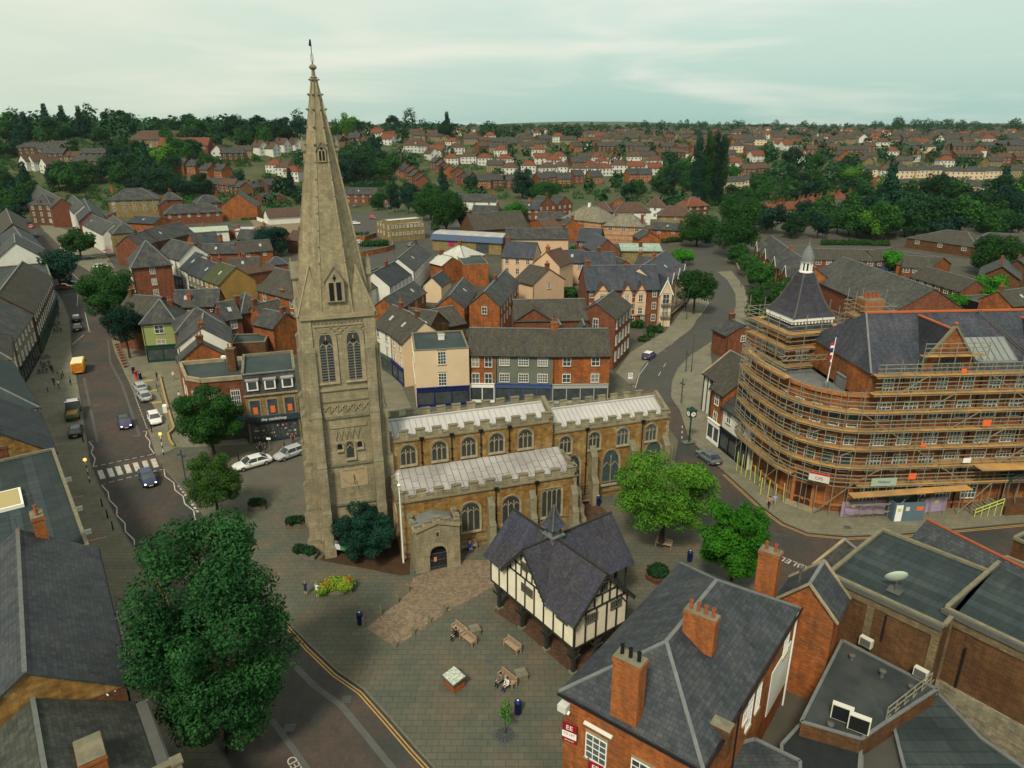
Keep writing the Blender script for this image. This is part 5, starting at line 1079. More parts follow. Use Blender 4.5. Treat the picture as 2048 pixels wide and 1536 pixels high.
for f_ in range(4):
 r = TA*0 + f_*math.pi/2
 for j in range(5):
  u = -1.6+j*.8; x = u*math.cos(r)+(tw_+.01)*math.sin(r); y = u*math.sin(r)-(tw_+.01)*math.cos(r); window(tt, x, y, 14.6, r, .42, 1.1, 'case', WFRAME, GLASS, HBO)
for f_, u in ((0,-.2),(3,.4)):
 r = f_*math.pi/2
 for j in range(3): uu = u-1.2+j*1.2; x = uu*math.cos(r)+(tw_+.01)*math.sin(r); y = uu*math.sin(r)-(tw_+.01)*math.cos(r); window(tt, x, y, 10.2, r, .7, 1.6, 'sash', WFRAME, GLASS, HBO)
# chimney stack behind the tower with its own platforms
cp = Vector((44.3, 86.5, 0)); a = MB(); a.tbox(-.95,.95,-.7,.7,14,22.6,.0,HB); a.tbox(-1.1,1.1,-.85,.85,21.4,22.6,-.2,HBO); a.box(-1.25,1.25,-1,1,22.6,22.8,TRIMD); ck = a.build('chimney', TH, loc=cp, rz=fa)
for i in range(4): c = MB(); c.lathe([(.18,0),(.16,.7),(.2,.75)],TERRA,n=8); c.build('chimney_pot', ck, loc=(-.75+i*.5,0,22.8))
# arcade with two arched canopies at the right end
for j, u in enumerate((19.6, 23.2, 26.8)):
 x, y = on(0, u, .0); a = MB()
 for s in (-1.5,1.5):
  a.tube((s,-1.6,0),(s,-1.6,2.9),.1,CHAN); a.box(s-.16,s+.16,-1.76,-1.44,2.9,3.1,CHAN)
 for k_ in range(10):
  t, t2 = math.pi*k_/10, math.pi*(k_+1)/10; a.hexa([(1.5*math.cos(t),-1.9,3.1+1.1*math.sin(t)),(1.5*math.cos(t),0,3.1+1.1*math.sin(t)),(1.5*math.cos(t2),0,3.1+1.1*math.sin(t2)),(1.5*math.cos(t2),-1.9,3.1+1.1*math.sin(t2))]+[(1.62*math.cos(t),-1.9,3.1+1.22*math.sin(t)),(1.62*math.cos(t),0,3.1+1.22*math.sin(t)),(1.62*math.cos(t2),0,3.1+1.22*math.sin(t2)),(1.62*math.cos(t2),-1.9,3.1+1.22*math.sin(t2))], BGLASS)
  a.bar((.45*math.cos(t),-1.86,3.1+.35*math.sin(t)),(1.5*math.cos(t),-1.86,3.1+1.1*math.sin(t)),.06,CHAN)
  a.bar((.9*math.cos(t),-1.86,3.1+.7*math.sin(t)),(.9*math.cos(t2),-1.86,3.1+.7*math.sin(t2)),.05,CHAN)
 a.bar((-1.5,-1.86,3.1),(1.5,-1.86,3.1),.12,CHAN)
 for k_ in range(12): xx = -1.4+k_*.254; a.tube((xx,-1.7,0),(xx,-1.7,1.0),.015,CHAN,n=4)
 a.bar((-1.5,-1.7,1.0),(1.5,-1.7,1.0),.05,CHAN)
 a.build('arched_canopy', TH, loc=(x,y,1.2), rz=fa)
a = MB(); x, y = on(0, 18, 0)
a.hexa([(0,-2.1,0),(16,-2.1,0),(16,-.02,0),(0,-.02,0),(0,-2.1,1.25),(16,-2.1,1.25),(16,-.02,1.25),(0,-.02,1.25)], BRICKD); a.build('plinth', TH, loc=(x,y,0), rz=fa)
x, y = on(0, 14.4, .8); a = MB()
for i in range(8): a.box(i*.4,i*.4+.42,-1.2,.7,0,.16*(i+1),TRIMD)
st_ = a.build('entrance_steps', TH, loc=(x,y,.1), rz=fa)
YR = colmat('yellow_padded_tube', (.45,.5,.12)); a = MB()
for s in (-1.25,):
 for z in (.5,.95): a.bar((0,s,z),(3.2,s,z+1.28),.08,YR)
 for i in range(5): a.tube((i*.8,s,0),(i*.8,s,1.05+i*.3),.045,YR,n=6)
a.build('handrail', st_)
# ---- scaffolding
SC = thing('scaffolding', 'galvanised tube scaffolding with timber boards wrapped round the brick hall and its tower', 'scaffolding', (0,0,0))
def offpoly(P, o):
 out = []
 for j, p in enumerate(P):
  a_ = Vector(P[max(j-1,0)]); b_ = Vector(P[min(j+1,len(P)-1)]); d = (b_-a_).normalized(); out.append((p[0]+d.y*o, p[1]-d.x*o))
 return out
fine = []
path = foot + [tuple((F0+FD*u)[:2]) for u in (4,8,12,16,20,24,28)]
inner, outer = offpoly(path, .35), offpoly(path, 1.45)
def samp(P, step):
 out = []; acc = 0; 
 for i in range(len(P)-1):
  a_, b_ = Vector(P[i]), Vector(P[i+1]); L_ = (b_-a_).length; s = -acc % step if acc else 0
  s = (step - acc % step) % step
  while s < L_: out.append(tuple(a_.lerp(b_, s/L_))); s += step
  acc += L_
 return out
lifts = [4.2,6.4,8.7,10.9,13.1,15.3,17.4]
corner_n = 7
PM = MB(); PM.tube((0,0,0),(0,0,1),.045,STEEL,n=6); POLE = PM.mesh('standard')
rr = random.Random(5); so_ = samp(outer, 1.7); si = samp(inner, 2.1)
for i, p in enumerate(so_):
 iscorner = p[0] < 39; top = (15.2 if iscorner else 18.5) + rr.uniform(-.2,1.5); z0 = .1
 if 50 < p[0] < 62 and p[1] < 76: z0 = 1.3 if p[0] > 55 else .1
 o = obj('standard', POLE, SC, (p[0], p[1], z0)); o.scale = (1,1,top-z0)
for i, p in enumerate(si):
 top = (15.2 if p[0] < 39 else 18.4); o = obj('standard', POLE, SC, (p[0], p[1], .1)); o.scale = (1,1,top)
YM = MB(); YM.tube((0,0,0),(0,0,1),.06,YR,n=6); YP = YM.mesh('padded_standard')
for x, y in ((480,0),(0,0)): pass
for i in range(11):
 t = i/10; P_ = g('M',285,740,.12).lerp(g('M',575,935,.12), t) if i < 7 else g('M',430,885,.12).lerp(g('M',570,935,.12),(i-7)/3)
 o = obj('padded_standard', YP, SC, P_); o.scale = (1,1,2.5+rr.uniform(-.4,.3)); o.rotation_euler = (rr.uniform(-.06,.06),rr.uniform(-.06,.06),0)
for li, z in enumerate(lifts):
 for seg in (0, 1):
  if seg == 0: Po, Pi = outer[:corner_n+1], inner[:corner_n+1]
  else: Po, Pi = outer[corner_n:], inner[corner_n:]
  if seg == 0 and z > 15.4: continue
  a = MB()
  for i in range(len(Po)-1):
   if (seg == 0 and li == 0 and i > 3) or (seg == 0 and z > 15 and i > 2): continue
   lerp = lambda A, B, t: (A[0]+(B[0]-A[0])*t, A[1]+(B[1]-A[1])*t)
   for k_ in range(4):
    t0, t1 = .05+k_*.235, .05+k_*.235+.215; c = [lerp(Pi[i],Po[i],t0), lerp(Pi[i],Po[i],t1), lerp(Pi[i+1],Po[i+1],t1), lerp(Pi[i+1],Po[i+1],t0)]
    zz = z + .01*(k_ % 2); a.hexa([(*c_,zz) for c_ in c] + [(*c_,zz+.045) for c_ in c], BOARD)
   a.bar((*Po[i],z+.14),(*Po[i+1],z+.14),.04,BOARD,.2)
  a.build('board_lift', SC)
  for dz in (-.1,.5,.95,1.4):
   a = MB()
   for i in range(len(Po)-1 if not (seg == 0 and z > 15) else 3): a.bar((*Po[i],z+dz),(*Po[i+1],z+dz),.075,STEEL)
   a.build('ledger', SC)
  a = MB()
  for i in range(len(Pi)-1): a.bar((*Pi[i],z-.1),(*Pi[i+1],z-.1),.07,STEEL)
  a.build('ledger', SC)
for i in range(0, len(so_)-2, 2):
 for li in range(len(lifts)-1):
  if so_[i][0] < 39 and lifts[li+1] > 15: continue
  if (i//2 + li) % 3: continue
  a = MB(); p, q_ = so_[i], so_[i+2]; up = ((i//2 + li) % 2); a.bar((*p,lifts[li+up]+.1),(*q_,lifts[li+1-up]+.1),.085,STEEL); a.build('brace', SC)
for i in range(0, len(so_)-2, 5):
 a = MB(); a.bar((*so_[i],.2),(*so_[i+2],lifts[0]),.085,STEEL); a.build('brace', SC)
# ground level criss-cross bay by the hoarding
for u in (0,1.2,2.4,3.6):
 for z in (1.0,2.0,3.0): a = MB(); x0, y0 = on(0,u-1,1.5); x1, y1 = on(0,u+1.5,1.9); a.bar((x0,y0,z),(x1,y1,z+.02*u),.075,STEEL); a.build('ledger', SC)
# wide platform at first lift, right
a = MB(); P = lambda uu, o, z: v3(F0 + FD*(uu) - FN*o, z)
a.hexa([P(9.3,1.2,6.5),P(27,1.2,6.5),P(27,-.0,6.5),P(9.3,0,6.5),P(9.3,1.2,6.58),P(27,1.2,6.58),P(27,0,6.58),P(9.3,0,6.58)], BOARD); a.hexa([P(13.2,3.0,6.5),P(27,3.0,6.5),P(27,1.5,6.5),P(13.2,1.5,6.5),P(13.2,3.0,6.56),P(27,3.0,6.56),P(27,1.5,6.56),P(13.2,1.5,6.56)], BOARD); a.build('board_lift', SC)
a = MB(); a.hexa([P(-1,2.6,3.4),P(13,2.6,3.9),P(13,1.4,3.9),P(-1,1.4,3.4),P(-1,2.6,3.48),P(13,2.6,3.98),P(13,1.4,3.98),P(-1,1.4,3.48)], BOARD); a.build('board_lift', SC)
# scaffold round the tower
def ringscaf(c, ang, hw, zs, top, zb, step=2.1):
 R_ = Matrix.Rotation(ang, 3, 'Z')
 def W_(x, y, z): p = R_ @ Vector((x,y,0)); return (c.x+p.x, c.y+p.y, z)
 for z in zs:
  a = MB()
  for x0, x1, y0, y1 in ((-hw,hw,-hw,-hw+.9),(-hw,hw,hw-.9,hw),(-hw,-hw+.9,-hw+.9,hw-.9),(hw-.9,hw,-hw+.9,hw-.9)): a.hexa([W_(x0,y0,z),W_(x1,y0,z),W_(x1,y1,z),W_(x0,y1,z),W_(x0,y0,z+.06),W_(x1,y0,z+.06),W_(x1,y1,z+.06),W_(x0,y1,z+.06)], BOARD)
  a.build('board_lift', SC)
  for dz in (-.15,.5,1.05,1.6):
   for s in ((-hw,-hw,hw,-hw),(hw,-hw,hw,hw),(hw,hw,-hw,hw),(-hw,hw,-hw,-hw)):
    b = MB(); d = Vector((s[2]-s[0],s[3]-s[1],0)).normalized()*.4; b.bar(W_(s[0]-d.x,s[1]-d.y,z+dz),W_(s[2]+d.x,s[3]+d.y,z+dz),.075,STEEL); b.build('ledger', SC)
 n = max(1, int(2*hw/step))
 for i in range(n+1):
  u = -hw+2*hw*i/n
  for x, y in ((u,-hw),(u,hw),(-hw,u),(hw,u)):
   if abs(u) == hw and y == u: continue
   p = W_(x,y,0); o = obj('standard', POLE, SC, (p[0],p[1],zb)); o.scale = (1,1,top-zb+rr.uniform(0,1.6))
ringscaf(TC, TA, 4.5, [11.8, 14.1, 16.5, 18.4], 20.2, 9.6)
ringscaf(cp, fa, 1.9, [14.6, 17.2, 20.6], 22.5, 13.5, 1.9)
for u, w in ((8.6, 3.6),(21.0,3.6)):
 a = MB(); a.hexa([P(u-w,1.0,19.4),P(u+w,1.0,19.4),P(u+w,.2,19.4),P(u-w,.2,19.4),P(u-w,1.0,19.46),P(u+w,1.0,19.46),P(u+w,.2,19.46),P(u-w,.2,19.46)], BOARD); a.build('board_lift', SC)
 for z in (19.9,20.4,20.9): b = MB(); b.bar(P(u-w,1.0,z),P(u+w,1.0,z),.075,STEEL); b.build('ledger', SC)
 for s in (-w,-w/2,0,w/2,w): p = P(u+s,1.0,0); o = obj('standard', POLE, SC, (p[0],p[1],17.4)); o.scale = (1,1,3.6)
# lattice beams across the corner terrace
for (xa,ya),(xb,yb) in (((32.4,82.5),(41.2,83.6)),((38.6,82.8),(42.5,77.2))):
 b = MB(); A_ = Vector((xa,ya,0)); B_ = Vector((xb,yb,0)); n = 14
 for z in (15.9,16.5): b.bar((xa,ya,z),(xb,yb,z),.08,STEEL)
 for i in range(n): c0, c1 = A_.lerp(B_, i/n), A_.lerp(B_, (i+1)/n); b.bar((c0.x,c0.y,15.9 if i%2 else 16.5),(c1.x,c1.y,16.5 if i%2 else 15.9),.06,STEEL)
 b.build('lattice_beam', SC)
# banners and small panels
def panel(name, label, cat, u, o, z, w, h, m, txt=None, tm=None, group=None, ts=.3):
 x, y = on(0, u, o); t = thing(name, label, cat, (x,y,z), fa, group); b = MB(); b.box(-w/2,w/2,-.03,0,0,h,m); b.build('sheet', t)
 if txt: l = obj('lettering', text_mesh(txt, ts, tm, depth=.004), t, (0,-.04,h/2)); l.rotation_euler = (rad(90),0,0)
 return t
PALE = colmat('banner_vinyl', (.5,.52,.48)); RDT = colmat('red_lettering', (.4,.02,.03)); NVT = colmat('dark_lettering', (.03,.05,.12)); ORG = colmat('orange_sheet', (.65,.13,.04))
panel('banner', 'pale green banner with dark heading tied to the middle of the scaffolding', 'banner', 2.9, 1.56, 4.3, 3.0, 1.0, colmat('pale_green_vinyl', (.3,.38,.3)), 'Midland', NVT, 'banners on the scaffolding', .45)
px_, py_ = g('M', 700, 715, 5.2)[:2]
t = thing('banner', 'white banner with a red heading above the corner doorway', 'banner', (35.0,72.9,4.6), rad(-30), 'banners on the scaffolding'); b = MB(); b.box(-1.1,1.1,-.03,0,0,1.1,PALE); b.box(-1.1,1.1,-.034,-.031,.85,1.1,RDT); b.build('sheet', t); l = obj('lettering', text_mesh('CPS', .5, RDT, depth=.004), t, (0,-.045,.4)); l.rotation_euler = (rad(90),0,0)
for i, (u, z, s) in enumerate(((6.2,5.0,.75),(13.6,11.3,.8),(17.5,15.8,.6),(9.5,17.7,.5),(6.7,9.0,.5))): panel('warning_sheet', ['orange sheet hung low on the scaffold beside the pale banner','orange sheet on the scaffold, middle of the fourth lift','orange sheet on the upper scaffold boards, far right','small orange sheet at eaves level under the left dormer','small orange sheet halfway up, above the pale banner'][i], 'sheet', u, 1.5, z, s*1.2, s, ORG, None, None, 'orange warning sheets on the scaffolding')
panel('notice', 'small white estate board tilted on the scaffold right of the banners', 'notice', 12.2, 1.6, 6.9, .9, .6, WFRAME)
# site hoarding in front
LIL = mat('lilac_sheeting', (.34,.25,.36), c2=(.26,.2,.3), sc=1.5, bump=.4); STL = mat('grey_blue_steel', (.10,.15,.18), c2=(.08,.12,.15), sc=.8, rough=.5)
for i, (x0, x1) in enumerate(((920,1050),(1053,1195),(1425,1562))):
 A_ = g('M', x0, 1024 if i == 0 else (1016 if i == 1 else 1000), .12); B_ = g('M', x1, 1016 if i == 0 else (1006 if i == 1 else 985), .12); d = B_-A_; t = thing('hoarding_panel', ['leftmost lilac sheeted hoarding panel under the scaffold','middle lilac sheeted hoarding panel beside the grey site cabin','lilac sheeted hoarding panel right of the grey site cabin, by the steps'][i], 'hoarding', A_, math.atan2(d.y,d.x), 'lilac sheeted hoarding panels')
 b = MB(); L_ = d.length; b.box(0,L_,-.03,.03,.05,1.9,LIL); b.build('sheet', t); b = MB(); [b.tube((u,.06,0),(u,.06,2.0),.03,STEEL,n=6) for u in (0,L_/2,L_)]; b.bar((0,.06,1.95),(L_,.06,1.95),.05,STEEL); b.build('frame', t); b = MB(); b.box(L_*.45,L_*.45+.5,-.045,-.032,1.2,1.6,YR); b.build('sticker', t)
A_ = g('M',1240,1052,.12); B_ = g('M',1425,1044,.12); d = B_-A_; L_ = d.length; t = thing('site_cabin', 'grey blue open topped steel site enclosure with a white door on the pavement', 'site enclosure', A_, math.atan2(d.y,d.x))
for x0,x1,y0,y1,nm in ((0,L_,-.04,.04,'front_panel'),(0,L_,2.3,2.38,'back_panel'),(-.04,.04,.05,2.29,'side_panel'),(L_-.04,L_+.04,.05,2.29,'side_panel')): b = MB(); b.box(x0,x1,y0,y1,0,2.4,STL); b.build(nm, t)
b = MB(); b.box(.15,.95,-.08,-.045,.05,2.1,WFRAME); dd = b.build('door', t); b = MB(); b.box(.35,.75,-.09,-.082,1.3,1.7,YR); b.build('sticker', dd)
for x0, m_ in ((1.3,PALE),(2.6,ORG)): b = MB(); b.box(x0,x0+(.45 if m_ is PALE else .8),-.06,-.045,1.35,1.85,m_); b.build('notice', t)
# union flag on its pole on the corner terrace
fpz = Vector((36.6,78.2,13.6)); t = thing('flag_on_pole', 'red white and blue flag hanging limp from a white pole on the corner terrace', 'flag', fpz)
b = MB(); b.tube((0,0,0),(.25,0,6.6),.07,WFRAME,.04,8); b.build('pole', t); b = MB(); b.lathe([(.35,-.1),(.3,1.2),(.1,1.3)],LEADD,n=8); b.build('base', t)
rr2 = random.Random(2); fl = thing; b = MB(); FB = colmat('flag_blue',(.02,.03,.18)); FR = colmat('flag_red',(.45,.02,.03)); cols = [FR,WFRAME,FB,FB,WFRAME,FR,FR,WFRAME,FB,FR]
for i in range(10):
 z = 5.9-i*.28; w0 = .42-.03*i; b.hexa([(.2-w0-rr2.uniform(0,.1),-.08,z-.28),(.2,-.02,z-.28),(.2,.05,z-.28),(.2-w0,.03,z-.28),(.2-w0,-.06,z),(.2,-.02,z),(.2,.05,z),(.2-w0,.05,z)], cols[i])
b.build('flag', t)
b = MB(); b.box(-1.6,1.6,-1,1,0,1.6,LEADD); b.tbox(-1.7,1.7,-1.1,1.1,1.6,1.75,.2,LEADD); tag(b.build('water_tank', loc=(40.3,79.5,13.65), rz=.1), 'dark green grey tank on the terrace behind the hall corner', 'tank')
# the town centre
def wing(t, x0, x1, y0, y1, z, rh, wm, rm, win=None, ov=.25, trim=None, zb=0.0):
 """a front gable growing out of a wall: ridge runs back from the front"""
 w = MB(); xm = (x0+x1)/2; w.poly([(x0,y0,zb),(x1,y0,zb),(x1,y0,z),(xm,y0,z+rh),(x0,y0,z)], wm); w.poly([(x1,y0,zb),(x1,y1,zb),(x1,y1,z),(x1,y0,z)], wm); w.poly([(x0,y1,zb),(x0,y0,zb),(x0,y0,z),(x0,y1,z)], wm)
 o = w.build('gable_wall', t); a = MB(); s = rh/((x1-x0)/2)
 for sg in (-1, 1):
  xe = xm + sg*((x1-x0)/2+ov); ze = z - ov*s; P = [(xe,y0-ov,ze+.02),(xm,y0-ov,z+rh+.02),(xm,y1,z+rh+.02),(xe,y1,ze+.02)]
  if sg > 0: P = P[::-1]
  P = P[::-1]; a.hexa([*P, *[(x,y,zz+.14) for x,y,zz in P]] if sg else P, rm)
 a.build('gable_roof', t)
 if trim:
  c = MB()
  for sg in (-1,1): c.bar((xm+sg*((x1-x0)/2+ov),y0-ov-.03,z-ov*s+.03),(xm,y0-ov-.03,z+rh+.05),.07,trim,.22)
  c.build('barge_board', o)
 if win:
  for zz, W_, H_ in win: window(t, xm, y0-.005, zz, 0, W_, H_, 'sash')
 return o
B = build
# cookshop with slate mansard
A_, B_ = g('J',1215,870,7.2), g('J',1690,820,7.2); d = B_-A_; rz = math.atan2(d.y,d.x); L_ = d.length
t = thing('cook_shop', 'buff brick shop with slate mansard and dark fascia reading the cookshop, beside the church tower', 'shop', (A_.x,A_.y,0), rz)
a = MB(); D = 9.5
for x0,y0,x1,y1 in ((0,0,L_,0),(L_,0,L_,D),(L_,D,0,D),(0,D,0,0)): a.poly([(x0,y0,-.2),(x1,y1,-.2),(x1,y1,7.2),(x0,y0,7.2)], BRICKY)
a.build('wall', t); a = MB(); a.poly([(0,.0,7.25),(L_,.0,7.25),(L_,.75,10.1),(0,.75,10.1)], SLATE); a.poly([(0,D,7.2),(0,0,7.25),(0,.75,10.1),(0,D,10.1)], SLATE); a.poly([(L_,0,7.25),(L_,D,7.2),(L_,D,10.1),(L_,.75,10.1)], SLATE); a.poly([(L_,D,7.2),(0,D,7.2),(0,D,10.1),(L_,D,10.1)], SLATE); a.poly([(0,.75,10.1),(L_,.75,10.1),(L_,D,10.1),(0,D,10.1)], FELT); r = a.build('mansard_roof', t)
a = MB(); a.bar((0,.7,10.15),(L_,.7,10.15),.3,LEADD,.15); a.box(L_-.3,L_+.1,.8,D,10.0,10.5,TRIMD); a.box(-.1,.25,.8,D,10.0,10.5,TRIMD); a.box(0.26,L_-.31,D-.3,D,10.0,10.5,TRIMD); a.bar((-.1,-.12,7.2),(L_+.1,-.12,7.2),.3,TRIM,.18); a.build('coping', t)
for i in range(3):
 u = L_*(.17+.33*i); a = MB(); a.box(u-.75,u+.75,-.1,.6,7.9,9.35,WFRAME); a.box(u-.9,u+.9,-.22,.65,9.35,9.47,LEAD); dm = a.build('dormer', r); a = MB(); a.box(u-.55,u+.55,-.13,-.1,8.1,9.2,GLASS); a.build('pane', dm)
 a = MB(); a.box(u-.85,u+.85,-.1,0,4.0,6.6,TRIM); w_ = a.build('window', t); a = MB(); a.box(u-.65,u+.65,-.13,-.1,4.1,6.4,GLASS); a.build('pane', w_); a = MB(); a.box(u-.3,u+.3,-.15,-.13,4.4,5.4,ORG); a.build('poster', w_)
a = MB(); SHOPN = colmat('shop_slate_blue', (.03,.045,.055), .5); a.box(-.1,L_+.3,-.5,0,3.1,3.9,SHOPN); a.box(-.05,.25,-.3,0,0,3.1,BRICKY); a.box(L_-.25,L_,-.3,0,0,3.1,BRICKY)
for i in range(6): u = .3+(L_-.6)*i/5; a.box(u-.05,u+.05,-.15,0,0,3.1,SHOPN)
a.box(.3,L_-.3,-.2,0,0,.4,SHOPN); sf = a.build('shopfront', t, loc=(0,0,.12)); a = MB(); a.box(.3,L_-.3,-.08,-.05,.4,3.05,GLASS); gw = a.build('display_window', sf)
rr = random.Random(4); cols = [colmat('goods_red',(.35,.03,.03)), colmat('goods_cream',(.5,.45,.35)), colmat('goods_green',(.1,.2,.08)), colmat('goods_grey',(.3,.33,.35)), colmat('goods_yellow',(.4,.3,.08))]; a = MB()
for i in range(46): u = rr.uniform(.5,L_-.6); z = rr.choice([.5,1.0,1.5,2.0])+rr.uniform(0,.1); s = rr.uniform(.1,.22); a.box(u-s/2,u+s/2,-.1,-.075,z,z+s*1.4,rr.choice(cols))
a.build('window_display', sf)['kind'] = 'stuff'; l = obj('lettering', text_mesh('the cookshop', .62, WFRAME), sf, (L_*.5,-.52,3.47)); l.rotation_euler = (rad(90),0,0)
# brick corner building with flat roof
P = [(-49.4,101.1),(-45.8,94.7),(-43.3,93.6),(-37.8,95.1),(-41.0,103.6)]
t = thing('corner_shop_building', 'brown brick two storey corner building with chamfered front and flat parapet roof beside the cookshop', 'building', (0,0,0)); a = MB(); a.prism(P, -.2, 9.2, FELT, BRICK); a.build('wall', t)
a = MB(); Pi = P + [P[0]]
for i in range(5): a.bar((*Pi[i],9.45),(*Pi[i+1],9.45),.4,TRIM,.6)
a.build('parapet', t)
for (x0,y0),(x1,y1),n in ((P[2],P[3],2),(P[1],P[2],1),(P[0],P[1],2)):
 r = math.atan2(y1-y0,x1-x0)
 for j in range(n): f_ = (j+.5)/n; window(t, x0+(x1-x0)*f_+.02*math.sin(r), y0+(y1-y0)*f_-.02*math.cos(r), 5.4, r, 1.1, 2.1, 'wide')
 a = MB(); LL = math.dist((x0,y0),(x1,y1)); a.box(.1,LL-.1,-.25,-.002,3.0,3.8,colmat('teal_fascia',(.03,.1,.11),.5)); a.box(.2,LL-.2,-.1,-.002,.3,3.0,GLASS); a.build('shopfront', t, loc=(x0,y0,0), rz=r)
chimney(t, -40.6, 98.6, 9.2, 12.6, 1.2, .9, BRICKD, 2)
B('green_shop_house', 'pale green rendered house over a dark green shopfront, hipped slate roof', 'shop', 'J', (278,222), (590,203), 7.6, D=9, roof='hip', wm=GREENW, win={'F':(2,1,1.5,1.5),'R':(1,2)}, wstyle='cross', shop=(DGREEN,None), chim=((.75,.6,3.2),))
B('white_gabled_house', 'slate roofed house with a tall whitewashed gable right of the green shop', 'house', 'J', (605,430), (1085,385), 7.4, D=10, roof='gable', axis='y', wm=WHITE, rm=SLATE, rh=3.0, chim=((.5,.05,3.9),))
B('brick_gabled_house', 'small orange brick gabled house in front of the whitewashed gable', 'house', 'J', (625,560), (1045,500), 6.6, D=3.2, roof='gable', axis='y', wm=BRICKO, rm=SLATE, rh=2.6)
B('slate_hip_house', 'brick house with wide hipped slate roof behind the whitewashed gable', 'house', 'J', (600,300), (1050,245), 7.4, D=8, roof='hip', wm=BRICK)
B('sash_brick_house', 'red brick house end with one white sash window, behind the cookshop', 'house', 'B', (820,1432), (1005,1402), 6.6, D=7, wm=BRICK, win={'F':(2,1,1.1,1.5)}, chim=((.05,.5,2),))
B('flat_yard_roof', 'low flat roofed yard building behind the cookshop', 'outbuilding', 'J', (1090,395), (1400,380), 4.6, D=6, roof='flat', rm=FELT, wm=BRICKD)
B('orange_brick_house', 'tall orange brick house with white stone lintels just left of the church tower', 'house', 'B', (1180,1098), (1625,1212), 8.6, D=10, wm=BRICKO, rm=SLATEM, win={'F':(2,3,1.0,1.7)}, chim=((.55,.1,1.2,1.4,1.0,2),))
B('slate_house', 'brick house with hipped slate roof and tall chimney in front of the orange brick house', 'house', 'B', (1005,1362), (1310,1308), 7.0, D=8, roof='hip', wm=BRICK, chim=((.1,.35,3.2,1.0,.7,2),))
B('stepped_roof_house', 'brick house with steep mossy slates close to the tower', 'house', 'B', (1255,1420), (1520,1350), 6.2, D=6, wm=BRICKO, rm=SLATEM)
B('stepped_roof_house', 'brick house with twin slate valleys behind the cookshop, against the tower', 'house', 'B', (1350,1520), (1640,1440), 6.4, D=6, axis='y', wm=BRICKO, rm=SLATE, rh=2.2)
B('long_brick_house', 'brick house with long grey roof left of the tall chimney, behind the green shop', 'house', 'B', (250,1290), (745,1270), 6.4, D=7, wm=BRICK, rm=SLATE, chim=((.35,.2,2.4,.8,.6,2,BRICKO),), win={'F':(1,4,.9,.8)})
B('orange_gable_house', 'brick house with greenish slate roof next to the old brick meeting house', 'house', 'B', (-20,1400), (330,1280), 7.0, D=8, roof='gable', axis='y', wm=BRICK, rm=SLATEM, rh=3)
# brick hall with hipped roof on the high street
B('market_hall_house', 'large red brick house with cream bands and hipped slate roof behind the high street trees', 'house', 'A', (1345,702), (1757,667), 9.2, D=14, roof='hip', wm=BRICK, win={'F':(3,1,1.1,1.4),'L':(3,4)}, wstyle='geo', chim=((.5,.9,3.4,1.2,.8,3,BRICKO),))
B('white_inn', 'long white rendered inn with slate roof and white chimneys, right of the hipped brick house', 'inn', 'B', (80,702), (318,768), 8.2, D=9, wm=WHITE, win={'F':(2,3)}, chim=((.15,.5,2.6,2.2,1,3,WHITE),(.75,.5,2.4,2.4,1,3,WHITE)), shop=(NAVY,None))
B('brick_gable_shop', 'slate roofed shop with brick end gable next to the white inn', 'shop', 'B', (332,855), (402,885), 7.2, D=9, wm=WHITE, rm=SLATED, win={'F':(2,1)}, chim=((.9,.5,2.4,1.2,1,2,BRICKY),))
B('timber_front_shop', 'slate roofed shop with dark timbered upper front', 'shop', 'B', (412,905), (585,978), 6.8, D=8, wm=TRIMD, rm=SLATED, win={'F':(2,4,.8,1.4)}, shop=(DGREEN,None))
B('ochre_gable_shop', 'shop with mossy roof and a large ochre rendered end gable', 'shop', 'B', (585,978), (758,1042), 6.9, D=9, wm=OCHRE, rm=mat('green_moss_tiles',(.05,.065,.028),kind='brick',c2=(.07,.075,.04),bw=.3,bh=.25,c3=(.045,.06,.02)), win={'F':(2,3,.9,1.4)}, shop=(NAVY,None))
for i, (A_, B_, z, D, wm, rm, rf_, lb) in enumerate([
  ((560,700),(1210,690),5,6,BRICK,SLATE,'gable','long low brick range with pale roof edge behind the ochre gable'), ((980,690),(1345,660),5.5,7,BRICKO,SLATEM,'gable','orange brick cottage with two small windows among the slate roofs'),
  ((870,870),(1210,850),4,6,BRICKD,SLATEM,'gable','low shed with moss green roof among the yards'), ((1290,830),(1510,815),3.5,5,BRICK,SLATEB,'hip','small purple slated pavilion near the tower edge'),
  ((490,590),(770,560),5,7,BRICKO,SLATE,'gable','brick outbuilding below the pale low roof'), ((950,540),(1180,545),5,7,BRICK,SLATE,'gable','brick house with skylight left of the dark round tree'),
  ((620,640),(850,610),6,6,BRICKD,SLATED,'mono','dark lean-to roof beside brick chimneys'), ((1180,480),(1400,500),4.5,6,BRICKD,SLATE,'gable','long brown roof behind the dark round tree'), ((1500,545),(1650,560),4.5,7,BRICKD,TILEB,'gable','brown roofed range with three skylights beside the spire'),
  ((940,945),(1405,870),3.2,4,BRICK,TILEB,'mono','low brown lean-to with a long white gutter above a brick wall'), ((-100,620),(80,560),6,8,BRICK,SLATE,'gable','grey roofed house behind the white inn, with skylights'),
  ((100,560),(480,470),6,9,BRICKD,SLATE,'gable','broad grey roof behind the white inn chimneys')]):
 B('back_building', lb, 'building', 'B', A_, B_, z, D=D, wm=wm, rm=rm, roof=rf_, win={'F':(1,2,.9,1.0)} if i in (1,5) else None, group='small roofs in the back yards left of the tower', chim=((.3,.5,1.6),) if i in (0,1,4,5) else ())
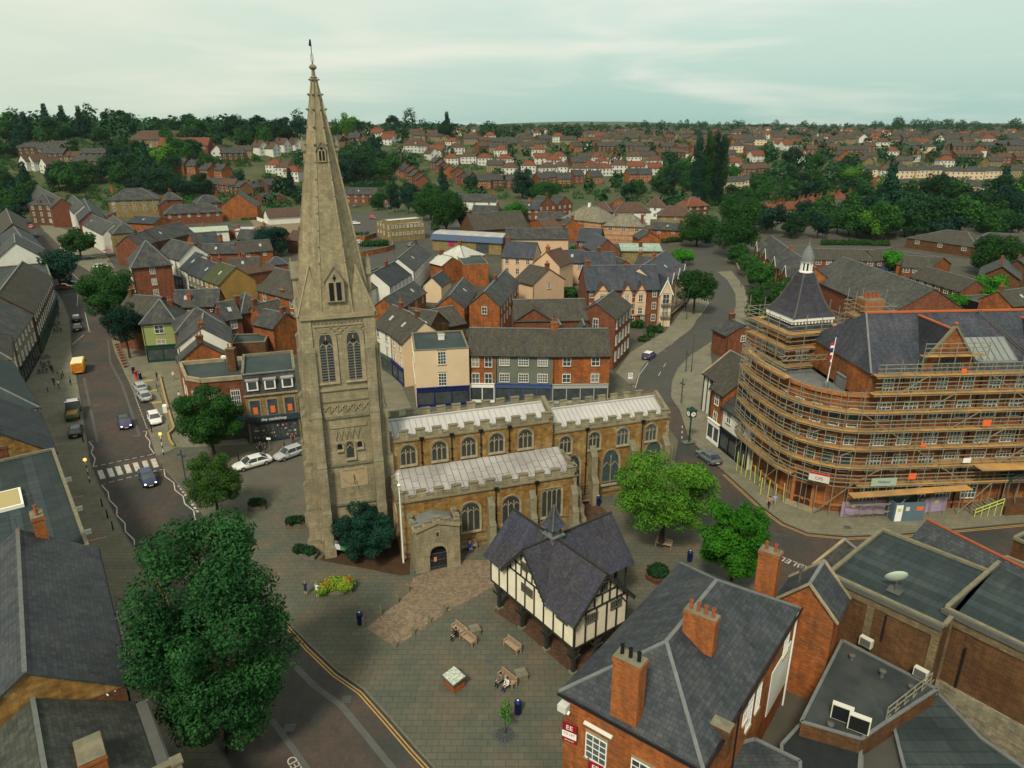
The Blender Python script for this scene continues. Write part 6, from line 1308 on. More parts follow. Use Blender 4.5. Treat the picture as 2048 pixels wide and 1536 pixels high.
B('pale_shed', 'large low shed with pale green-white roof in the yard left of the spire', 'shed', 'B', (330,475), (860,445), 4, D=10, roof='gable', rh=1.2, wm=WHITE, rm=mat('pale_sheet_roof',(.33,.38,.3),c2=(.25,.3,.24),sc=.4,kind='uv'))
B('white_garage', 'white fronted garage with red edged lean roof beyond the yard', 'garage', 'B', (935,445), (1095,445), 3.6, D=6, roof='mono', rh=.5, wm=WHITE, rm=mat('pale_roof',(.4,.38,.36),c2=(.3,.29,.28),sc=.3)); B('brick_garage', 'orange brick store joined to the white fronted garage', 'store', 'B', (765,400), (935,440), 3.4, D=5, roof='flat', wm=BRICKO, rm=FELT)
# far side of the high street: row running north
for i, (k, A_, B_, z, D, wm, rm, wn_, lb, nm) in enumerate([
  ('E',(185,702),(350,805),8.5,9,BRICK,SLATE,{'F':(3,6,.9,1.3)},'long three storey red brick terrace at the far end of the high street','brick_terrace'),
  ('E',(350,790),(440,778),8.8,12,BRICKD,SLATE,{'F':(3,1,1,1.3),'L':(3,3)},'dark brick end house of the far terrace with white windows','end_house'),
  ('E',(440,772),(505,845),8.0,8,WHITE,SLATE,{'F':(2,2)},'white house with a green shopfront beyond the high street tree','white_shop_house'),
  ('E',(505,800),(540,900),7.6,9,BRICK,SLATED,{'F':(2,2)},'narrow brick house between white shops on the high street','narrow_house'),
  ('E',(540,905),(700,985),6.8,8,WHITE,SLATE,{'F':(2,6,.8,1.3)},'long white shop row with grey roofs behind the high street tree','white_shop_row'),
  ('E',(690,915),(770,985),7.6,8,BRICKY,SLATE,{'F':(2,2)},'cream stone fronted bank house with hipped roof','stone_front_house')]):
 B(nm, lb, 'building', k, A_, B_, z, D=D, wm=wm, rm=rm, win=wn_, chim=((.1,.5,1.8),(.9,.5,1.8)), roof='hip' if i in (1,5) else 'gable')
B('buff_hall', 'large buff stone hall with wide hipped slate roof on the far left', 'hall', 'E', (735,757), (1082,747), 8, D=15, roof='hip', wm=BRICKY, rm=SLATE, win={'F':(2,5,1.1,1.7)}, rh=5)
B('brick_works', 'orange brown brick warehouse block behind the high street', 'warehouse', 'E', (500,860), (730,855), 6.5, D=12, roof='flat', wm=BRICKO, rm=SLATED)
B('brick_works', 'orange brown brick warehouse with slate top, right of the brick chimney stack', 'warehouse', 'E', (870,905), (1045,915), 6.5, D=9, wm=BRICKO, rm=SLATED, chim=((.0,.4,1.6,1.4,1,3,BRICKO),), rh=2)
B('brick_row', 'long single storey red brick range with white arched windows', 'building', 'E', (1122,850), (1515,832), 4.6, D=9, roof='hip', wm=BRICK, win={'F':(1,6,1,1.2)}); B('hipped_house', 'square brick house with hipped roof behind the long brick range', 'house', 'E', (1345,777), (1512,767), 6, D=9, roof='hip', wm=BRICK, win={'F':(1,2)})
B('brick_house', 'brick house with a white edged porch gable left of the long brick range', 'house', 'E', (1085,790), (1180,785), 5.5, D=8, axis='y', wm=BRICK, rm=SLATE); B('hall_wing', 'brick wing with brown hipped roof joined behind the buff hall', 'building', 'E', (1085,755), (1240,750), 6.5, D=9, roof='hip', wm=BRICK, rm=SLATE)
B('orange_gable_end', 'house with a huge plain orange brick end gable beyond the long brick range', 'house', 'E', (1502,800), (1752,795), 5.6, D=14, axis='y', roof='gable', wm=BRICKO, rm=SLATE, rh=6)
B('bungalow', 'left one of two dark red brick gabled bungalows with white barge boards', 'bungalow', 'E', (1690,740), (1838,748), 3.2, D=9, axis='y', wm=BRICKD, rm=SLATE, win={'F':(1,2,1.2,1.2)}, rh=2.6); B('bungalow', 'brick bungalow with a blue garage door, right of its twin', 'bungalow', 'E', (1846,745), (1960,742), 3.2, D=9, axis='y', wm=BRICKD, rm=SLATE, rh=2.4)
t = B('pavilion', 'long pavilion with brown tiled roof, dark windows and a white fence', 'pavilion', 'E', (1832,868), (2100,852), 3.4, D=10, wm=WHITE, rm=TILEB, ov=.6, rh=3); 
# offices and industrial roofs behind the spire
PR = mat('pale_membrane', (.52,.5,.45), c2=(.4,.39,.35), sc=.3); t = B('buff_office', 'buff brick two storey office with pale flat roofs, by the road right of the spire', 'office', 'C', (445,275), (815,246), 6.4, D=9, roof='flat', wm=BRICKY, rm=PR, win={'F':(2,9,.7,1.0),'L':(2,2)}); B('buff_office', 'buff brick office wing on the left of the larger office block', 'office', 'C', (290,236), (445,272), 6.2, D=7, roof='flat', wm=BRICKY, rm=PR, win={'F':(2,5,.6,.9)})
B('upper_office', 'taller pale roofed rear block of the buff office', 'office', 'C', (420,232), (800,200), 7.6, D=6, roof='flat', wm=BRICKY, rm=PR)
BLF = colmat('blue_fascia', (.05,.08,.14), .5); t = B('blue_roof_store', 'long supermarket building with deep blue fascia and pale ribbed roof', 'supermarket', 'C', (903,425), (1662,470), 4.2, D=10, roof='flat', wm=BRICKY, rm=LEAD); L_ = (g('C',1662,470,4.2)-g('C',903,425,4.2)).length
a = MB(); a.hexa([(-.6,-.7,4.0),(L_+.6,-.7,4.0),(L_+.6,10.6,4.0),(-.6,10.6,4.0),(-.3,.5,5.9),(L_+.3,.5,5.9),(L_+.3,9.6,5.9),(-.3,9.6,5.9)], BLF); fz = a.build('fascia', t); a = MB(); a.hexa([(-.3,.5,5.92),(L_+.3,.5,5.92),(L_+.3,9.6,5.92),(-.3,9.6,5.92),(-.1,3,6.6),(L_,3,6.6),(L_,7,6.6),(-.1,7,6.6)], LEAD); a.build('ribbed_roof', fz); a = MB(); a.box(L_*.64,L_*.82,-.1,-.02,.3,3.6,GLASS); a.build('window', t); a = MB(); a.box(L_*.24,L_*.32,-.12,-.02,2,3.8,colmat('magenta_panel',(.3,.02,.1))); a.build('red_panel', t)
WR = mat('white_sheet_roof', (.6,.6,.54), c2=(.5,.5,.45), sc=.3, kind='brick', bw=.9, bh=60, mortar=.7)
B('white_roof_shed', 'brick workshop with a white pyramid sheet roof', 'workshop', 'C', (938,632), (1260,665), 5.5, D=11, roof='hip', wm=BRICKO, rm=WR, rh=3.4); B('white_roof_shed', 'small white lean roof in front of the white pyramid roof', 'workshop', 'C', (1010,722), (1232,690), 5.5, D=6, roof='gable', axis='y', wm=BRICKO, rm=WR, rh=2)
B('flat_brick_store', 'windowless orange brick store with a grey green flat roof', 'store', 'C', (1240,712), (1520,702), 6.2, D=14, roof='flat', wm=BRICKO, rm=FELT)
for i, (A_, B_, z, D, wm, rm, w_, lb) in enumerate([((695,780),(880,592),6.2,8,WHITE,SLATE,{'F':(2,10,.8,1.3)},'long white terrace with grey roof and many dark windows right of the spire'), ((435,948),(685,798),5.4,8,WHITE,SLATED,{'F':(1,6,.7,1.2)},'white cottage row with dark slate roof, middle of the lane'),
   ((180,1005),(425,882),5.2,7,WHITE,SLATE,{'F':(1,3,.7,1.1)},'white cottage with a blue painted end, nearest the spire'), ((350,905),(695,765),4.8,11,BRICKY,FELT,None,'grey green flat roof behind the white cottages'), ((520,1212),(832,1012),5.0,6,BRICKO,SLATE,{'F':(1,4,.9,1.6)},'brick cottage range in the yard with worn slates'),
   ((1255,1185),(1392,975),5.0,6.5,BRICKO,SLATE,{'F':(1,4,.8,1.4)},'narrow brick range with long dark roof left of the orange gabled house')]):
 B('cottage_row', lb, 'cottages', 'C', A_, B_, z, D=D, wm=wm, rm=rm, win=w_, roof='flat' if i == 3 else 'gable', chim=((.1,.5,1.6,.9,.6,2,BRICKO),(.95,.5,1.6,.9,.6,2,BRICKO)) if i in (2,4) else ())
t = B('blue_doors', 'blue painted timber garage front at the end of the lane by the spire', 'garage', 'C', (200,1010), (290,975), 3.6, D=2, roof='flat', wm=colmat('blue_boards',(.02,.06,.25)), rm=FELT)
B('cream_cottage', 'small cream rendered cottage with peeling gable and black roof in the yard', 'cottage', 'C', (803,942), (1000,952), 4.2, D=8, axis='y', wm=CREAM, rm=SLATED, rh=2.2)
B('orange_gable_range', 'long orange brick range with steep slates, its gable with one white window facing the church', 'house', 'C', (1642,1165), (1850,905), 7.4, D=6.5, wm=BRICKO, rm=SLATE, win={'F':(2,7,.8,1.6),'L':(1,1,1.0,1.4)}, rh=2.8)
B('long_slate_range', 'low brick range with moss grey roof behind the cream shop', 'house', 'K', (385,232), (700,170), 6.0, D=9, wm=BRICKD, rm=SLATEM, rh=2.5); 
B('brick_wall_house', 'brick house with big square chimney stack beside the tower cornice', 'house', 'K', (230,200), (420,230), 7.2, D=7, wm=BRICKD, rm=SLATEM, chim=((.1,.5,2.2,3.0,1.2,0,BRICKD),))
B('lane_shop', 'white rendered shop with slate roof at the top of the church lane', 'shop', 'K', (28,185), (150,248), 8.0, D=8, wm=WHITE, rm=SLATEM, win={'F':(2,2)}, shop=(colmat('grey_green_shop',(.06,.09,.08)),None)); B('lane_shop', 'cream shop with slate roof in the middle of the church lane', 'shop', 'K', (150,248), (238,318), 8.0, D=8, wm=CREAM, rm=SLATEM, win={'F':(2,2)}, shop=(NAVY,None))
# cream corner building, flat roof
B('cream_corner_shop', 'three storey cream rendered corner shop with flat roof behind the church nave', 'shop', 'K', (322,374), (722,354), 9.6, D=10.3, roof='flat', wm=CREAM, rm=FELT, win={'F':(2,1,1.2,2.0),'L':(2,4,1.0,1.8)}, wstyle='geo', shop=(NAVY,None), chim=((.55,.6,1.0,1.0,.8,0,WHITE),), storey=3.6)
B('orange_row_house', 'orange brick house with dark sash windows next to the cream corner shop', 'house', 'K', (722,402), (912,404), 8.2, D=8, wm=BRICKO, rm=SLATEM, win={'F':(2,2,1.1,1.6)}, shop=(WFRAME,None)); 
B('orange_row_house', 'grey painted middle house with white bow windows in the orange row behind the nave', 'house', 'K', (912,404), (1335,410), 8.2, D=8, wm=mat('grey_green_render',(.13,.15,.12),sc=.5), rm=SLATEM, win={'F':(2,3,1.5,1.3)}, wstyle='wide', shop=(colmat('blue_shop',(.05,.08,.2)),None))
B('orange_row_house', 'right hand orange brick house with four sash windows above grey shopfronts', 'house', 'K', (1335,410), (1757,406), 8.2, D=8, wm=BRICKO, rm=SLATEM, win={'F':(2,2,1.2,1.3)}, shop=(colmat('pale_grey_shop',(.3,.32,.3)),None))
t = B('brick_block', 'large red brick block with a broad front gable, left part', 'office', 'D', (155,1240), (900,1228), 9.6, D=10, wm=BRICK, rm=SLATEM, rh=2.6, storey=3.1, clutter=False); L_ = (g('D',900,1228,9.6)-g('D',155,1240,9.6)).length
wing(t, 0.0, L_*.5, -.05, 5.5, 9.6, 2.2, BRICK, SLATEM)
t = B('brick_block', 'right wing of the large red brick block, with rows of white windows facing the road', 'office', 'D', (1183,1222), (1345,1080), 9.7, D=7.4, wm=BRICK, rm=SLATEM, win={'F':(3,5,.9,1.7),'L':(1,1,.9,1.9)}, rh=2.5, storey=3.1, clutter=False)
l = obj('lettering', text_mesh('THE OLD BREWERY', .5, WFRAME), t, (4.4, -.04, 4.7)); l.rotation_euler = (rad(90),0,0)
for i, (A_, B_) in enumerate((((1310,262),(1475,258)),((1480,262),(1650,262)))): B('small_gable', ['left small slate gable','right small slate gable'][i] + ' between the orange row and the brick block', 'outbuilding', 'K', A_, B_, 7.8, D=5, axis='y', wm=BRICKD, rm=SLATEM, rh=1.8, group='twin slate gables')
# apartment block with peach bays
t = B('apartment_block', 'three storey apartment block with peach bays, brick strips and small gables on the bend', 'apartments', 'D', (890,925), (1640,915), 8.2, D=12, wm=BRICK, rm=SLATEB, win={'F':(3,7,.85,1.3),'R':(3,7,.9,1.3)}, rh=4.2, storey=2.75); L_ = (g('D',1640,915,8.2)-g('D',890,925,8.2)).length
for x0, x1 in ((.105,.31),(.47,.62),(.66,.81)): wing(t, L_*x0, L_*x1, -.35, 4, 7.6, 2.2, PINK, SLATEB, [(5.6,.9,1.5),(2.8,.9,1.4)], trim=BRICK, zb=2.4)
wing(t, L_*.985, L_*1.14, -1.6, 6, 7.8, 2.8, CREAM, SLATEB, [(5.4,1.4,2.0),(2.6,1.4,2.0)], trim=WFRAME)
for zz in (5.2,2.4): a = MB(); [a.tube((L_*1.0+u*.3,-2.3,zz),(L_*1.0+u*.3,-2.3,zz+1.0),.03,BLACK,n=4) for u in range(8)]; a.bar((L_*1.0,-2.3,zz+1),(L_*1.13,-2.3,zz+1),.05,BLACK); a.box(L_*.995,L_*1.135,-2.35,-1.6,zz-.12,zz,TRIM); a.build('balcony', t)
A_, B_ = g('D',1660,900,8.2), g('D',1905,700,8.2); d = B_-A_
t = build_at('apartment_wing', 'white gabled apartment wing running up the road behind the corner bay', 'apartments', (A_.x,A_.y), math.atan2(d.y,d.x), d.length, 11, 8.2, 'gable', 4, CREAM, SLATEB, {'F':(3,8,.9,1.3)}, storey=2.75)
for i in range(4): wing(t, d.length*(.06+i*.24), d.length*(.06+i*.24)+2.8, -.3, 4, 8.0, 2.0, CREAM, SLATEB, None, trim=WFRAME, zb=2)
for i, (A_, B_, z, D, wm, rm, ax, w_, rh_, lb) in enumerate([((20,582),(338,598),7.6,9,PINK,SLATEB,'x',{'F':(2,3,1.0,1.4)},3.6,'peach rendered apartment range with two dormers'), ((335,870),(658,812),6.5,7,PINK,SLATEM,'y',{'F':(1,1,.9,1.2)},3.2,'peach house with a broad gable and one window'),
   ((340,650),(610,680),7.4,8,PINK,TILEB,'y',None,3.4,'peach block with stepped brown gables behind the broad gable'), ((660,640),(868,642),6.0,7,PINK,SLATEB,'x',{'F':(1,2,1.1,1.3)},2.8,'peach link house over an archway'), ((868,672),(1185,672),5.6,9,BRICK,SLATEB,'x',{'F':(1,3,.9,1.3)},3,'red brick house right of the archway'),
   ((1200,700),(1365,690),4.2,8,BRICKO,SLATE,'y',None,2,'orange brick gabled house beside the apartment roof'), ((1365,692),(1600,715),4.6,8,BRICK,SLATE,'x',{'F':(1,2,.9,1.2)},2.6,'brick range behind the apartment roof'), ((785,418),(1010,430),6.4,9,BRICK,SLATEB,'x',{'F':(1,2,1.4,1.2)},3.6,'brown brick house with wide windows, above the archway'),
   ((972,530),(1225,520),5.8,12,BRICK,SLATEB,'y',None,3.6,'brown brick gable beside the wide windowed house'), ((60,400),(700,400),5.8,8,PINK,SLATE,'x',None,3,'long grey roof across the back of the peach courtyard'), ((285,225),(480,320),5,7,BRICKO,TILEB,'y',None,2.6,'orange brown gable in the back courtyard'), ((650,280),(840,275),5.2,8,BRICKO,SLATE,'y',None,3,'orange brick gable left of the banded hall'),
   ((1430,400),(1640,395),4.4,8,BRICKO,SLATE,'y',None,2.2,'small slate gable with orange brick front above the pale green roof'), ((1560,300),(1845,315),4.2,9,BRICKO,SLATE,'x',{'F':(1,2,.9,1.0)},2.2,'orange brick office with low grey roof by the road trees'), ((380,190),(660,200),5,8,BRICK,SLATE,'x',None,2.4,'grey roofed range left of the banded hall')]):
 B('courtyard_house', lb, 'house', 'D', A_, B_, z, D=D, wm=wm, rm=rm, axis=ax, rh=rh_, win=w_)
PG = mat('pale_green_roof', (.30,.38,.30), c2=(.22,.29,.24), sc=.3, kind='brick', bw=30, bh=1.1, mortar=.8); B('green_roof_shed', 'buff brick box building with a pale green flat roof', 'store', 'D', (1248,522), (1657,526), 5.8, D=9, roof='mono', rh=.9, wm=BRICKY, rm=PG)
PT = mat('pale_worn_tiles', (.2,.18,.13), c2=(.13,.12,.09), sc=.8, kind='brick', bw=.4, bh=.3, mortar=.7); BB = mat('banded_brick', (.30,.13,.06), c2=(.36,.26,.16), kind='brick', sc=.4, bw=40, bh=.9, mortar=1.4)
B('banded_hall', 'banded brick and stone hall with a pale tiled pyramid roof and white lantern', 'hall', 'D', (632,190), (1035,235), 6.5, D=13, roof='hip', wm=BB, rm=PT, rh=5, chim=((.45,.5,6.5,.9,.9,0,WFRAME),)); B('banded_hall', 'banded brick school house with pale tiled hipped roof and three tall chimneys', 'school house', 'D', (1062,265), (1472,280), 6.5, D=10, roof='hip', wm=BB, rm=PT, win={'F':(1,3,1.5,1.3)}, rh=4, chim=((.25,.5,4,1,.8,2),(.65,.7,4.4,1,.8,2),(.93,.3,4.2,1,.8,2)))
for i, (A_, B_, z, D, wm, rm, lb) in enumerate([((1172,130),(1545,125),5.6,9,WHITE,TILEB,'white walled house with dark brown hipped roof beyond the school house'), ((1615,165),(1985,172),5.6,9,BRICKY,TILEB,'buff house with brown hipped roof and solar panel'), ((920,115),(1145,125),5.6,9,BRICK,TILEB,'brick house with dark brown hipped roof and tall chimneys'), ((1490,70),(1690,75),5.6,8,WHITE,TILEB,'white house with bay windows behind the two hipped houses'), ((1915,70),(2140,60),5.6,10,BRICKD,TILER,'house with red clay hipped roof by the roadside trees')]):
 B('hipped_house', lb, 'house', 'D', A_, B_, z, D=D, wm=wm, rm=rm, roof='hip', rh=4, win={'F':(2,3,1.1,1.1)}, chim=((.2,.5,3.4),(.8,.5,3.4)))
B('orange_box_house', 'bright orange brick gabled house with one window', 'house', 'D', (1155,30), (1285,30), 6, D=8, axis='y', wm=BRICKO, rm=SLATE, win={'F':(1,1)})
for i, (A_, B_, z, D, wm, rm, ax, lb) in enumerate([((300,712),(612,714),5.8,8,BRICK,SLATE,'x','red brick terrace with white windows right of the spire'), ((1168,845),(1345,850),5.4,8,BRICK,SLATE,'x','red brick apartments with a white edged gable behind the willow'), ((1040,760),(1340,762),5.4,8,WHITE,SLATE,'x','white walled range with skylights above the willow'), ((1500,815),(1635,815),5.6,8,BRICK,SLATE,'x','red brick house right of the round green tree'), ((1625,800),(1750,790),5.4,8,BRICK,SLATE,'y','dark red brick gabled house, first beyond the round tree'), ((1755,790),(1860,780),5.4,8,BRICK,SLATE,'y','dark red brick gabled house, second beyond the round tree'), ((1190,960),(1560,935),4,14,BRICKD,SLATEM,'x','broad low mossy roof in front of the round green tree')]):
 B('brick_housing', lb, 'houses', 'F', A_, B_, z, D=D, wm=wm, rm=rm, axis=ax, win={'F':(2 if i != 6 else 1,6 if i == 0 else 3,.9,1.1)} if i != 6 else None, chim=((.1,.5,1.6),(.5,.5,1.6),(.9,.5,1.6)) if i == 0 else ())
# right hand side: shops on church street, small houses, warehouse, bungalows
o = (28.3,95.0); rz = math.atan2(-9.0,2.25)
t = build_at('orange_shop_house', 'narrow orange brick house over a white shopfront, next to the dark shop', 'shop', o, rz, 3.4, 8, 7.9, 'gable', 3, BRICKO, SLATEM, {'F':(2,1,.9,1.6)}, shop=(WFRAME,None))
t = build_at('black_shop_house', 'white walled house with a black estate agent shopfront beside the scaffolding', 'shop', (o[0]+.83,o[1]-3.3), rz, 7.2, 8, 6.4, 'gable', 3.2, WHITE, SLATE, {'F':(1,2,1.0,1.5)}, shop=(BLACK,None))
t = build_at('timbered_house', 'slate roofed house with black and white timbered end on the corner, beyond the orange shop', 'house', (30.2,106), rz, 9.8, 8.5, 6.2, 'gable', 3.2, WHITE, SLATEM, {'F':(1,2)}, chim=((.6,.5,1.6,1.2,.9,0,BRICKD),), coping=TRIM)
a = MB(); [a.bar((0.0-.04,y,.2),(-.04,y,6.2+max(0,3.2*(1-abs(y-4.25)/4.25))),.16,OAK) for y in (0.1,1.2,2.3,3.4,4.5,5.6,6.7,7.8)]; a.bar((-.05,0,3),(-.05,8.5,3),.16,OAK); [a.bar((u,-.05,.2),(u,-.05,6.1),.14,OAK,up=(0,1,0)) for u in (.2,1.4,2.6,3.8,5,6.2)]; a.build('timber_frame', t)
B('small_brick_house', 'small red brick gabled house with white barge boards beside the bend', 'house', 'L', (225,650), (430,632), 4.6, D=5, axis='y', wm=BRICK, rm=SLATE, win={'F':(1,1,.9,1.0)}, rh=1.8)
B('warehouse', 'huge grey slate warehouse roof behind the hall tower', 'warehouse', 'L', (720,290), (1230,515), 6.0, D=17, wm=BRICK, rm=mat('big_slate',(.07,.072,.068),kind='brick',c2=(.05,.053,.05),bw=.6,bh=.5,mortar=.6,sc=.4,c3=(.09,.09,.08)), rh=5)
t = B('brick_terrace_row', 'orange brick housing row with cream trimmed gables and slate roof beside the road trees', 'houses', 'L', (400,105), (640,315), 6.2, D=9, wm=BRICKO, rm=SLATE, win={'F':(2,8,.9,1.2)}, rh=3.4); L_ = (g('L',640,315,6.2)-g('L',400,105,6.2)).length
for i in range(4): wing(t, L_*(.05+.25*i), L_*(.05+.25*i)+5, -.5, 4, 6.2, 2.4, BRICKO, SLATE, [(3.6,1.2,1.2)], trim=WFRAME)
for i, (k, A_, B_, z, D, wm, rf_, ax, lb) in enumerate([('L',(760,180),(1140,190),3,8,BRICK,'gable','x','long row of brick almshouse bungalows behind the warehouse roof'), ('L',(1140,190),(1290,175),3,8,BRICK,'gable','x','short brick bungalow joined at the end of the almshouse row'), ('L',(1300,225),(1480,240),3.2,9,BRICK,'gable','x','brick bungalow with a white porch gable, middle of the close'), ('L',(1352,285),(1655,378),3,8,BRICK,'gable','x','long bungalow with white framed windows, nearest in the close'), ('L',(1480,240),(1600,210),3,10,BRICKO,'gable','y','orange brick gable end bungalow'), ('L',(1330,50),(1760,110),3.4,18,BRICKD,'hip','x','large brown brick day centre with broad grey hipped roof'), ('L',(1700,90),(2300,120),3.6,14,BRICKD,'hip','x','right hand part of the brown roofed day centre'),
   ('L',(1905,215),(2200,290),3,8,BRICK,'gable','x','bungalow with white bay windows at the right edge'), ('L',(1772,445),(2045,435),3,7,BLACK,'flat','x','black boarded flat roofed garage behind the hall'), ('L',(1980,470),(2200,440),4,8,BRICKO,'gable','x','orange brick outbuilding at the right edge behind the hall')]):
 B('bungalow' if z <= 3.2 else 'brick_centre', lb, 'bungalow' if z <= 3.2 else 'building', k, A_, B_, z, D=D, wm=wm, rm=SLATEM if wm is not BLACK else FELT, roof=rf_, axis=ax, win={'F':(1,6 if i in (0,3) else 3,1.5,1.1)} if i in (0,1,2,3,5,7) else None, rh={'hip':3.5}.get(rf_, 2.6) if rf_ != 'flat' else 0)
# foreground roofs, right
def loc(t, P): a = -t.rotation_euler[2]; dx, dy = P[0]-t.location.x, P[1]-t.location.y; return dx*math.cos(a)-dy*math.sin(a), dx*math.sin(a)+dy*math.cos(a)
def part_of(t, nm): return next(c for c in KIDS[t.name] if c.name.split('.')[0] == nm)
FS = mat('near_slate', (.05,.057,.064), kind='brick', c2=(.036,.043,.05), bw=.42, bh=.3, mortar=.5, sc=.6, c3=(.07,.074,.075), sc3=.35, rough=.5)
t = build('hipped_slate_house', 'orange brick building with broad hipped slate roof, lead hips and three chimney stacks, bottom right', 'building', 'N', (62,700), (650,1018), 9, C=(1265,420), roof='hip', axis='y', rh=3.1, wm=BRICKO, rm=FS, ov=.25, clutter=False)
rfo = part_of(t, 'roof'); L1_ = 9.2; D1_ = 17.6
x, y = loc(t, g('N',322,800,9.6)); BKO = mat('stack_brick', (.30,.10,.03), kind='brick', c2=(.2,.07,.025), bw=.25, bh=.09, mortar=1.5, sc=1.5, c3=(.16,.08,.04), sc3=.8)
chimney(rfo, x, y+.25, 9.3, 13.7, 1.75, .95, BKO, 3, potm=BLACK)
x, y = loc(t, g('N',650,420,12.6)); c2_ = chimney(rfo, x, y, 11.0, 13.7, 2.1, .75, BKO, 4, potm=TERRA)
x, y = loc(t, g('N',735,870,9)); chimney(rfo, x, y, 7.6, 9.6, 1.3, .8, BRICKD, 0)
def lwin(t, k, px, py, z, face, w, h, st='sash'):
 P = g(k, px, py, z); x, y = loc(t, P); L_ = L1_; 
 if face == 'F': window(t, x, -.005, z, 0, w, h, st)
 else: window(t, L1_+.005, y, z, math.pi/2, w, h, st)
lwin(t,'N',462,1020,4.9,'F',1.5,1.9,'geo'); lwin(t,'N',885,850,6.2,'R',.7,.9,'case'); lwin(t,'N',972,910,5.0,'R',.85,2.4,'geo'); lwin(t,'N',1050,850,5.2,'R',.75,2.0,'geo'); lwin(t,'N',1165,600,6.0,'R',.95,1.9,'geo'); window(t, 2.5,-.005,4.9,0,1.4,1.9,'geo')
a = MB(); a.box(L1_-.02,L1_+.05,D1_-4.6,D1_-.3,2.2,6.2,WHITE); a.build('white_panel', t); a = MB(); a.box(-.05,0,0,.01,0,.01,TRIM)
a = MB(); a.bar((1.6,-.1,7.6),(3.6,-.1,7.6),.2,WFRAME,.14); a.build('lintel', t)
a = MB(); a.tube((L1_+.12,D1_-.2,0),(L1_+.12,D1_-.2,8.8),.07,WFRAME); a.build('drainpipe', t); a = MB(); a.tube((L1_+.12,D1_-11.8,0),(L1_+.12,D1_-11.8,8.8),.06,BLACK); a.build('drainpipe', t)
a = MB()
for p0, p1 in (((-.3,-.32),(L1_+.3,-.32)),((L1_+.32,-.3),(L1_+.32,D1_+.3))): a.bar((*p0,8.93),(*p1,8.93),.14,BLACK,.1)
a.build('gutter', t)
a = MB(); a.box(-.12,.5,-.6,-.05,7.9,8.4,PALE); a.tube((.6,-.3,8.0),(.6,-.5,7.9),.08,WFRAME); a.build('security_camera', t)
TLR = colmat('board_crimson', (.22,.008,.02), .5)
for i, (yy, zz) in enumerate(((.7,5.6),(2.7,3.6))):
 P = (yy, zz); b_ = thing('to_let_board', ['crimson and white to let board on the brick wall corner, the higher one','crimson and white to let board lower on the brick wall, cut by the frame'][i], 'letting board', Matrix.Translation(t.location) @ Matrix.Rotation(t.rotation_euler[2],4,'Z') @ Vector((yy,-.35,zz)), t.rotation_euler[2]+.15, 'to let boards')
 a = MB(); a.box(-.5,.5,-.03,.03,0,1.5,TLR); a.box(-.5,.5,-.036,-.031,.35,.85,WFRAME); pn = a.build('panel', b_); a = MB(); a.tube((-.52,.0,-.2),(-.52,.0,1.9),.035,OAKG); a.build('post', b_)
 l = obj('lettering', text_mesh('TO LET', .24, TLR, depth=.004), pn, (0,-.045,.66)); l.rotation_euler = (rad(90),0,0); l = obj('lettering', text_mesh('EE', .5, WFRAME, depth=.004), pn, (0,-.045,1.18)); l.rotation_euler = (rad(90),0,0); l = obj('lettering', text_mesh('commercial', .14, WFRAME, depth=.004), pn, (0,-.045,.17)); l.rotation_euler = (rad(90),0,0)
t2 = build('gabled_brick_house', 'orange brick gabled building with stone coping and a tall two pot chimney stack', 'building', 'N', (985,300), (1228,392), 8.0, D=3.6, axis='y', rh=2.2, wm=BRICKO, rm=FS, coping=TRIM, clutter=False)
x, y = loc(t2, g('N',930,262,9)); chimney(part_of(t2,'roof'), x, y, 7.5, 12.6, 1.5, .9, BKO, 2)
a = MB(); a.tube((1.0,1.5,9.2),(1.0,1.5,10.4),.12,CHAN); a.lathe([(.2,10.4),(.2,10.6),(.12,10.7)],CHAN,(1.0,1.5,0),8); a.build('flue', t2)
def boxbuild(name, label, a_, b_, z, D, wm, rm, par=.25, base=-.2):
 A, B_ = Vector((*a_,0)), Vector((*b_,0)); d = B_-A; t = thing(name, label, 'building', A, math.atan2(d.y,d.x)); L_ = d.length; w = MB()
 for x0,y0,x1,y1 in ((0,0,L_,0),(L_,0,L_,D),(L_,D,0,D),(0,D,0,0)): w.poly([(x0,y0,base),(x1,y1,base),(x1,y1,z),(x0,y0,z)], wm)
 w.build('wall', t); w = MB(); w.poly([(0,0,z-.05),(L_,0,z-.05),(L_,D,z-.05),(0,D,z-.05)], rm); r = w.build('roof', t); w = MB()
 for p0,p1 in (((-.05,.0),(L_+.05,.0)),((0,D),(L_,D)),((0,.16),(0,D-.16)),((L_,.16),(L_,D-.16))): w.bar((*p0,z+par/2),(*p1,z+par/2),.3,TRIMD,par)
 w.build('parapet', t); return t, L_, r
BB2 = mat('dark_panel_brick', (.095,.048,.022), kind='brick', c2=(.065,.035,.018), bw=.45, bh=.16, mortar=1.5, sc=1, c3=(.12,.065,.03), sc3=.3)
STY = mat('pier_brick', (.16,.12,.07), kind='brick', c2=(.11,.085,.05), bw=.45, bh=.16, mortar=.8)
FT = mat('green_grey_felt', (.038,.052,.054), c2=(.028,.04,.043), sc=.5, kind='brick', bw=30, bh=1.0, mortar=.65, c3=(.055,.066,.064), sc3=.2)
t, L_, r = boxbuild('flat_roofed_store', 'dark brick block with green grey felt roof, white coping and a satellite dish', (25.4,48.7), (31.0,42.3), 9, 10, BB2, FT); 
a = MB(); a.box(-.2,L_,-.3,-.15,8.75,9.12,CHAN); [a.box(u-.28,u+.28,-.14,.0,0,8.7,STY) for u in (.6,3.6,L_-.3)]; a.box(0,L_,-.12,0,8.0,8.7,STY); a.build('pier', t)
a = MB(); a.tube((4.8,-.2,5.6),(4.8,-.2,8.0),.06,BLACK); a.build('drainpipe', t)
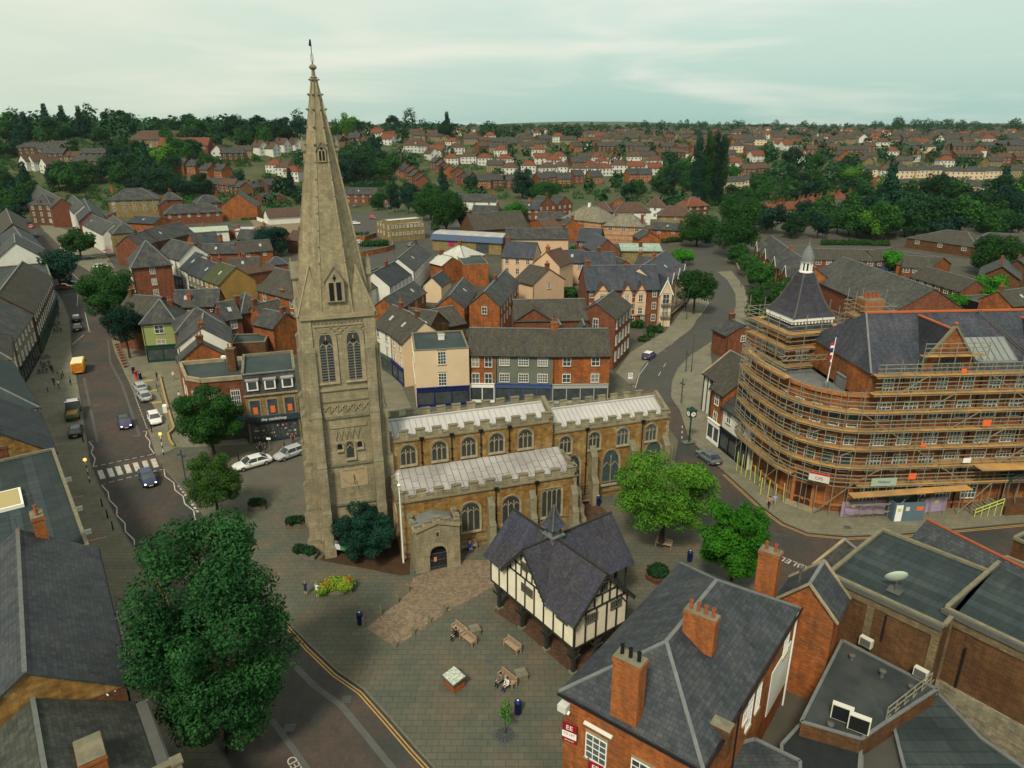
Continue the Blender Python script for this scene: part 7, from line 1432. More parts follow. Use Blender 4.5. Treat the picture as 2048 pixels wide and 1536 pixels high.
DP = g('N',1490,262,9.05); dish = thing('satellite_dish', 'large pale green satellite dish on the felt roof of the dark brick block', 'satellite dish', DP, 2.3)
a = MB(); a.box(-.5,.5,-.5,.5,0,.06,CHAN); a.tube((0,0,.06),(0,0,.8),.05,CHAN); a.bar((-.4,-.4,.05),(0,0,.7),.04,CHAN); a.build('mount', dish); a = MB(); pr_ = [(.02,.0),(.3,.03),(.6,.12),(.85,.26)]; a.lathe(pr_+[(.86,.3),(.6,.17),(.3,.08),(.02,.05)], mat('dish_grey_green',(.38,.45,.36),kind='plain',rough=.4), n=24); o = a.build('reflector', dish, smooth=True, loc=(0,0,1.0)); o.rotation_euler = (rad(60),0,rad(45))
a = MB(); a.bar((0,0,.7),(-.5,.35,1.3),.04,CHAN); a.build('feed_arm', dish)
t, L_, r = boxbuild('flat_roofed_store', 'taller dark brick block with two stone piers, nearest the right edge', (32.0,43.9), (41.5,31.5), 9.3, 11, BB2, FT)
a = MB(); a.box(-.2,L_,-.3,-.15,9.05,9.45,CHAN); [a.box(u-.3,u+.3,-.14,.0,0,9.0,STY) for u in (.4,7.4)]; a.box(0,L_,-.12,0,8.3,9.0,STY); a.box(0,L_,-.15,0,0,3.4,mat('limewashed_stone',(.26,.24,.17),kind='brick',c2=(.16,.14,.1),bw=.5,bh=.2,mortar=.5)); a.build('pier', t); a = MB(); a.tube((1.9,-.2,3.6),(1.9,-.2,7.2),.06,BLACK); a.build('drainpipe', t)
def polyroof(name, label, k, pts, z, rm, wm, z0=-.2):
 P = [(p.x,p.y) for p in gl(k, pts, z)]; ar = sum(P[i][0]*P[(i+1)%len(P)][1]-P[(i+1)%len(P)][0]*P[i][1] for i in range(len(P)))
 if ar < 0: P.reverse()
 t = thing(name, label, 'roof block', (0,0,0)); a = MB(); a.prism(P, z0, z, rm, wm); a.build('block', t); a = MB()
 for i in range(len(P)): a.bar((*P[i],z+.06),(*P[(i+1)%len(P)],z+.06),.22,LEADD,.12)
 a.build('edge_trim', t); return t
FT2 = mat('stained_felt', (.045,.052,.052), c2=(.022,.028,.03), sc=.6, c3=(.07,.075,.07), sc3=.3)
polyroof('low_flat_roof', 'flat felt roof with air conditioning units between the hipped roof and dark brick block', 'N', [(1262,478),(1672,690),(1455,830),(1345,905),(1085,830),(1150,700)], 4.4, FT2, BRICKD)
polyroof('low_flat_roof', 'small sunken black roof below the air conditioning units', 'N', [(1085,838),(1345,912),(1330,1100),(1000,1100),(1000,930)], 3.2, mat('black_felt',(.022,.026,.028),c2=(.014,.016,.018),sc=.6), BRICKD)
polyroof('low_flat_roof', 'dark slated lean-to roof at the bottom edge, right of the grey chimney stub', 'N', [(700,955),(885,905),(1080,1000),(1080,1120),(700,1120)], 3.6, FS, BRICKD)
polyroof('low_flat_roof', 'dark green felt roof in the bottom right yard', 'N', [(1480,835),(1672,705),(1860,900),(2060,1040),(2060,1150),(1560,1150)], 3.0, FT, BRICKD)
polyroof('low_flat_roof', 'pale cracked concrete roof strip in the bottom right yard', 'N', [(1345,960),(1470,845),(1560,1150),(1345,1150)], 2.6, ASPHN, BRICKD)
def ac(label, k, x, y, z, rz, w=.95, h=.8, fan=True, leg=.15):
 t = thing('air_conditioner', label, 'air conditioner', g(k,x,y,z), rz, 'air conditioning units on the flat roof'); a = MB(); a.box(-w/2,w/2,-.2,.2,leg,leg+h,colmat('cream_casing',(.5,.49,.42),.5)); a.build('casing', t)
 a = MB(); a.box(-w/2+.08,w/2-.08,-.23,-.2,leg+.06,leg+h-.06,BLACK if fan else CHAN); a.build('grille', t); a = MB(); a.box(-w/2,-w/2+.1,-.2,.2,0,leg,STEELD); a.box(w/2-.1,w/2,-.2,.2,0,leg,STEELD); a.build('feet', t)
ac('left one of the two large black fronted units on the low roof','N',1255,825,4.45,-.55,1.35,1.2); ac('right one of the two large black fronted units on the low roof','N',1328,872,4.45,-.55,1.35,1.2)
ac('small unit at the foot of the dark wall, farther one','N',1362,505,4.6,-.9,.95,.7,False); ac('small unit at the foot of the dark wall, nearer the guard rail','N',1597,640,4.6,-.9,.95,.7,False)
for i, (x, y, h) in enumerate(((1302,560,.35),(1432,635,.5),(1560,682,.1),(1210,850,.2))):
 t = thing('roof_vent', ['short grey vent near the white wall','taller grey mushroom vent on the low flat roof','flat white vent cap by the guard rail','square metal hatch beside the air conditioners'][i], 'vent', g('N',x,y,4.42), 0, 'vents on the low flat roof'); a = MB(); a.lathe([(.16,0),(.12,h),(.26,h+.02),(.24,h+.12),(.05,h+.18)],CHAN,n=10); a.build('cowl', t)
t = thing('guard_rail', 'thin galvanised guard rail at the end of the low flat roof', 'guard rail', g('N',1450,820,4.45), 0); P0 = Vector((0,0,0)); P1 = g('N',1640,668,4.45)-g('N',1450,820,4.45)
for z in (.55,1.05): a = MB(); a.bar(P0+Vector((0,0,z)),P1+Vector((0,0,z)),.06,STEEL); a.build('rail', t)
for i in range(6): p = P0.lerp(P1,i/5); a = MB(); a.bar(p,p+Vector((0,0,1.1)),.06,STEEL); a.bar(p,p+Vector((.6,.5,0)),.05,STEEL); a.build('upright', t)
def ridge_building(name, label, k, p1, p2, zr, zw, w, rm, wm, ridge=None, **kw):
 a_, b_ = g(k,*p1,zr), g(k,*p2,zr); d = b_-a_; L_ = d.length; d.normalize(); n = Vector((-d.y,d.x,0)); o = a_ - n*w/2
 return build_at(name, label, 'building', (o.x,o.y), math.atan2(d.y,d.x), L_, w, zw, 'gable', zr-zw, wm, rm, ridge=ridge, **kw)
ridge_building('red_ridged_house', 'slate roof with a red clay ridge at the right edge, in front of church street', 'S', (1487,482), (2200,840), 9.6, 6.6, 7.5, FS, BRICKO, ridge=TERRA)
ridge_building('small_slate_gable', 'small dark slate gable with pale stone coping beside church street', 'S', (1000,600), (1190,760), 8.4, 6.4, 5, SLATE, BRICKO, coping=TRIM)
boxbuild('brick_stub', 'brown brick corner building cut off by the right edge', tuple(G(2028,1078,8)[:2]), tuple(G(2120,1120,8)[:2]), 8, 3, BRICKD, FT)
# foreground roofs, left side of the high street
t, L_, r = boxbuild('flat_roofed_shop', 'wide shop block with dark teal felt roof and a skylight, left of the zebra crossing', (-36.3,52.7), (-50.9,72.0), 9, 24, BRICKD, FT)
x, y = loc(t, g('O',40,470,9.1)); a = MB(); a.box(x-.6,x+3.5,y-1.5,y+1.1,9.0,9.35,WFRAME); s_ = a.build('skylight', r); a = MB(); a.box(x-.4,x+3.3,y-1.3,y+.9,9.352,9.37,mat('amber_glass',(.35,.28,.12),kind='plain',rough=.2)); a.build('pane', s_)
x, y = loc(t, g('O',300,770,9.3)); chimney(r, -.4, 2.9, 8.2, 13.4, 1.5, .85, BKO, 2)
for u in (3,9,15,21): window(t, u, -.005, 5.6, 0, 1.2, 1.6, 'sash')
for u in (1.5,6.8,12.2,20): a = MB(); a.bar((u,-.9,6.9),(u,0,6.9),.12,WFRAME,.5); a.build('sign_bracket', t)
RDG = mat('mortared_ridge', (.13,.14,.13), c2=(.08,.09,.085), sc=4)
t = build_at('long_slate_house', 'long dark slate roof with pale ridge tiles and an ochre stone end gable, left foreground', 'building', (-24.9,36.6), math.atan2(15.4,-10.4), 18.9, 9.5, 9, 'gable', 3.4, BRICKD, FS, {'F':(2,6)}, gable_m=IRON, ridge=RDG, chim=((.97,.5,3.0,1.4,.8,2,BKO),))
a = MB(); a.box(.0,9,-.55,-.1,8.6,8.85,CHAN); a.build('lead_gutter', t)
t = build_at('parapet_house', 'lower dark slate roof with a brick chimney, brick parapet and weathered stone balustrade, bottom left', 'building', (-16.2,25.2), math.atan2(11.2,-8.5), 14.1, 9.5, 7.6, 'gable', 3.0, BRICKD, mat('old_tiles',(.06,.066,.056),kind='brick',c2=(.045,.05,.045),bw=.4,bh=.3,mortar=.6), {'F':(2,5)}, ridge=RDG, chim=((.62,.28,2.6,2.0,1.3,0,BKO),))
a = MB(); a.box(-.2,14,-1.0,-.2,7.3,7.6,LEADD); a.box(7.6,13.8,-.9,-.3,7.62,7.72,CHAN); a.box(6.6,6.95,-.9,3.2,7.4,8.5,BKO); a.box(6.55,7.0,-.95,3.2,8.5,8.6,TRIMD); a.build('parapet_wall', t)
a = MB(); a.box(-.2,6.5,-1.25,-1.0,7.2,7.5,TRIMD); a.box(-.2,6.5,-1.3,-.95,8.3,8.5,TRIMD)
for i in range(14): a.tbox(.0+i*.47,.2+i*.47,-1.22,-1.02,7.5,8.3,.03,TRIM)
for u in (-.2,3,6.3): a.box(u-.25,u+.25,-1.35,-.9,7.2,8.9,TRIM); a.box(u-.35,u+.35,-1.45,-.8,8.9,9.05,TRIMD)
a.build('balustrade', t)
t = polyroof('pale_flat_roof', 'pale grey flat roof panel at the left edge below the long slate roof', 'P', [(-200,560),(85,540),(150,1150),(-200,1250)], 9.2, mat('pale_grey_membrane',(.13,.17,.17),c2=(.1,.13,.135),sc=.4), BRICKD)
LADA = g('P',780,920,8.0); t = thing('ladder', 'short white ladder lying on the dark roof at the bottom left', 'ladder', LADA+Vector((0,0,.9)), rad(-35)); a = MB(); [a.bar((0,s,0),(2.1,s,0),.06,WFRAME) for s in (-.22,.22)]; a.build('rail', t); a = MB(); [a.bar((.2+i*.28,-.22,0),(.2+i*.28,.22,0),.04,WFRAME) for i in range(7)]; a.build('rung', t)
west = [((-51.3,72.6),(-60.4,84.2),8.4,9,'gable',IRON,SLATED,'dark slated shop with an ochre stained end gable next to the teal felt roof','x'),
 ((-60.9,85),(-75.8,102.8),8.8,9,'hip',WHITE,FELT,'cream fronted shop with wide dark roof opposite the yellow van','x'), ((-76.3,103.4),(-84.6,116),9.2,8,'hip',CREAM,SLATEM,'tall cream fronted building with many windows by the outdoor tables','x'),
 ((-85,116.8),(-92.9,134.4),8.2,9,'gable',TRIMD,SLATE,'grey stone fronted shop with a tall brown gable','x'), ((-93.3,135.5),(-111,170.6),8.4,10,'gable',BRICKD,SLATEM,'long slate roofed shop with a mottled brick gable facing us','x'),
 ((-111.8,172),(-126,193),7.6,11,'flat',BRICKD,FELT,'flat roofed brick shop with one tall white window','x'), ((-126.6,194),(-138,211),8.4,12,'gable',WHITE,SLATE,'white shop with slate roof beyond the flat roofed one','x'),
 ((-139,213),(-161,242),8,9,'hip',BRICK,SLATED,'brick shop with dark hipped roof on the far left of the street','x'), ((-163,245),(-195,290),8,9,'gable',BRICKD,SLATEM,'row of old shops at the left edge of the car park','x')]
for i, (a_, b_, z, D, rf_, wm, rm, lb, ax) in enumerate(west):
 d = Vector(b_)-Vector(a_); build_at('street_shop', lb, 'shop', a_, math.atan2(d.y,d.x), d.length, D, z, rf_, None if rf_ != 'flat' else 0, wm, rm, {'F':(2 if z < 9 else 3, max(2,int(d.length/3)),1.0,1.5)}, chim=((.05,.5,2.0,1.6,.8,3),(.95,.5,2.0,1.4,.8,3)) if rf_ != 'flat' else (), shop=([DGREEN,NAVY,SHOPN,BLACK][i % 4],None), group='shops along the west side of the high street')
 dn = d.normalized(); q_ = Vector(a_)+Vector((-dn.y,dn.x))*(D+.4)+dn*1.0; d2 = Vector((-dn.y,dn.x)) if i % 2 else dn
 build_at('back_building', ['plain brick rear range behind the ochre gabled shop, left edge','low brown rear range behind the cream fronted shop','white rear range behind the tall cream fronted building','brick rear range behind the grey stone fronted shop','brown rear range behind the long slate roofed shop','white rear range behind the flat roofed shop','brick rear range behind the far white shop','brown rear range behind the dark hipped brick shop','white rear range behind the last old shops on the left'][i], 'building', (q_.x,q_.y), math.atan2(dn.y,dn.x), d.length*.8, 9, z-1.6, 'gable', 3, [BRICK,BRICKD,WHITE][i%3], [SLATE,SLATEM,SLATED][i%3], None, axis='x' if i % 2 else 'y', chim=((.2,.5,1.8),), group='rear ranges west of the high street')
# trees, shrubs, far houses
def topz(P, py, z=0): # height of a thing standing at P whose top shows at pixel row py
 v = (768-py)/FPX; y = P.y; return CAMH + (v*y*math.cos(PITCH)-y*math.sin(PITCH))/(math.cos(PITCH)+v*math.sin(PITCH))
def ptree(label, bx, by, w, top, hb, leaf, n, size, k=16, seed=1, **kw):
 P = G(bx, by, .1); h = topz(P, top) - .1; return tree(kw.pop('name','tree'), label, P, w, h, hb, leaf, n, size, k, seed, **kw)
ptree('very large dark green tree overhanging the high street, bottom left', 462, 1496, 10.2, 1042, 1.0, leafmat('leaf_deep_green', (.005,.028,.01), (.02,.072,.018)), 66000, .125, 90, 11, name='broadleaf_tree', tr=.38)
ptree('round street tree with yellowing leaves beside the zebra crossing, dark trunk', 439, 1044, 6.6, 910, 2.4, leafmat('leaf_autumn_green', (.015,.06,.01), (.06,.13,.02)), 22000, .095, 34, 12, name='street_tree')
ptree('dense green tree in front of the cookshop', 430, 918, 8.6, 772, 2.0, 1, 42000, .12, 44, 13, name='broadleaf_tree')
ptree('narrow dark street tree leaning over the red barriers', 260, 716, 7.2, 603, 3.2, 4, 16000, .15, 28, 14, name='street_tree')
ptree('big leafy tree on the high street in front of the hipped brick house', 228, 655, 12.5, 532, 3.0, 1, 26000, .18, 40, 15, name='broadleaf_tree')
ptree('bushy tree among the parked cars, far up the high street', 163, 518, 11.5, 456, 1.8, 1, 6000, .34, 20, 16, name='broadleaf_tree')
ptree('dark tree on the left of the high street above the black parked car', 122, 578, 11.5, 500, 2.0, 4, 6000, .32, 20, 17, name='broadleaf_tree')
ptree('dark low tree at the far left edge of the car park', 20, 450, 14, 408, 1.5, 4, 4000, .45, 16, 18, name='broadleaf_tree')
ptree('wide yellow green tree beside the chancel, branches over a bench', 1322, 1092, 11.2, 912, 2.4, 3, 34000, .12, 50, 19, name='broadleaf_tree')
ptree('vivid green tree in the plaza behind the tall brick stack', 1458, 1190, 7.0, 1002, 1.9, 2, 34000, .12, 36, 20, name='broadleaf_tree')
ptree('round dark green tree on the pavement by the white apartments', 1387, 627, 9.4, 540, 2.8, 1, 12000, .2, 26, 21, name='street_tree')
for i, (x, y, w, tp, lf) in enumerate(((1475,528,7,488,1),(1497,552,7.5,507,1),(1520,578,8.5,522,1),(1532,655,10.5,548,1))): ptree(['farthest of four rounded trees lining the bend','second of four rounded trees lining the bend','third of four rounded trees lining the bend','nearest and largest of four rounded trees lining the bend'][i], x, y, w, tp, .6, lf, 9000, .2, 24, 22+i, name='roadside_tree', group='trees lining the bend')
ptree('dense dark bush almost hiding the foot of the church tower', 733, 1118, 6.6, 1012, .15, 4, 30000, .095, 34, 30, name='evergreen_bush', cat='bush', tr=.12)
ptree('thin young sapling in a square grate near the blue bin', 1011, 1468, 1.15, 1385, .9, 2, 260, .1, 7, 31, name='sapling', tr=.035)
ptree('round very dark tree left of the spire among brick yards', 547, 512, 13, 453, 1.0, 4, 14000, .24, 28, 32, name='evergreen_tree')
ptree('weeping willow hanging over the road behind the office', 893, 464, 17, 385, .8, 1, 14000, .42, 26, 33, name='willow_tree', droop=.75)
ptree('copper dark tree just right of the weeping willow', 925, 462, 6.5, 412, 1.5, 5, 3000, .4, 12, 34, name='copper_tree')
far = [('dark broadleaf tree left of the willow',862,440,17,372,1),('dark oval tree beside the car park',817,427,9,366,4),('black green tree at the car park edge',790,424,8,368,4),('small round tree in the car park grass',757,420,9,385,1),('bright round tree in front of brick housing',1024,445,13,402,2),('tree above the grey mossy roof',1010,470,9,440,1),
  ('tall dark tree behind the brick housing',1045,398,15,336,4),('broad tree right of the tall dark one',1092,402,17,362,1),('large dark tree overhanging the road end',1470,512,18,383,1),('wide leafy tree left of the road end',1393,492,15,425,1),('bushy tree beside the orange shop on the bend',1365,530,7,497,2),('bushy green tree left of the bungalow close',1785,540,8,505,2),('wide dark tree at the day centre',1985,548,16,470,1),('bright shrubby tree beside the black garage',1975,600,10,552,2),('small bright tree by the garden fence',1910,618,6,590,2),
  ('tall dark hedge tree by the apartments',1130,598,6,575,1),('shrub by the courtyard arch',1150,512,5,490,1)]
for i, (lb, x, y, w, tp, lf) in enumerate(far): ptree(lb, x, y, w, tp, .8, lf, int(4500+45*w*w), .3 if w > 12 else .24, 26, 40+i, name='broadleaf_tree')
for i, (x, w) in enumerate(((1392,7.5),(1408,7),(1424,7.5),(1438,6))): ptree(['leftmost','second','third','rightmost'][i] + ' of the four tall columnar poplars', x, 412-i, w*1.25, 268+[8,4,0,6][i], .5, 1 if i % 2 else 4, 14000, .32, 16, 60+i, shape='poplar', name='poplar_tree', group='row of tall poplars')
# templates for the many distant trees: one mesh each, shared
TP = []
for i, (lf, shp, k) in enumerate(((0,'round',14),(1,'round',16),(4,'round',14),(1,'round',12),(0,'round',18),(4,'cone',9),(2,'round',12),(3,'round',12))):
 me = leaf_mesh('tree_crown', lobes_for(1.0, .08, 1.0, k, 100+i, shp), 3000, .036, LEAF[lf], 100+i); TP.append(me)
TM = MB(); TM.tube((0,0,-.3),(0,0,.5),.03,BARK,.02,6); TRK = TM.mesh('trunk')
TREES = []
def scatter(x0, y0, x1, y1, n, wmin, wmax, where, wts=(4,4,3,3,3,1,.6,.3), hr=(.85,1.25)):
 for _ in range(n):
  px, py = R.uniform(x0,x1), R.uniform(y0,y1); P = GT(px, py)
  if P.y < 240: continue
  w = .85*R.uniform(wmin,wmax); k = R.choices(range(8), wts)[0]; TREES.append((w/math.hypot(P.x,P.y), P, w, w*R.uniform(*hr)*(1.5 if k == 5 else 1), k, where))
HB_ = []
def row(x0, y0, x1, y1, n, kind, where, jit=.3, face=None):
 A_, B_ = GT(x0,y0), GT(x1,y1); d = (B_-A_); rz = math.atan2(d.y,d.x) if face is None else face
 alt = {'whitehip':('whitered','mix','brickgab'),'whitered':('whitehip','redgab'),'creamgrey':('mix','whitehip'),'brickgab':('mix','redgab','grey'),'mix':('brickgab','whitegab','grey'),'grey':('mix','brickgab'),'bung':('grey',),'terrace':('orange',)}.get(kind, (kind,)); k0 = kind
 for i in range(n):
  if n > 6 and R.random() < .08: continue
  kind = k0 if R.random() < .62 or n < 3 or 'curving' in where else R.choice(alt)
  t_ = (i+.5)/n if n > 1 else .5; px, py = x0+(x1-x0)*t_, y0+(y1-y0)*t_ + R.uniform(-3,3); px += R.uniform(-.2,.2)*abs(x1-x0)/n; P = GT(px, py)
  HB_.append((P, rz+R.uniform(-jit,jit), kind, where)); 
RWH = mat('white_far_render', (.55,.55,.5), c2=(.45,.45,.4), sc=.3)
def far_house(kind):
 wm, rm, rt, L_, D, z, rh, wc = {'whitered':(RWH,TILER,'hip',11,8,5.2,3.4,4),'whitehip':(RWH,TILEB,'hip',12,8.5,5,3.6,4),'creamgrey':(CREAM,SLATE,'hip',13,8,5.2,3.2,4),'brickgab':(BRICK,TILEB,'gable',10,8,5,3,3),'terrace':(BRICK,SLATE,'gable',7,9,5.6,3.2,2),
      'whitegab':(RWH,TILEB,'gabley',8,10,4.8,4,2),'bung':(BRICKY,TILEB,'gable',12,8,2.8,2.6,3),'mix':(BRICKY,SLATEM,'gable',12,8,5.2,3,4),'redgab':(RWH,TILER,'gable',11,8,4.8,3.4,3),'grey':(BRICKD,SLATE,'gable',15,9,4.6,3,4),'long':(BRICKD,TILEB,'gable',26,10,4.5,2.6,7),'orange':(BRICKO,SLATE,'gable',9,8,5.4,3.4,3)}[kind]
 t = thing('distant_house', 'x', 'house', (0,0,0)); a = MB(); h = (-L_/2, L_/2, -D/2, D/2)
 for x0,y0,x1,y1 in ((h[0],h[2],h[1],h[2]),(h[1],h[2],h[1],h[3]),(h[1],h[3],h[0],h[3]),(h[0],h[3],h[0],h[2])): a.poly([(x0,y0,-3),(x1,y1,-3),(x1,y1,z),(x0,y0,z)], wm)
 if rt == 'gable':
  for s in (-1,1): a.poly([(s*L_/2,-D/2*s,z),(s*L_/2,D/2*s,z),(s*L_/2,0,z+rh)], wm)
 if rt == 'gabley':
  for s in (-1,1): a.poly([(L_/2*s,s*D/2,z),(-L_/2*s,s*D/2,z),(0,s*D/2,z+rh)], wm)
 for r_ in range(2 if z > 4 else 1):
  for i in range(wc):
   u = -L_/2 + L_*(i+.5)/wc; zz = (z-1.9) - r_*2.5
   for s in (-1,1): a.box(u-.65,u+.65,s*(D/2+.02)-.03,s*(D/2+.02)+.03,zz-.08,zz+1.25,WFRAME); a.box(u-.55,u+.55,s*(D/2+.04)-.03,s*(D/2+.04)+.03,zz,zz+1.15,GLASS)
 w_ = a.build('wall', t); m_ = MB(); o = .45
 if rt == 'hip':
  k = D/2; e = [(-L_/2-o,-D/2-o,z),(L_/2+o,-D/2-o,z),(L_/2+o,D/2+o,z),(-L_/2-o,D/2+o,z)]; r0, r1 = (-L_/2+k,0,z+rh), (L_/2-k,0,z+rh)
  m_.poly(e[::-1],rm); m_.poly([e[0],e[1],r1,r0],rm); m_.poly([e[1],e[2],r1],rm); m_.poly([e[2],e[3],r0,r1],rm); m_.poly([e[3],e[0],r0],rm)
 else:
  s = rh/((D if rt == 'gable' else L_)/2)
  for sg in (-1,1):
   P = [(-L_/2-o,sg*(D/2+o),z-o*s),(L_/2+o,sg*(D/2+o),z-o*s),(L_/2+o,0,z+rh),(-L_/2-o,0,z+rh)] if rt == 'gable' else [(sg*(L_/2+o),D/2+o,z-o*s),(sg*(L_/2+o),-D/2-o,z-o*s),(0,-D/2-o,z+rh),(0,D/2+o,z+rh)]
   if sg > 0 and rt == 'gable': P = P[::-1]
   if sg > 0 and rt == 'gabley': P = P[::-1]
   if sg < 0 and rt == 'gabley': P = [P[1],P[0],P[3],P[2]][::-1] if False else P
   m_.hexa([*P, *[(x,y,q_+.16) for x,y,q_ in P]], rm)
 rf = m_.build('roof', t)
 for cx in ((-L_*.3,) if kind in ('bung','whitegab','long') else (-L_*.32, L_*.32)): c = MB(); c.box(-.45,.45,-.35,.35,0,2.4,BRICK if kind != 'creamgrey' else BRICKY); c.build('chimney', rf, loc=(cx,.3,z+rh-1.3))
 return t
W1 = 'in the rows beyond the spire'; W2 = 'in the far rows at the right'; W3 = 'among the trees on the far left'
row(800,306,935,305,4,'whitehip',W1); row(950,305,1095,302,5,'mix',W1); row(885,330,1210,328,9,'whitered',W1); row(975,347,1210,350,7,'whitehip',W1); row(800,350,850,378,5,'terrace',W1); row(868,338,945,378,6,'terrace',W1); row(948,378,1090,372,5,'terrace',W1); row(1085,372,1200,368,4,'terrace',W1); row(850,318,870,318,1,'whitegab',W1)
row(1155,326,1310,324,5,'whitehip',W1); row(1160,349,1320,347,5,'whitered',W1); row(1200,306,1420,303,9,'brickgab',W1); row(1150,290,1530,286,15,'mix',W1); row(1180,275,1500,273,12,'brickgab',W1); row(1210,265,1460,263,9,'grey',W1); row(1310,320,1352,320,1,'long',W1); row(1375,318,1395,330,2,'whitered',W1); row(1250,365,1300,365,2,'orange',W1); row(930,292,1100,290,6,'grey',W1)
row(1445,380,1505,378,2,'creamgrey',W2); row(1480,352,1530,350,2,'brickgab',W2); row(1440,340,1475,340,1,'redgab',W2); row(1525,448,1708,412,9,'whitered','in the curving red roofed row above the bungalows'); row(1722,356,2030,356,9,'creamgrey',W2); row(1790,386,2048,390,8,'creamgrey',W2); row(1715,372,1770,392,3,'redgab',W2)
row(1565,275,1765,273,10,'mix',W2); row(1575,290,1790,288,10,'mix',W2); row(1800,288,2045,284,12,'mix',W2); row(1800,303,2045,300,9,'grey',W2); row(1610,312,1720,312,5,'brickgab',W2); row(1860,322,1960,320,2,'long',W2); row(1545,300,1600,300,3,'redgab',W2); row(1970,330,2040,328,3,'brickgab',W2); row(1780,268,2040,266,12,'grey',W2)
row(60,312,130,308,4,'bung',W3); row(100,322,225,320,6,'bung',W3); row(55,335,110,345,3,'whitegab',W3); row(150,338,225,332,4,'bung',W3); row(355,345,465,362,4,'orange',W3); row(430,320,500,318,3,'mix',W3); row(515,312,600,300,4,'whitegab',W3); row(548,345,600,362,3,'whitered',W3); row(430,380,500,388,3,'grey',W3); row(250,245,330,245,4,'mix',W3); row(0,262,60,262,3,'grey',W3)
row(672,318,745,297,5,'whitegab',W1); row(765,282,795,280,2,'redgab',W1); row(545,255,800,253,9,'brickgab','on the hill crest behind the spire'); row(1980,590,2048,560,2,'grey',W2); row(500,395,560,380,2,'grey',W3)
TPH = {}; LBL = {'whitered':'white rendered house with red hipped roof','whitehip':'white walled house with brown hipped roof','creamgrey':'cream semi with grey hipped roof','brickgab':'red brick house with brown gabled roof','terrace':'brick terrace house with slate roof','whitegab':'white gable fronted house','bung':'low bungalow with brown roof','mix':'buff house with mossy grey roof','redgab':'white house with red gabled roof','grey':'brown brick house with slate roof','long':'long brown roofed building','orange':'orange brick house with slate roof'}
woodz = ((1440,330,1735,428),(1690,392,2060,485),(670,300,800,375),(1375,260,1450,410),(430,256,620,300),(0,300,80,440),(1270,350,1400,410))
for y in (262,265,269,273,278,284,290,297,305,314,324,336,350):
 x = 630 + R.uniform(0,10); dz = R.uniform(-.25,.25)
 while x < 2050:
  P = GT(x, y + R.uniform(-1.5,1.5)); x += 15.5/P.y*FPX*R.uniform(.9,1.5)
  if P.y < 300 or R.random() < .2 or (y > 330 and x < 1000) or any(a_ < x < c_ and b_ < y+2 < d_ for a_,b_,c_,d_ in woodz) or any((P.x-q_[0].x)**2+(P.y-q_[0].y)**2 < 300 for q_ in HB_): continue
  HB_.append((P, dz+R.uniform(-.3,.3)+(math.pi/2 if R.random() < .15 else 0), R.choice(['mix','brickgab','grey','redgab','whitehip','whitered','mix','creamgrey','orange']), W2 if x > 1450 else W1))
HB_.sort(key=lambda h: h[0].length)
far_m = MB(); FK = {'mix':(BRICKY,SLATEM),'brickgab':(BRICK,TILEB),'grey':(BRICKD,SLATE),'redgab':(RWH,TILER),'whitehip':(RWH,TILEB),'whitered':(RWH,TILER),'creamgrey':(CREAM,SLATE),'orange':(BRICKO,SLATE)}
for P, rz, kind, where in HB_[298:]:
 wm, rm = FK.get(kind, (BRICKY,TILEB)); L_, D, z, rh = R.uniform(8,13), 8, 5, 3.2; c_, s_ = math.cos(rz), math.sin(rz); F_ = lambda x, y, zz: (P.x+x*c_-y*s_, P.y+x*s_+y*c_, P.z+zz); h, d = L_/2, D/2; k = 0 if kind in ('mix','brickgab','grey','redgab','orange') else 3
 for p0, p1 in (((-h,-d),(h,-d)),((h,-d),(h,d)),((h,d),(-h,d)),((-h,d),(-h,-d))): far_m.poly([F_(*p0,-3),F_(*p1,-3),F_(*p1,z),F_(*p0,z)], wm)
 o = .4; e = [F_(-h-o,-d-o,z-.2),F_(h+o,-d-o,z-.2),F_(h+o,d+o,z-.2),F_(-h-o,d+o,z-.2)]; r0, r1 = F_(-h-o+k*1.3,0,z+rh), F_(h+o-k*1.3,0,z+rh); far_m.poly([e[0],e[1],r1,r0],rm); far_m.poly([e[2],e[3],r0,r1],rm); far_m.poly([e[1],e[2],r1],rm if k else wm); far_m.poly([e[3],e[0],r0],rm if k else wm)
 for i in (-1,1):
  for zz in (.9,3.4): far_m.poly([F_(i*h*.5-.8,-d-.03,zz),F_(i*h*.5+.8,-d-.03,zz),F_(i*h*.5+.8,-d-.03,zz+1.2),F_(i*h*.5-.8,-d-.03,zz+1.2)], GLASS)
 q0 = [F_(a_,b_,z+rh-.8) for a_,b_ in ((h*.5-.4,-.3),(h*.5+.4,-.3),(h*.5+.4,.3),(h*.5-.4,.3))]; far_m.hexa(q0+[(x_,y_,z_+1.9) for x_,y_,z_ in q0], BRICK)
o = far_m.build('distant_houses'); tag(o, 'farthest houses of the suburbs, too many and small to tell apart, under the skyline', 'houses', None, 'stuff')
for i, (P, rz, kind, where) in enumerate(HB_[:298]):
 if kind not in TPH: o = TPH[kind] = far_house(kind); o.location = P; o.rotation_euler[2] = rz
 else: o = dup(TPH[kind], P, rz)
 o['label'] = LBL[kind] + ' ' + where; o['group'] = 'distant houses ' + where
 if P.y < 260: o.location.z = 0
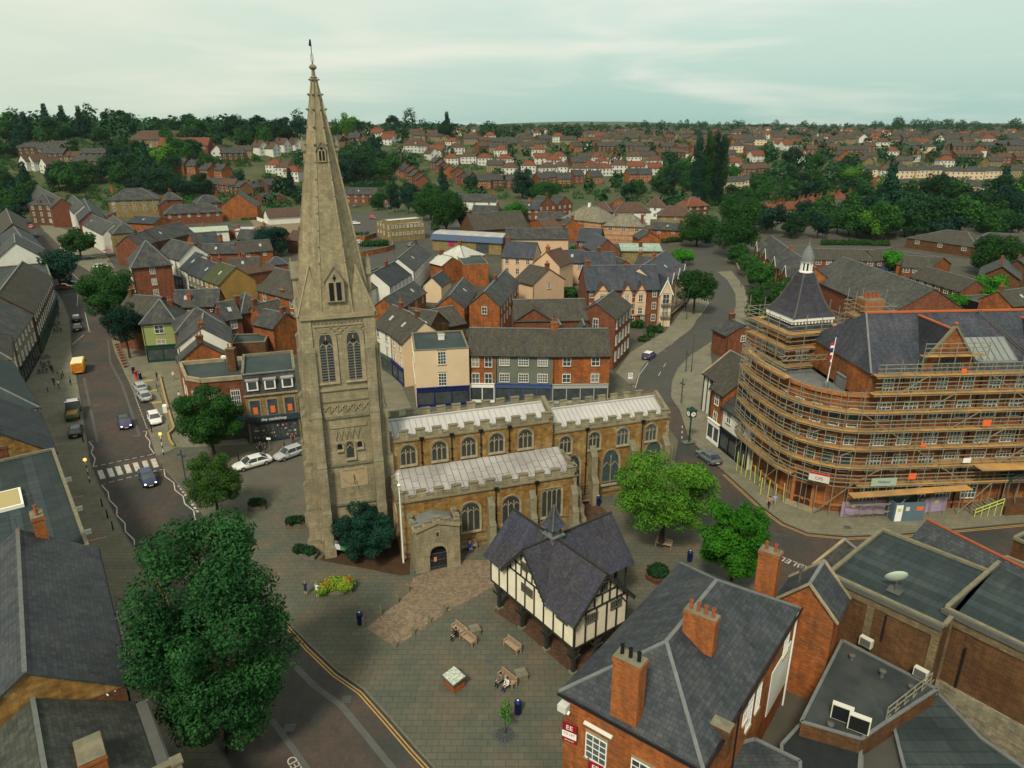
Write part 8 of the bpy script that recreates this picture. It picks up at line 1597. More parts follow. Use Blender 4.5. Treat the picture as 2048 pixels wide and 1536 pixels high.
# buff mansion among the trees, far left
P = GT(262,306); t = build_at('country_house', 'long buff stone mansion with brown roofs among dark trees on the far left', 'mansion', (P.x,P.y), .1, 44, 14, 8, 'hip', 6, BRICKY, TILEB, {'F':(2,8,1.6,2.2)}, base=P.z, chim=((.3,.5,4),(.7,.5,4))); P = GT(318,312); build_at('school_wing', 'red brown wing joined to the right of the buff mansion', 'building', (P.x,P.y), .05, 34, 14, 6, 'gable', 5, BRICK, TILER, {'F':(1,7,1.6,1.8)}, base=P.z)
WL = 'on the wooded hill at the left'; WC_ = 'on the skyline in the middle'; WR_ = 'on the skyline at the right'
scatter(0,258,330,290,50,11,18,WL); scatter(330,256,620,300,56,12,20,WL); scatter(0,300,70,440,20,13,22,'at the far left edge'); scatter(100,345,400,392,34,12,20,'in the dark belt left of the spire'); scatter(230,318,420,345,16,12,20,'in the dark belt left of the spire'); scatter(400,330,600,400,20,9,15,'in the dark belt left of the spire'); scatter(80,300,240,335,10,10,15,WL)
scatter(320,352,430,402,16,11,17,'in the dark belt left of the spire'); scatter(470,380,600,420,14,7,11,'in the dark belt left of the spire'); scatter(640,385,860,412,12,9,13,'in the wood right of the spire'); scatter(0,440,60,470,4,9,12,'at the far left edge'); scatter(620,262,900,292,34,12,20,WC_); scatter(675,310,790,372,34,13,20,'in the wood right of the spire'); scatter(800,268,1220,282,44,11,20,WC_); scatter(800,300,1340,415,80,7,12,'between the rows of houses'); scatter(1210,256,1780,264,46,12,22,WR_); scatter(1780,254,2048,268,34,16,28,WR_); scatter(1220,266,2048,345,110,8,14,'between the rows of houses')
scatter(1280,355,1400,405,16,10,17,'left of the poplars'); scatter(1450,335,1720,425,60,10,18,'right of the poplars'); scatter(1690,395,2060,482,80,11,19,'in the thick belt above the bungalows'); scatter(1500,440,1730,480,18,9,15,'in the thick belt above the bungalows'); scatter(1240,400,1370,440,8,6,9,'between the rows of houses')
def blocked(P, w):
 for (Q_, rz, k, wh) in HB_:
  dx, dy = P.x-Q_.x, P.y-Q_.y
  if dx*dx + dy*dy < 49 or (abs(dx) < w*.5+3 and -w*1.4-8 < dy < 0 and R.random() < .75): return True
 return False
TREES = [t for t in TREES if not blocked(t[1], t[2])]; TREES.sort(key=lambda t: -t[0])
KN = ['dark green','mid green','blue green','mid green','dark green','conical dark','bright green','yellow green']
for i, (_, P, w, h, k, where) in enumerate(TREES[:285]):
 r = thing('distant_tree', ('large ' if w > 15 else '') + KN[k] + ' tree ' + where, 'tree', P, 0, 'distant trees ' + where)
 c = obj('crown', TP[k], r, (0,0,0), R.uniform(0,6.28)); c.scale = (w,w,h); c = obj('trunk', TRK, r); c.scale = (w,w,h)
# everything beyond that reads as one wood
rest = TREES[285:]; vs = []; rg = np.random.default_rng(3)
for _, P, w, h, k, where in rest: vs.append((P.x,P.y,P.z+h*.5,w*.5,h*.5))
for _ in range(900):
 px = R.uniform(-60,2110); py = R.choice([R.uniform(250,258), R.uniform(252,275)]); P = GT(px, py); w = R.uniform(9,16)
 if any((P.x-Q_[0].x)**2+(P.y-Q_[0].y)**2 < 120 or (abs(P.x-Q_[0].x) < 9 and -40 < P.y-Q_[0].y < 0) for Q_ in HB_): continue
 vs.append((P.x,P.y,P.z+w*.35,w*.55,w*.45))
me = leaf_mesh('woodland', vs, 150000, 1.5, LEAF[0], 9); o = obj('woodland', me); tag(o, 'mass of far woodland and hedgerow trees along the skyline', 'woodland', None, 'stuff')
# garden greenery between the far houses
gs = []
for _ in range(1500):
 px, py = R.uniform(0,2048), R.uniform(275,430)
 P = GT(px, py)
 if P.y < 262 or (600 < px < 1250 and py > 400): continue
 if any((P.x-Q_[0].x)**2+(P.y-Q_[0].y)**2 < 50 for Q_ in HB_): continue
 gs.append((P.x,P.y,P.z+.8,R.uniform(1.8,4.2),R.uniform(1.4,3.4)))
me = leaf_mesh('garden_hedges', gs, 130000, .55, LEAF[1], 10); o = obj('garden_hedges', me); tag(o, 'low garden shrubs and hedges filling the plots between the far houses', 'hedges', None, 'stuff')
gs = []
for k_, pts, r_ in (('L',[(820,90),(1000,90),(1190,95)],1.6),('C',[(150,510),(400,500)],1.8),('R',[(240,360),(310,365)],1.3),('R',[(385,400),(440,400)],1.2),('R',[(330,470),(395,440)],.9),('L',[(1180,320),(1330,330)],1.3),('L',[(1420,400),(1560,430)],1.2),('L',[(1780,340),(1900,320)],2.2),('G',[(740,1250),(850,1240)],1.5),('L',[(520,200),(600,290)],1.2),('D',[(600,950),(800,990)],1.4),('L',[(300,710),(390,680)],1.0),('L',[(1000,270),(1140,250)],1.2),('C',[(60,385),(180,380)],1.1),('B',[(1010,330),(1190,325)],1.0)):
 for (xa,ya),(xb,yb) in zip(pts[:-1],pts[1:]):
  A_, B_ = g(k_,xa,ya), g(k_,xb,yb); n = max(2,int((B_-A_).length/1.5))
  for i in range(n+1): p = A_.lerp(B_,i/n); gs.append((p.x+R.uniform(-.4,.4),p.y+R.uniform(-.4,.4),r_*.5,r_*R.uniform(.8,1.1),r_*R.uniform(.7,.9)))
me = leaf_mesh('town_hedges', gs, 26000, .26, LEAF[1], 12); o = obj('town_hedges', me); tag(o, 'clipped and rough hedges around the car parks and bungalows', 'hedges', None, 'stuff')
# vehicles
CP = {n: colmat('paint_' + n, c, .28, spec=.6) for n, c in dict(white=(.6,.6,.58),silver=(.33,.34,.35),grey=(.09,.11,.125),black=(.012,.013,.016),navy=(.02,.025,.07),purple=(.04,.03,.12),red=(.42,.02,.04),green=(.02,.05,.05),blue=(.02,.04,.16),orange=(.35,.09,.04),sky=(.12,.2,.28)).items()}
def head(k, x0, y0, x1, y1): a, b = g(k,x0,y0), g(k,x1,y1); d = b-a; return math.atan2(d.y, d.x)
DOWN = head('I', 1190, 700, 1300, 1300); UP = DOWN + math.pi
def C(label, k, x, y, rz, col, kind='hatch', z=.02, **kw): return car(label, g(k,x,y,z), rz, CP[col], kind, **kw)
GP1, GP2, GP3 = 'cars parked in the bays by the tree lined kerb', 'cars parked on the far left high street', 'cars in the car park beyond the spire'
C('sleek white saloon with a black sunroof parked left of the church tower', 'J', 1290, 1500, head('J',1460,1440,1120,1536), 'white', 'saloon', z=.13, L_=5.0, Wd=1.93, H=1.42, group='cars beside the tower')
C('silver hatchback half hidden behind the church tower', 'J', 1625, 1415, head('J',1760,1360,1560,1430), 'silver', z=.13, group='cars beside the tower')
C('dark car with headlights on, driving off the zebra crossing', 'O', 1200, 258, head('O',1160,190,1225,320), 'navy', lights=True, name='moving_car')
C('dark blue small car with black roof and bright headlights, driving before the crossing', 'I', 1285, 1085, DOWN+.05, 'purple', lights=True, roofm=CP['black'], L_=3.8, name='moving_car')
C('pale grey car at the front of the right hand bays', 'I', 1440, 715, DOWN+.12+math.pi, 'silver', group=GP1); C('silver grey saloon, second in the right hand bays', 'I', 1485, 808, DOWN+.12+math.pi, 'silver', 'saloon', L_=4.6, group=GP1); C('white hatchback facing us, last before the bollard', 'I', 1590, 1040, DOWN+.05, 'white', group=GP1)
C('black hatchback parked behind the tipper truck', 'I', 785, 1170, UP-.05, 'black', group='vehicles by the left kerb'); 
C('dark car with pale roof, second of the pair parked by the left kerb', 'A', 785, 1235, UP, 'black', roofm=CP['silver'], group=GP2); C('black car nearest us of the pair by the left kerb', 'A', 795, 1330, UP, 'black', group=GP2)
for x, y, c, kd, rz_, lb in ((700,865,'black','hatch',.35,'long black car under the dark tree'),(665,910,'orange','hatch',.3,'orange car beside the long black one'),(690,505,'silver','hatch',.4,'silver car left of the high street tree'),(735,535,'white','hatch',.5,'white car at the foot of the high street tree'),(740,590,'navy','hatch',.4,'navy car right of the silver one'),(820,600,'silver','suv',.5,'silver estate in front of the high street tree'),(905,610,'black','hatch',.5,'black car by the café tables'),(1035,700,'white','hatch',.3,'white car nearest us beyond the café tables'),
   (322,285,'red','hatch',DOWN,'red car driving alone far up the high street'),(370,378,'green','hatch',DOWN+math.pi,'dark green car behind the lone red one'),(125,282,'red','hatch',.2,'red car parked at the left edge row'),(140,322,'silver','hatch',.2,'silver car in the left edge row'),(158,355,'black','hatch',.2,'dark car in the left edge row'),(250,148,'white','hatch',DOWN,'white car far up by the brick terrace')):
 C(lb, 'A', x, y, rz_, c, kd, group=GP2 if rz_ not in (DOWN,) else None)
C('dark blue grey car parked by the buff office fence', 'C', 672, 505, head('C',640,515,715,480), 'grey', group=GP3); C('red car in the open car park', 'C', 250, 205, head('C',215,195,290,210), 'red', group=GP3); C('white car next to the spire edge in the car park', 'C', 62, 268, .1, 'white', group=GP3); C('white car half hidden below the spire edge', 'C', 105, 480, .3, 'white', group=GP3); C('dark hatchback in the yard before the cream cottage', 'C', 945, 1075, head('C',920,1090,985,1050), 'black')
for i, (x, y, c) in enumerate(((385,800,'black'),(520,803,'green'),(620,800,'sky'),(760,800,'grey'),(560,806,'black'))): C('car ' + ['far left','third','fourth','last','second'][i] + ' in the row under the trees by the brick terrace', 'F', x, y, 0.1, c, group='cars parked before the brick terrace')
C('purple blue supermini with a white roof driving up the bend', 'R', 375, 600, head('R',340,620,430,560), 'purple', roofm=CP['white'], L_=3.9, name='moving_car'); C('grey coupe driving down past the black shop', 'R', 832, 1385, head('R',760,1320,900,1420)+math.pi, 'grey', 'saloon', L_=4.3, H=1.35, name='moving_car'); C('distant car with bright headlights coming round the bend', 'L', 122, 75, head('L',135,20,110,120), 'black', lights=True, name='moving_car')
C('royal blue car in the brick housing court', 'D', 335, 218, .3, 'blue'); C('blue car in the bungalow close', 'L', 1172, 250, .1, 'blue'); C('silver hatchback at the right edge by the bungalows', 'L', 2015, 325, .5, 'silver')
YEL = colmat('van_yellow', (.62,.4,.03), .35); t = thing('yellow_van', 'high visibility yellow van with red and yellow chevrons on its back, cream roof, amber beacons', 'van', g('I',818,520,.02), UP-.08)
a = MB(); a.tbox(-2.6,1.4,-.98,.98,.45,2.25,.0,YEL); a.hexa([(1.4,-.98,.45),(2.6,-.9,.45),(2.6,.9,.45),(1.4,.98,.45),(1.4,-.98,2.25),(1.75,-.85,1.35),(1.75,.85,1.35),(1.4,.98,2.25)],YEL); a.tbox(1.4,2.62,-.92,.92,.45,1.15,.03,YEL); a.build('body', t)
a = MB(); a.tbox(-2.55,1.35,-.93,.93,2.252,2.34,.08,mat('cream_roof',(.6,.55,.38),kind='plain')); a.build('van_roof', t); a = MB(); a.hexa([(1.42,-.86,1.3),(1.85,-.8,1.3),(1.85,.8,1.3),(1.42,.86,1.3),(1.4,-.85,2.2),(1.45,-.8,2.2),(1.45,.8,2.2),(1.4,.85,2.2)],GLASS); a.build('windscreen', t)
a = MB()
for i in range(6):
 for s in (-1,1): a.hexa([(-2.63,s*.02,.75+i*.25),(-2.605,s*.02,.75+i*.25),(-2.605,s*.92,.5+i*.25),(-2.63,s*.92,.5+i*.25),(-2.63,s*.02,.87+i*.25),(-2.605,s*.02,.87+i*.25),(-2.605,s*.92,.62+i*.25),(-2.63,s*.92,.62+i*.25)],RDT if i % 1 == 0 else YEL)
a.build('chevron_panel', t)
for sx in (-1.7,1.75):
 for sy in (-1,1): a = MB(); a.tube((0,-.12,0),(0,.12,0),.36,RUBBER,n=14); a.build('wheel', t, loc=(sx,sy*.88,.36))
for sy in (-1,1): a = MB(); a.ball((0,0,0),.12,AMBER,8); a.build('beacon', t, loc=(-2.4,sy*.75,2.42)); a = MB(); a.box(-.03,.02,-.1,.1,-.16,.16,REDL); a.build('tail_light', t, loc=(-2.62,sy*.86,.75)); a = MB(); a.box(-.05,.05,-.12,.12,-.15,.15,BLACK); a.build('door_mirror', t, loc=(1.5,sy*1.12,1.5))
t = thing('tipper_truck', 'small dark tipper truck with an open bed of orange spoil, parked by the left kerb', 'truck', g('I',758,985,.02), UP-.06)
TG = colmat('tipper_green', (.10,.16,.05), .6); a = MB(); a.box(-2.9,2.5,-.45,.45,.5,.75,STEELD); a.build('chassis', t); a = MB(); a.box(-2.9,.7,-.98,.98,.8,.9,TG); a.box(-2.9,-2.8,-.98,.98,.9,1.35,TG); a.box(-2.79,.69,-.98,-.9,.9,1.5,STEELD); a.box(-2.79,.69,.9,.98,.9,1.5,STEELD); a.box(.6,.7,-.89,.89,.9,2.0,STEELD); bd = a.build('bed', t); a = MB(); a.tbox(-2.7,-.5,-.85,.85,.9,1.15,.2,mat('orange_spoil',(.35,.14,.04),c2=(.2,.1,.04),sc=3)); a.build('load', bd)
a = MB(); a.tbox(.95,2.75,-.95,.95,.5,2.1,.1,CP['black']); a.box(1.2,2.3,-.75,.75,2.1,2.16,CP['silver']); cb = a.build('cab', t); a = MB(); a.box(.6,.75,-.98,.98,2.2,2.3,CP['white']); [a.tube((.68,s,.9),(.68,s,2.2),.04,STEELD,n=6) for s in (-.9,.9)]; a.build('headboard_frame', t)
for sx in (-1.8,1.9):
 for sy in (-1,1): a = MB(); a.tube((0,-.13,0),(0,.13,0),.38,RUBBER,n=14); a.build('wheel', t, loc=(sx,sy*.82,.38))
for sy in (-1,1): a = MB(); a.box(-.03,.02,-.12,.12,-.06,.06,REDL); a.build('tail_light', t, loc=(-2.93,sy*.75,.62))
t = thing('white_van', 'white box van parked in the far left car park row', 'van', g('A',298,430,.02), DOWN, None); a = MB(); a.tbox(-2.5,1.3,-.95,.95,.4,2.2,.05,CP['white']); a.tbox(1.2,2.5,-.92,.92,.4,1.3,.1,CP['white']); a.build('body', t); a = MB(); a.hexa([(1.3,-.85,1.3),(1.95,-.8,1.3),(1.95,.8,1.3),(1.3,.85,1.3),(1.2,-.8,2.1),(1.3,-.8,2.1),(1.3,.8,2.1),(1.2,.8,2.1)],GLASS); a.build('windscreen', t)
for sx in (-1.6,1.7):
 for sy in (-1,1): a = MB(); a.tube((0,-.11,0),(0,.11,0),.34,RUBBER,n=12); a.build('wheel', t, loc=(sx,sy*.86,.34))
# street furniture
def posts(name, label, k, pts, fn, z=.12, cat=None, group=None, labels=None):
 first = None
 for i, (x, y) in enumerate(pts):
  P = g(k,x,y,z)
  if first is None: first = thing(name, label, cat or name.replace('_',' '), P, 0, group); fn(first)
  else: dup(first, P)
  if labels: (first if i == 0 else COL.objects[-1])
 return first
def put(fn, name, cat, group, items):
 src = None
 for k, x, y, rz, lb in items:
  P = g(k,x,y,.125)
  if src is None: src = thing(name, lb, cat, P, rz, group); fn(src)
  else: dup(src, P, rz, lb)
 return src
def stonepost(t): a = MB(); a.tbox(-.12,.12,-.12,.12,0,.85,.02,TRIMD); a.build('shaft', t); a = MB(); a.tbox(-.1,.1,-.1,.1,.85,.95,.06,TRIMD); a.build('cap', t)
put(stonepost,'stone_bollard','bollard','stone bollards edging the setts',[('Q',943,235,.4,'stone bollard nearest the porch on the left edge of the setts'),('Q',865,320,.4,'middle stone bollard on the left edge of the setts'),('Q',743,403,.4,'stone bollard on the left edge of the setts, nearest the blue bin'),('Q',615,490,.4,'stone bollard right behind the blue bin'),('Q',847,650,.4,'stone bollard at the near tip of the setts'),('Q',985,553,.4,'second stone bollard from the tip, right edge of the setts'),('Q',1105,462,.4,'third stone bollard from the tip, right edge of the setts'),('Q',1217,385,.4,'farthest stone bollard on the right edge of the setts')])
def ironpost(t): a = MB(); a.tube((0,0,0),(0,0,.95),.09,BLACK,.06,8); a.build('shaft', t); a = MB(); a.ball((0,0,1.0),.09,BLACK,8); a.build('finial', t)
put(ironpost,'iron_bollard','bollard','black bollards on the pavements',[('O',828,457,0,'first of three black bollards below the left beacon'),('O',872,550,0,'second of three black bollards below the left beacon'),('O',915,645,0,'third of three black bollards below the left beacon'),('J',380,1195,0,'black bollard behind the last white parked car'),('J',1165,1455,0,'black bollard behind the sleek white saloon'),('J',1578,1345,0,'black bollard left of the silver hatchback by the tower'),('I',635,602,0,'left one of two black bollards by the street drinkers'),('I',650,578,0,'right one of two black bollards by the street drinkers'),('I',855,1250,0,'black bollard at the end of the left parking bay')])
def beacon(t):
 for i in range(6): a = MB(); a.tube((0,0,i*.5),(0,0,i*.5+.5),.06,BLACK if i % 2 == 0 else WFRAME,n=8,cap=False); a.build('pole_band', t)
 a = MB(); a.ball((0,0,3.2),.22,AMBER,12); a.build('globe', t)
put(beacon,'crossing_beacon','beacon','lit beacons at the zebra crossing',[('O',727,262,0,'lit amber beacon on a striped pole at the left end of the zebra crossing'),('J',487,1402,0,'lit amber beacon on a striped pole at the right end of the zebra crossing')])
def bench(t):
 for i in range(5): a = MB(); a.box(-.85,.85,.0+i*.1,.075+i*.1,.42,.45,TEAK); a.build('seat_slat', t)
 a = MB(); a.box(-.85,.85,.5,.55,.82,.92,TEAK); a.box(-.85,.85,.49,.53,.48,.54,TEAK); [a.box(-.82+j*.108,-.77+j*.108,.49,.53,.54,.82,TEAK) for j in range(16)]; a.build('backrest', t)
 for s in (-1,1):
  for y, h in ((.03,.62),(.5,.92)): a = MB(); a.box(s*.84-.035,s*.84+.035,y-.035,y+.035,0,h,TEAK); a.build('leg', t)
  a = MB(); a.box(s*.84-.04,s*.84+.04,-.02,.5,.62,.66,TEAK); a.build('armrest', t)
def bz(k, x0, y0, x1, y1): a, b = g(k,x0,y0), g(k,x1,y1); d = b-a; return math.atan2(d.y,d.x)
b1 = put(bench,'wooden_bench','bench','wooden benches on the plaza',[('Q',1310,555,bz('Q',1285,560,1410,660),'teak bench with a person in black sitting at its left end'),('Q',1372,615,bz('Q',1285,560,1410,660),'teak bench joined on the near end of the one with the seated person in black'),('Q',1700,670,bz('Q',1650,640,1760,725),'empty teak bench closest to the timber hall'),('Q',1662,920,bz('Q',1610,890,1715,975),'teak bench with two people, beside the blue bin'),('T',637,1092,.35,'grey bench against the church wall beside the porch'),('T',1875,1075,-.45,'bench under the wide yellow green tree'),('T',1365,800,.35,'long bench against the chancel wall')])
def binm(t): a = MB(); a.lathe([(.26,0),(.27,.05),(.27,.95),(.3,.98),(.29,1.1),(.2,1.22),(.05,1.26)],NAVY,n=14); bo_ = a.build('drum', t, smooth=True); a = MB(); a.box(-.15,.15,-.285,-.25,.85,.97,BLACK); a.build('slot', t); a = MB(); a.lathe([(.08,1.262),(.02,1.27)],WFRAME,n=10); a.build('emblem', t)
put(binm,'litter_bin','litter bin','round navy litter bins',[('Q',592,470,0,'navy litter bin beside the setts on the left of the plaza'),('Q',1757,1130,0,'navy litter bin between the two seated people and the sapling'),('S',85,710,0,'navy litter bin near the vivid green tree'),('T',1460,800,0,'navy litter bin against the chancel wall')])
def slabm(t): a = MB(); a.box(-.45,.45,-.45,.45,0,.42,TRIMD); a.build('block', t); a = MB(); a.box(-.5,.5,-.5,.5,.42,.5,PAVEL); a.build('top_slab', t)
put(slabm,'stone_seat_block','stone block','square stone blocks on the plaza',[('Q',1437,535,.35,'square stone block by the bench with the person in black'),('Q',1780,865,.35,'square stone block behind the bench with two people')])
t = thing('information_plinth', 'brick plinth with a tilted white town map in a grey frame', 'information board', g('Q',1285,925,.125), bz('Q',1205,870,1290,950)); a = MB(); a.box(-.72,.72,-.55,.55,0,.75,BRICKO); a.build('brick_base', t); a = MB(); a.hexa([(-.85,-.7,.75),(.85,-.7,.75),(.85,.7,1.0),(-.85,.7,1.0),(-.85,-.7,.85),(.85,-.7,.85),(.85,.7,1.1),(-.85,.7,1.1)],STEELD); f = a.build('frame', t); MAPM = mat('map_print',(.62,.62,.55),c2=(.2,.25,.2),sc=4,c3=(.1,.15,.12),sc3=9,amt3=.7); a = MB(); a.hexa([(-.75,-.6,.86),(.75,-.6,.86),(.75,.6,1.075),(-.75,.6,1.075),(-.75,-.6,.885),(.75,-.6,.885),(.75,.6,1.1),(-.75,.6,1.1)],MAPM); a.build('map_panel', f)
t = thing('tree_grate', 'square iron grate at the foot of the sapling', 'tree grate', g('Q',1662,1290,.128), rad(40)); a = MB(); a.box(-.75,.75,-.75,.75,0,.012,STEELD); fr = a.build('grate_plate', t); a = MB()
for i in range(5): r = .2+i*.11; [a.bar((r*math.cos(k*.52),r*math.sin(k*.52),.02),(r*math.cos(k*.52+.3),r*math.sin(k*.52+.3),.02),.04,BLACK,.01) for k in range(12)]
a.build('grate_ring', fr)
def plants(name, parent, pts, n, size, m, seed=5): me = leaf_mesh(name, pts, n, size, m, seed); return obj(name, me, parent)
FLR = mat('red_flower',(.5,.06,.02),kind='plain'); 
t = thing('planter', 'hexagonal timber planter with a dark round shrub on the right of the timber hall', 'planter', g('T',1840,1265,.125), .2); a = MB(); a.lathe([(1.25,0),(1.4,.6),(1.22,.6),(1.2,.45)],mat('planter_timber',(.14,.06,.035),c2=(.09,.045,.03),sc=2),n=6); a.build('box', t); plants('shrub', t, [(0,0,.8,1.1,.5),(.4,.2,.9,.7,.4),(-.4,-.2,.9,.7,.4)], 3500, .12, LEAF[0])
def flowerbox(label, k, x, y, rz, L_, hasred=True):
 t = thing('flower_planter', label, 'planter', g(k,x,y,.125), rz, 'flower planters round the tower'); a = MB(); a.box(-L_/2,L_/2,-.5,.5,0,.45,KERB); a.build('box', t); plants('foliage', t, [(-L_*.25,0,.8,.6,.55),(L_*.25,0,.75,.6,.5),(0,0,.85,.5,.5)], 2200, .1, LEAF[0], 8)
 if hasred: plants('flowers', t, [(-L_*.3,-.3,.6,.25,.15),(L_*.3,-.3,.6,.25,.15)], 160, .09, FLR, 9)
flowerbox('stone trough with dark leaves and red flowers left of the tower base', 'Z', 205, 850, .3, 2.2); flowerbox('low planted stone trough in front of the tower corner', 'Z', 320, 1230, -.25, 2.8, False); flowerbox('flower planter in the paved area left of the tower, with orange flowers', 'O', 2085, 470, .1, 1.9)
t = thing('flower_planter', 'bright yellow green shrubs in a planter beside two standing people', 'planter', g('Q',415,235,.125), .15, 'flower planters round the tower'); a = MB(); a.box(-1.5,1.5,-.5,.5,0,.35,TRIMD); a.build('box', t); plants('shrubs', t, [(-1.2,-.2,.7,.75,.6),(-.3,.2,.85,.75,.65),(.8,0,.85,.95,.65)], 6500, .1, leafmat('leaf_lime', (.07,.13,.01), (.2,.28,.03)), 4); plants('flowers', t, [(-.8,-.2,1.3,.5,.2),(1.2,0,1.4,.5,.2)], 130, .08, FLR, 3)
t = thing('notice_board', 'dark framed church notice board on two posts with three posters beneath the bush', 'notice board', g('Z',835,1255,.14), bz('Z',745,1250,925,1285)); a = MB(); [a.box(s*1.15-.05,s*1.15+.05,-.05,.05,0,2.0,OAK) for s in (-1,1)]; a.build('post', t); a = MB(); a.box(-1.2,1.2,-.07,.07,.85,1.75,OAK); a.hexa([(-1.3,-.2,1.75),(1.3,-.2,1.75),(1.3,.2,1.75),(-1.3,.2,1.75),(-1.3,-.02,1.95),(1.3,-.02,1.95),(1.3,.02,1.95),(-1.3,.02,1.95)],OAKG); bd = a.build('board', t)
for i, m_ in enumerate((colmat('poster_white',(.5,.52,.6)),colmat('poster_green',(.06,.25,.08)),colmat('poster_pink',(.45,.4,.42)))): a = MB(); a.box(-1.05+i*.72,-.42+i*.72,-.09,-.072,.95,1.65,m_); a.build('poster', bd)
t = thing('street_clock', 'dark green four faced street clock on a column beside the chancel', 'clock', g('R',683,1245,.125), .3); a = MB(); a.box(-1.0,1.0,-.5,.5,-.02,.1,KERB); a.tube((0,0,.1),(0,0,4.0),.14,DGREEN,.1,10); a.build('column', t); a = MB(); a.box(-.5,.5,-.5,.5,4.0,5.0,DGREEN); a.tbox(-.6,.6,-.6,.6,5.0,5.15,.1,DGREEN); a.tbox(-.3,.3,-.3,.3,5.15,5.5,.25,DGREEN); c_ = a.build('clock_head', t)
for i in range(4): a = MB(); a.tube((0,-.5,4.5),(0,-.52,4.5),.36,WFRAME,n=20); a.bar((0,-.53,4.5),(0,-.53,4.78),.04,BLACK); a.bar((0,-.53,4.5),(.18,-.53,4.45),.04,BLACK); a.build('clock_face', c_, rz=i*math.pi/2)
def lampcol(t, h=7.0): a = MB(); a.tube((0,0,0),(0,0,1.2),.11,STEELD,n=8); a.tube((0,0,1.2),(0,0,h),.07,STEELD,.05,8); a.build('column', t); a = MB(); a.bar((0,0,h),(0,-.9,h+.15),.06,STEELD); a.build('arm', t); a = MB(); a.tbox(-.12,.12,-1.4,-.85,h+.06,h+.2,.03,STEELD); a.build('lamp_head', t)
put(lampcol,'street_lamp','street lamp','street lamps',[('R',700,705,1.2,'tall grey street lamp on the inside of the bend'),('R',480,382,2.5,'tall street lamp in front of the white apartments'),('R',663,300,2.5,'slim street lamp at the far end of the apartment pavement'),('R',335,440,2.5,'pale lamp column by the apartment hedges'),('L',312,345,1.0,'lamp column among the bend trees'),('L',1868,270,2.6,'curved lamp column in the bungalow close'),('C',485,600,2.6,'timber pole like lamp below the buff office'),('F',605,850,.5,'lamp column in the car park beyond the spire'),('L',1258,125,.4,'thin lamp column behind the almshouse row'),('I',1115,-60,0,'lamp column on the east side of the high street')])
def fpost(t): a = MB(); a.tube((0,0,0),(0,0,4.2),.09,STEELD,n=8); a.build('post', t); a = MB(); a.box(-.5,.05,-.03,.03,3.4,3.65,STEELD); a.box(-.05,.5,-.03,.03,3.05,3.3,STEELD); a.build('fingers', t)
put(fpost,'finger_post','signpost','grey posts',[('O',1500,235,.5,'dark grey finger post beside the round street tree'),('R',622,945,.5,'dark grey post on the pavement above the clock'),('R',657,705,.5,'short dark post left of the tall lamp on the bend')])
t = thing('speed_sign', 'white square sign with a dark ring and number 20, on the roadside behind the church', 'road sign', g('R',228,830,.12), .1); a = MB(); a.tube((0,0,0),(0,0,2.2),.04,STEEL,n=6); a.build('post', t); a = MB(); a.box(-.4,.4,-.06,-.03,1.7,2.8,WFRAME); p_ = a.build('plate', t); a = MB(); [a.bar((.28*math.cos(k*.52),-.07,2.4+.28*math.sin(k*.52)),(.28*math.cos(k*.52+.52),-.07,2.4+.28*math.sin(k*.52+.52)),.05,STEELD) for k in range(12)]; a.build('ring', p_); l = obj('lettering', text_mesh('20', .3, STEELD, depth=.004), p_, (0,-.07,2.4)); l.rotation_euler = (rad(90),0,0)
t = thing('small_sign', 'small white sign on a post behind the sleek white saloon', 'road sign', g('J',1450,1392,.12), -.1); a = MB(); a.tube((0,0,0),(0,0,2.4),.035,STEEL,n=6); a.build('post', t); a = MB(); a.box(-.3,.3,-.05,-.02,2.2,2.5,WFRAME); a.build('plate', t)
t = thing('post_box', 'red pillar post box with a dark hatch at the kerb by the parked cars', 'post box', g('I',1400,608,.12)); a = MB(); a.lathe([(.28,0),(.28,.1),(.24,.12),(.24,1.4),(.3,1.44),(.28,1.55),(.05,1.65)],REDP,n=14); a.build('drum', t, smooth=True); a = MB(); a.box(-.12,.12,-.25,-.23,1.2,1.25,BLACK); a.build('slot', t)
put(binm,'litter_bin','litter bin','round navy litter bins',[('I',1440,608,0,'dark litter bin next to the red post box'),('I',1370,545,0,'dark bin behind the red post box')])
src = None
for i in range(9):
 P = g('I',1195,255,.12).lerp(g('I',1285,480,.12), i/8); lb = 'red plastic barrier panel, number %s in the line under the leaning street tree' % ['one','two','three','four','five','six','seven','eight','nine'][i]
 if src is None:
  src = thing('road_barrier', lb, 'barrier', P, UP, 'red plastic barriers by the kerb'); a = MB(); a.box(-.55,.55,-.03,.03,.75,.95,REDP); a.box(-.55,.55,-.03,.03,.3,.5,REDP); [a.box(u-.04,u+.04,-.03,.03,.1,1.0,REDP) for u in (-.5,-.17,.17,.5)]; a.build('panel', src); [MBx.build('foot', src) for MBx in ()]
  a = MB(); a.box(-.4,-.25,-.3,.3,0,.1,BLACK); a.build('foot', src); a = MB(); a.box(.25,.4,-.3,.3,0,.1,BLACK); a.build('foot', src); a = MB(); a.box(-.5,.5,-.035,-.031,.78,.92,WFRAME); a.build('reflective_strip', src)
 else: dup(src, P, UP+R.uniform(-.15,.15), lb)
t = thing('low_wall', 'low yellow stone kerb wall with a curved end beside the parking bays', 'wall', (0,0,0)); a = MB(); a.strip(gl('I',[(1640,590),(1690,800),(1760,1050),(1785,1120),(1770,1150),(1725,1190),(1745,1260),(1780,1310)]), .3, .12, TANP, .4); a.build('kerb_wall', t)
def hoop(t): a = MB(); [a.tube((s,0,0),(s,0,.75),.03,STEELD,n=6) for s in (-.35,.35)]; a.tube((-.35,0,.75),(.35,0,.75),.03,STEELD,n=6); a.build('hoop', t)
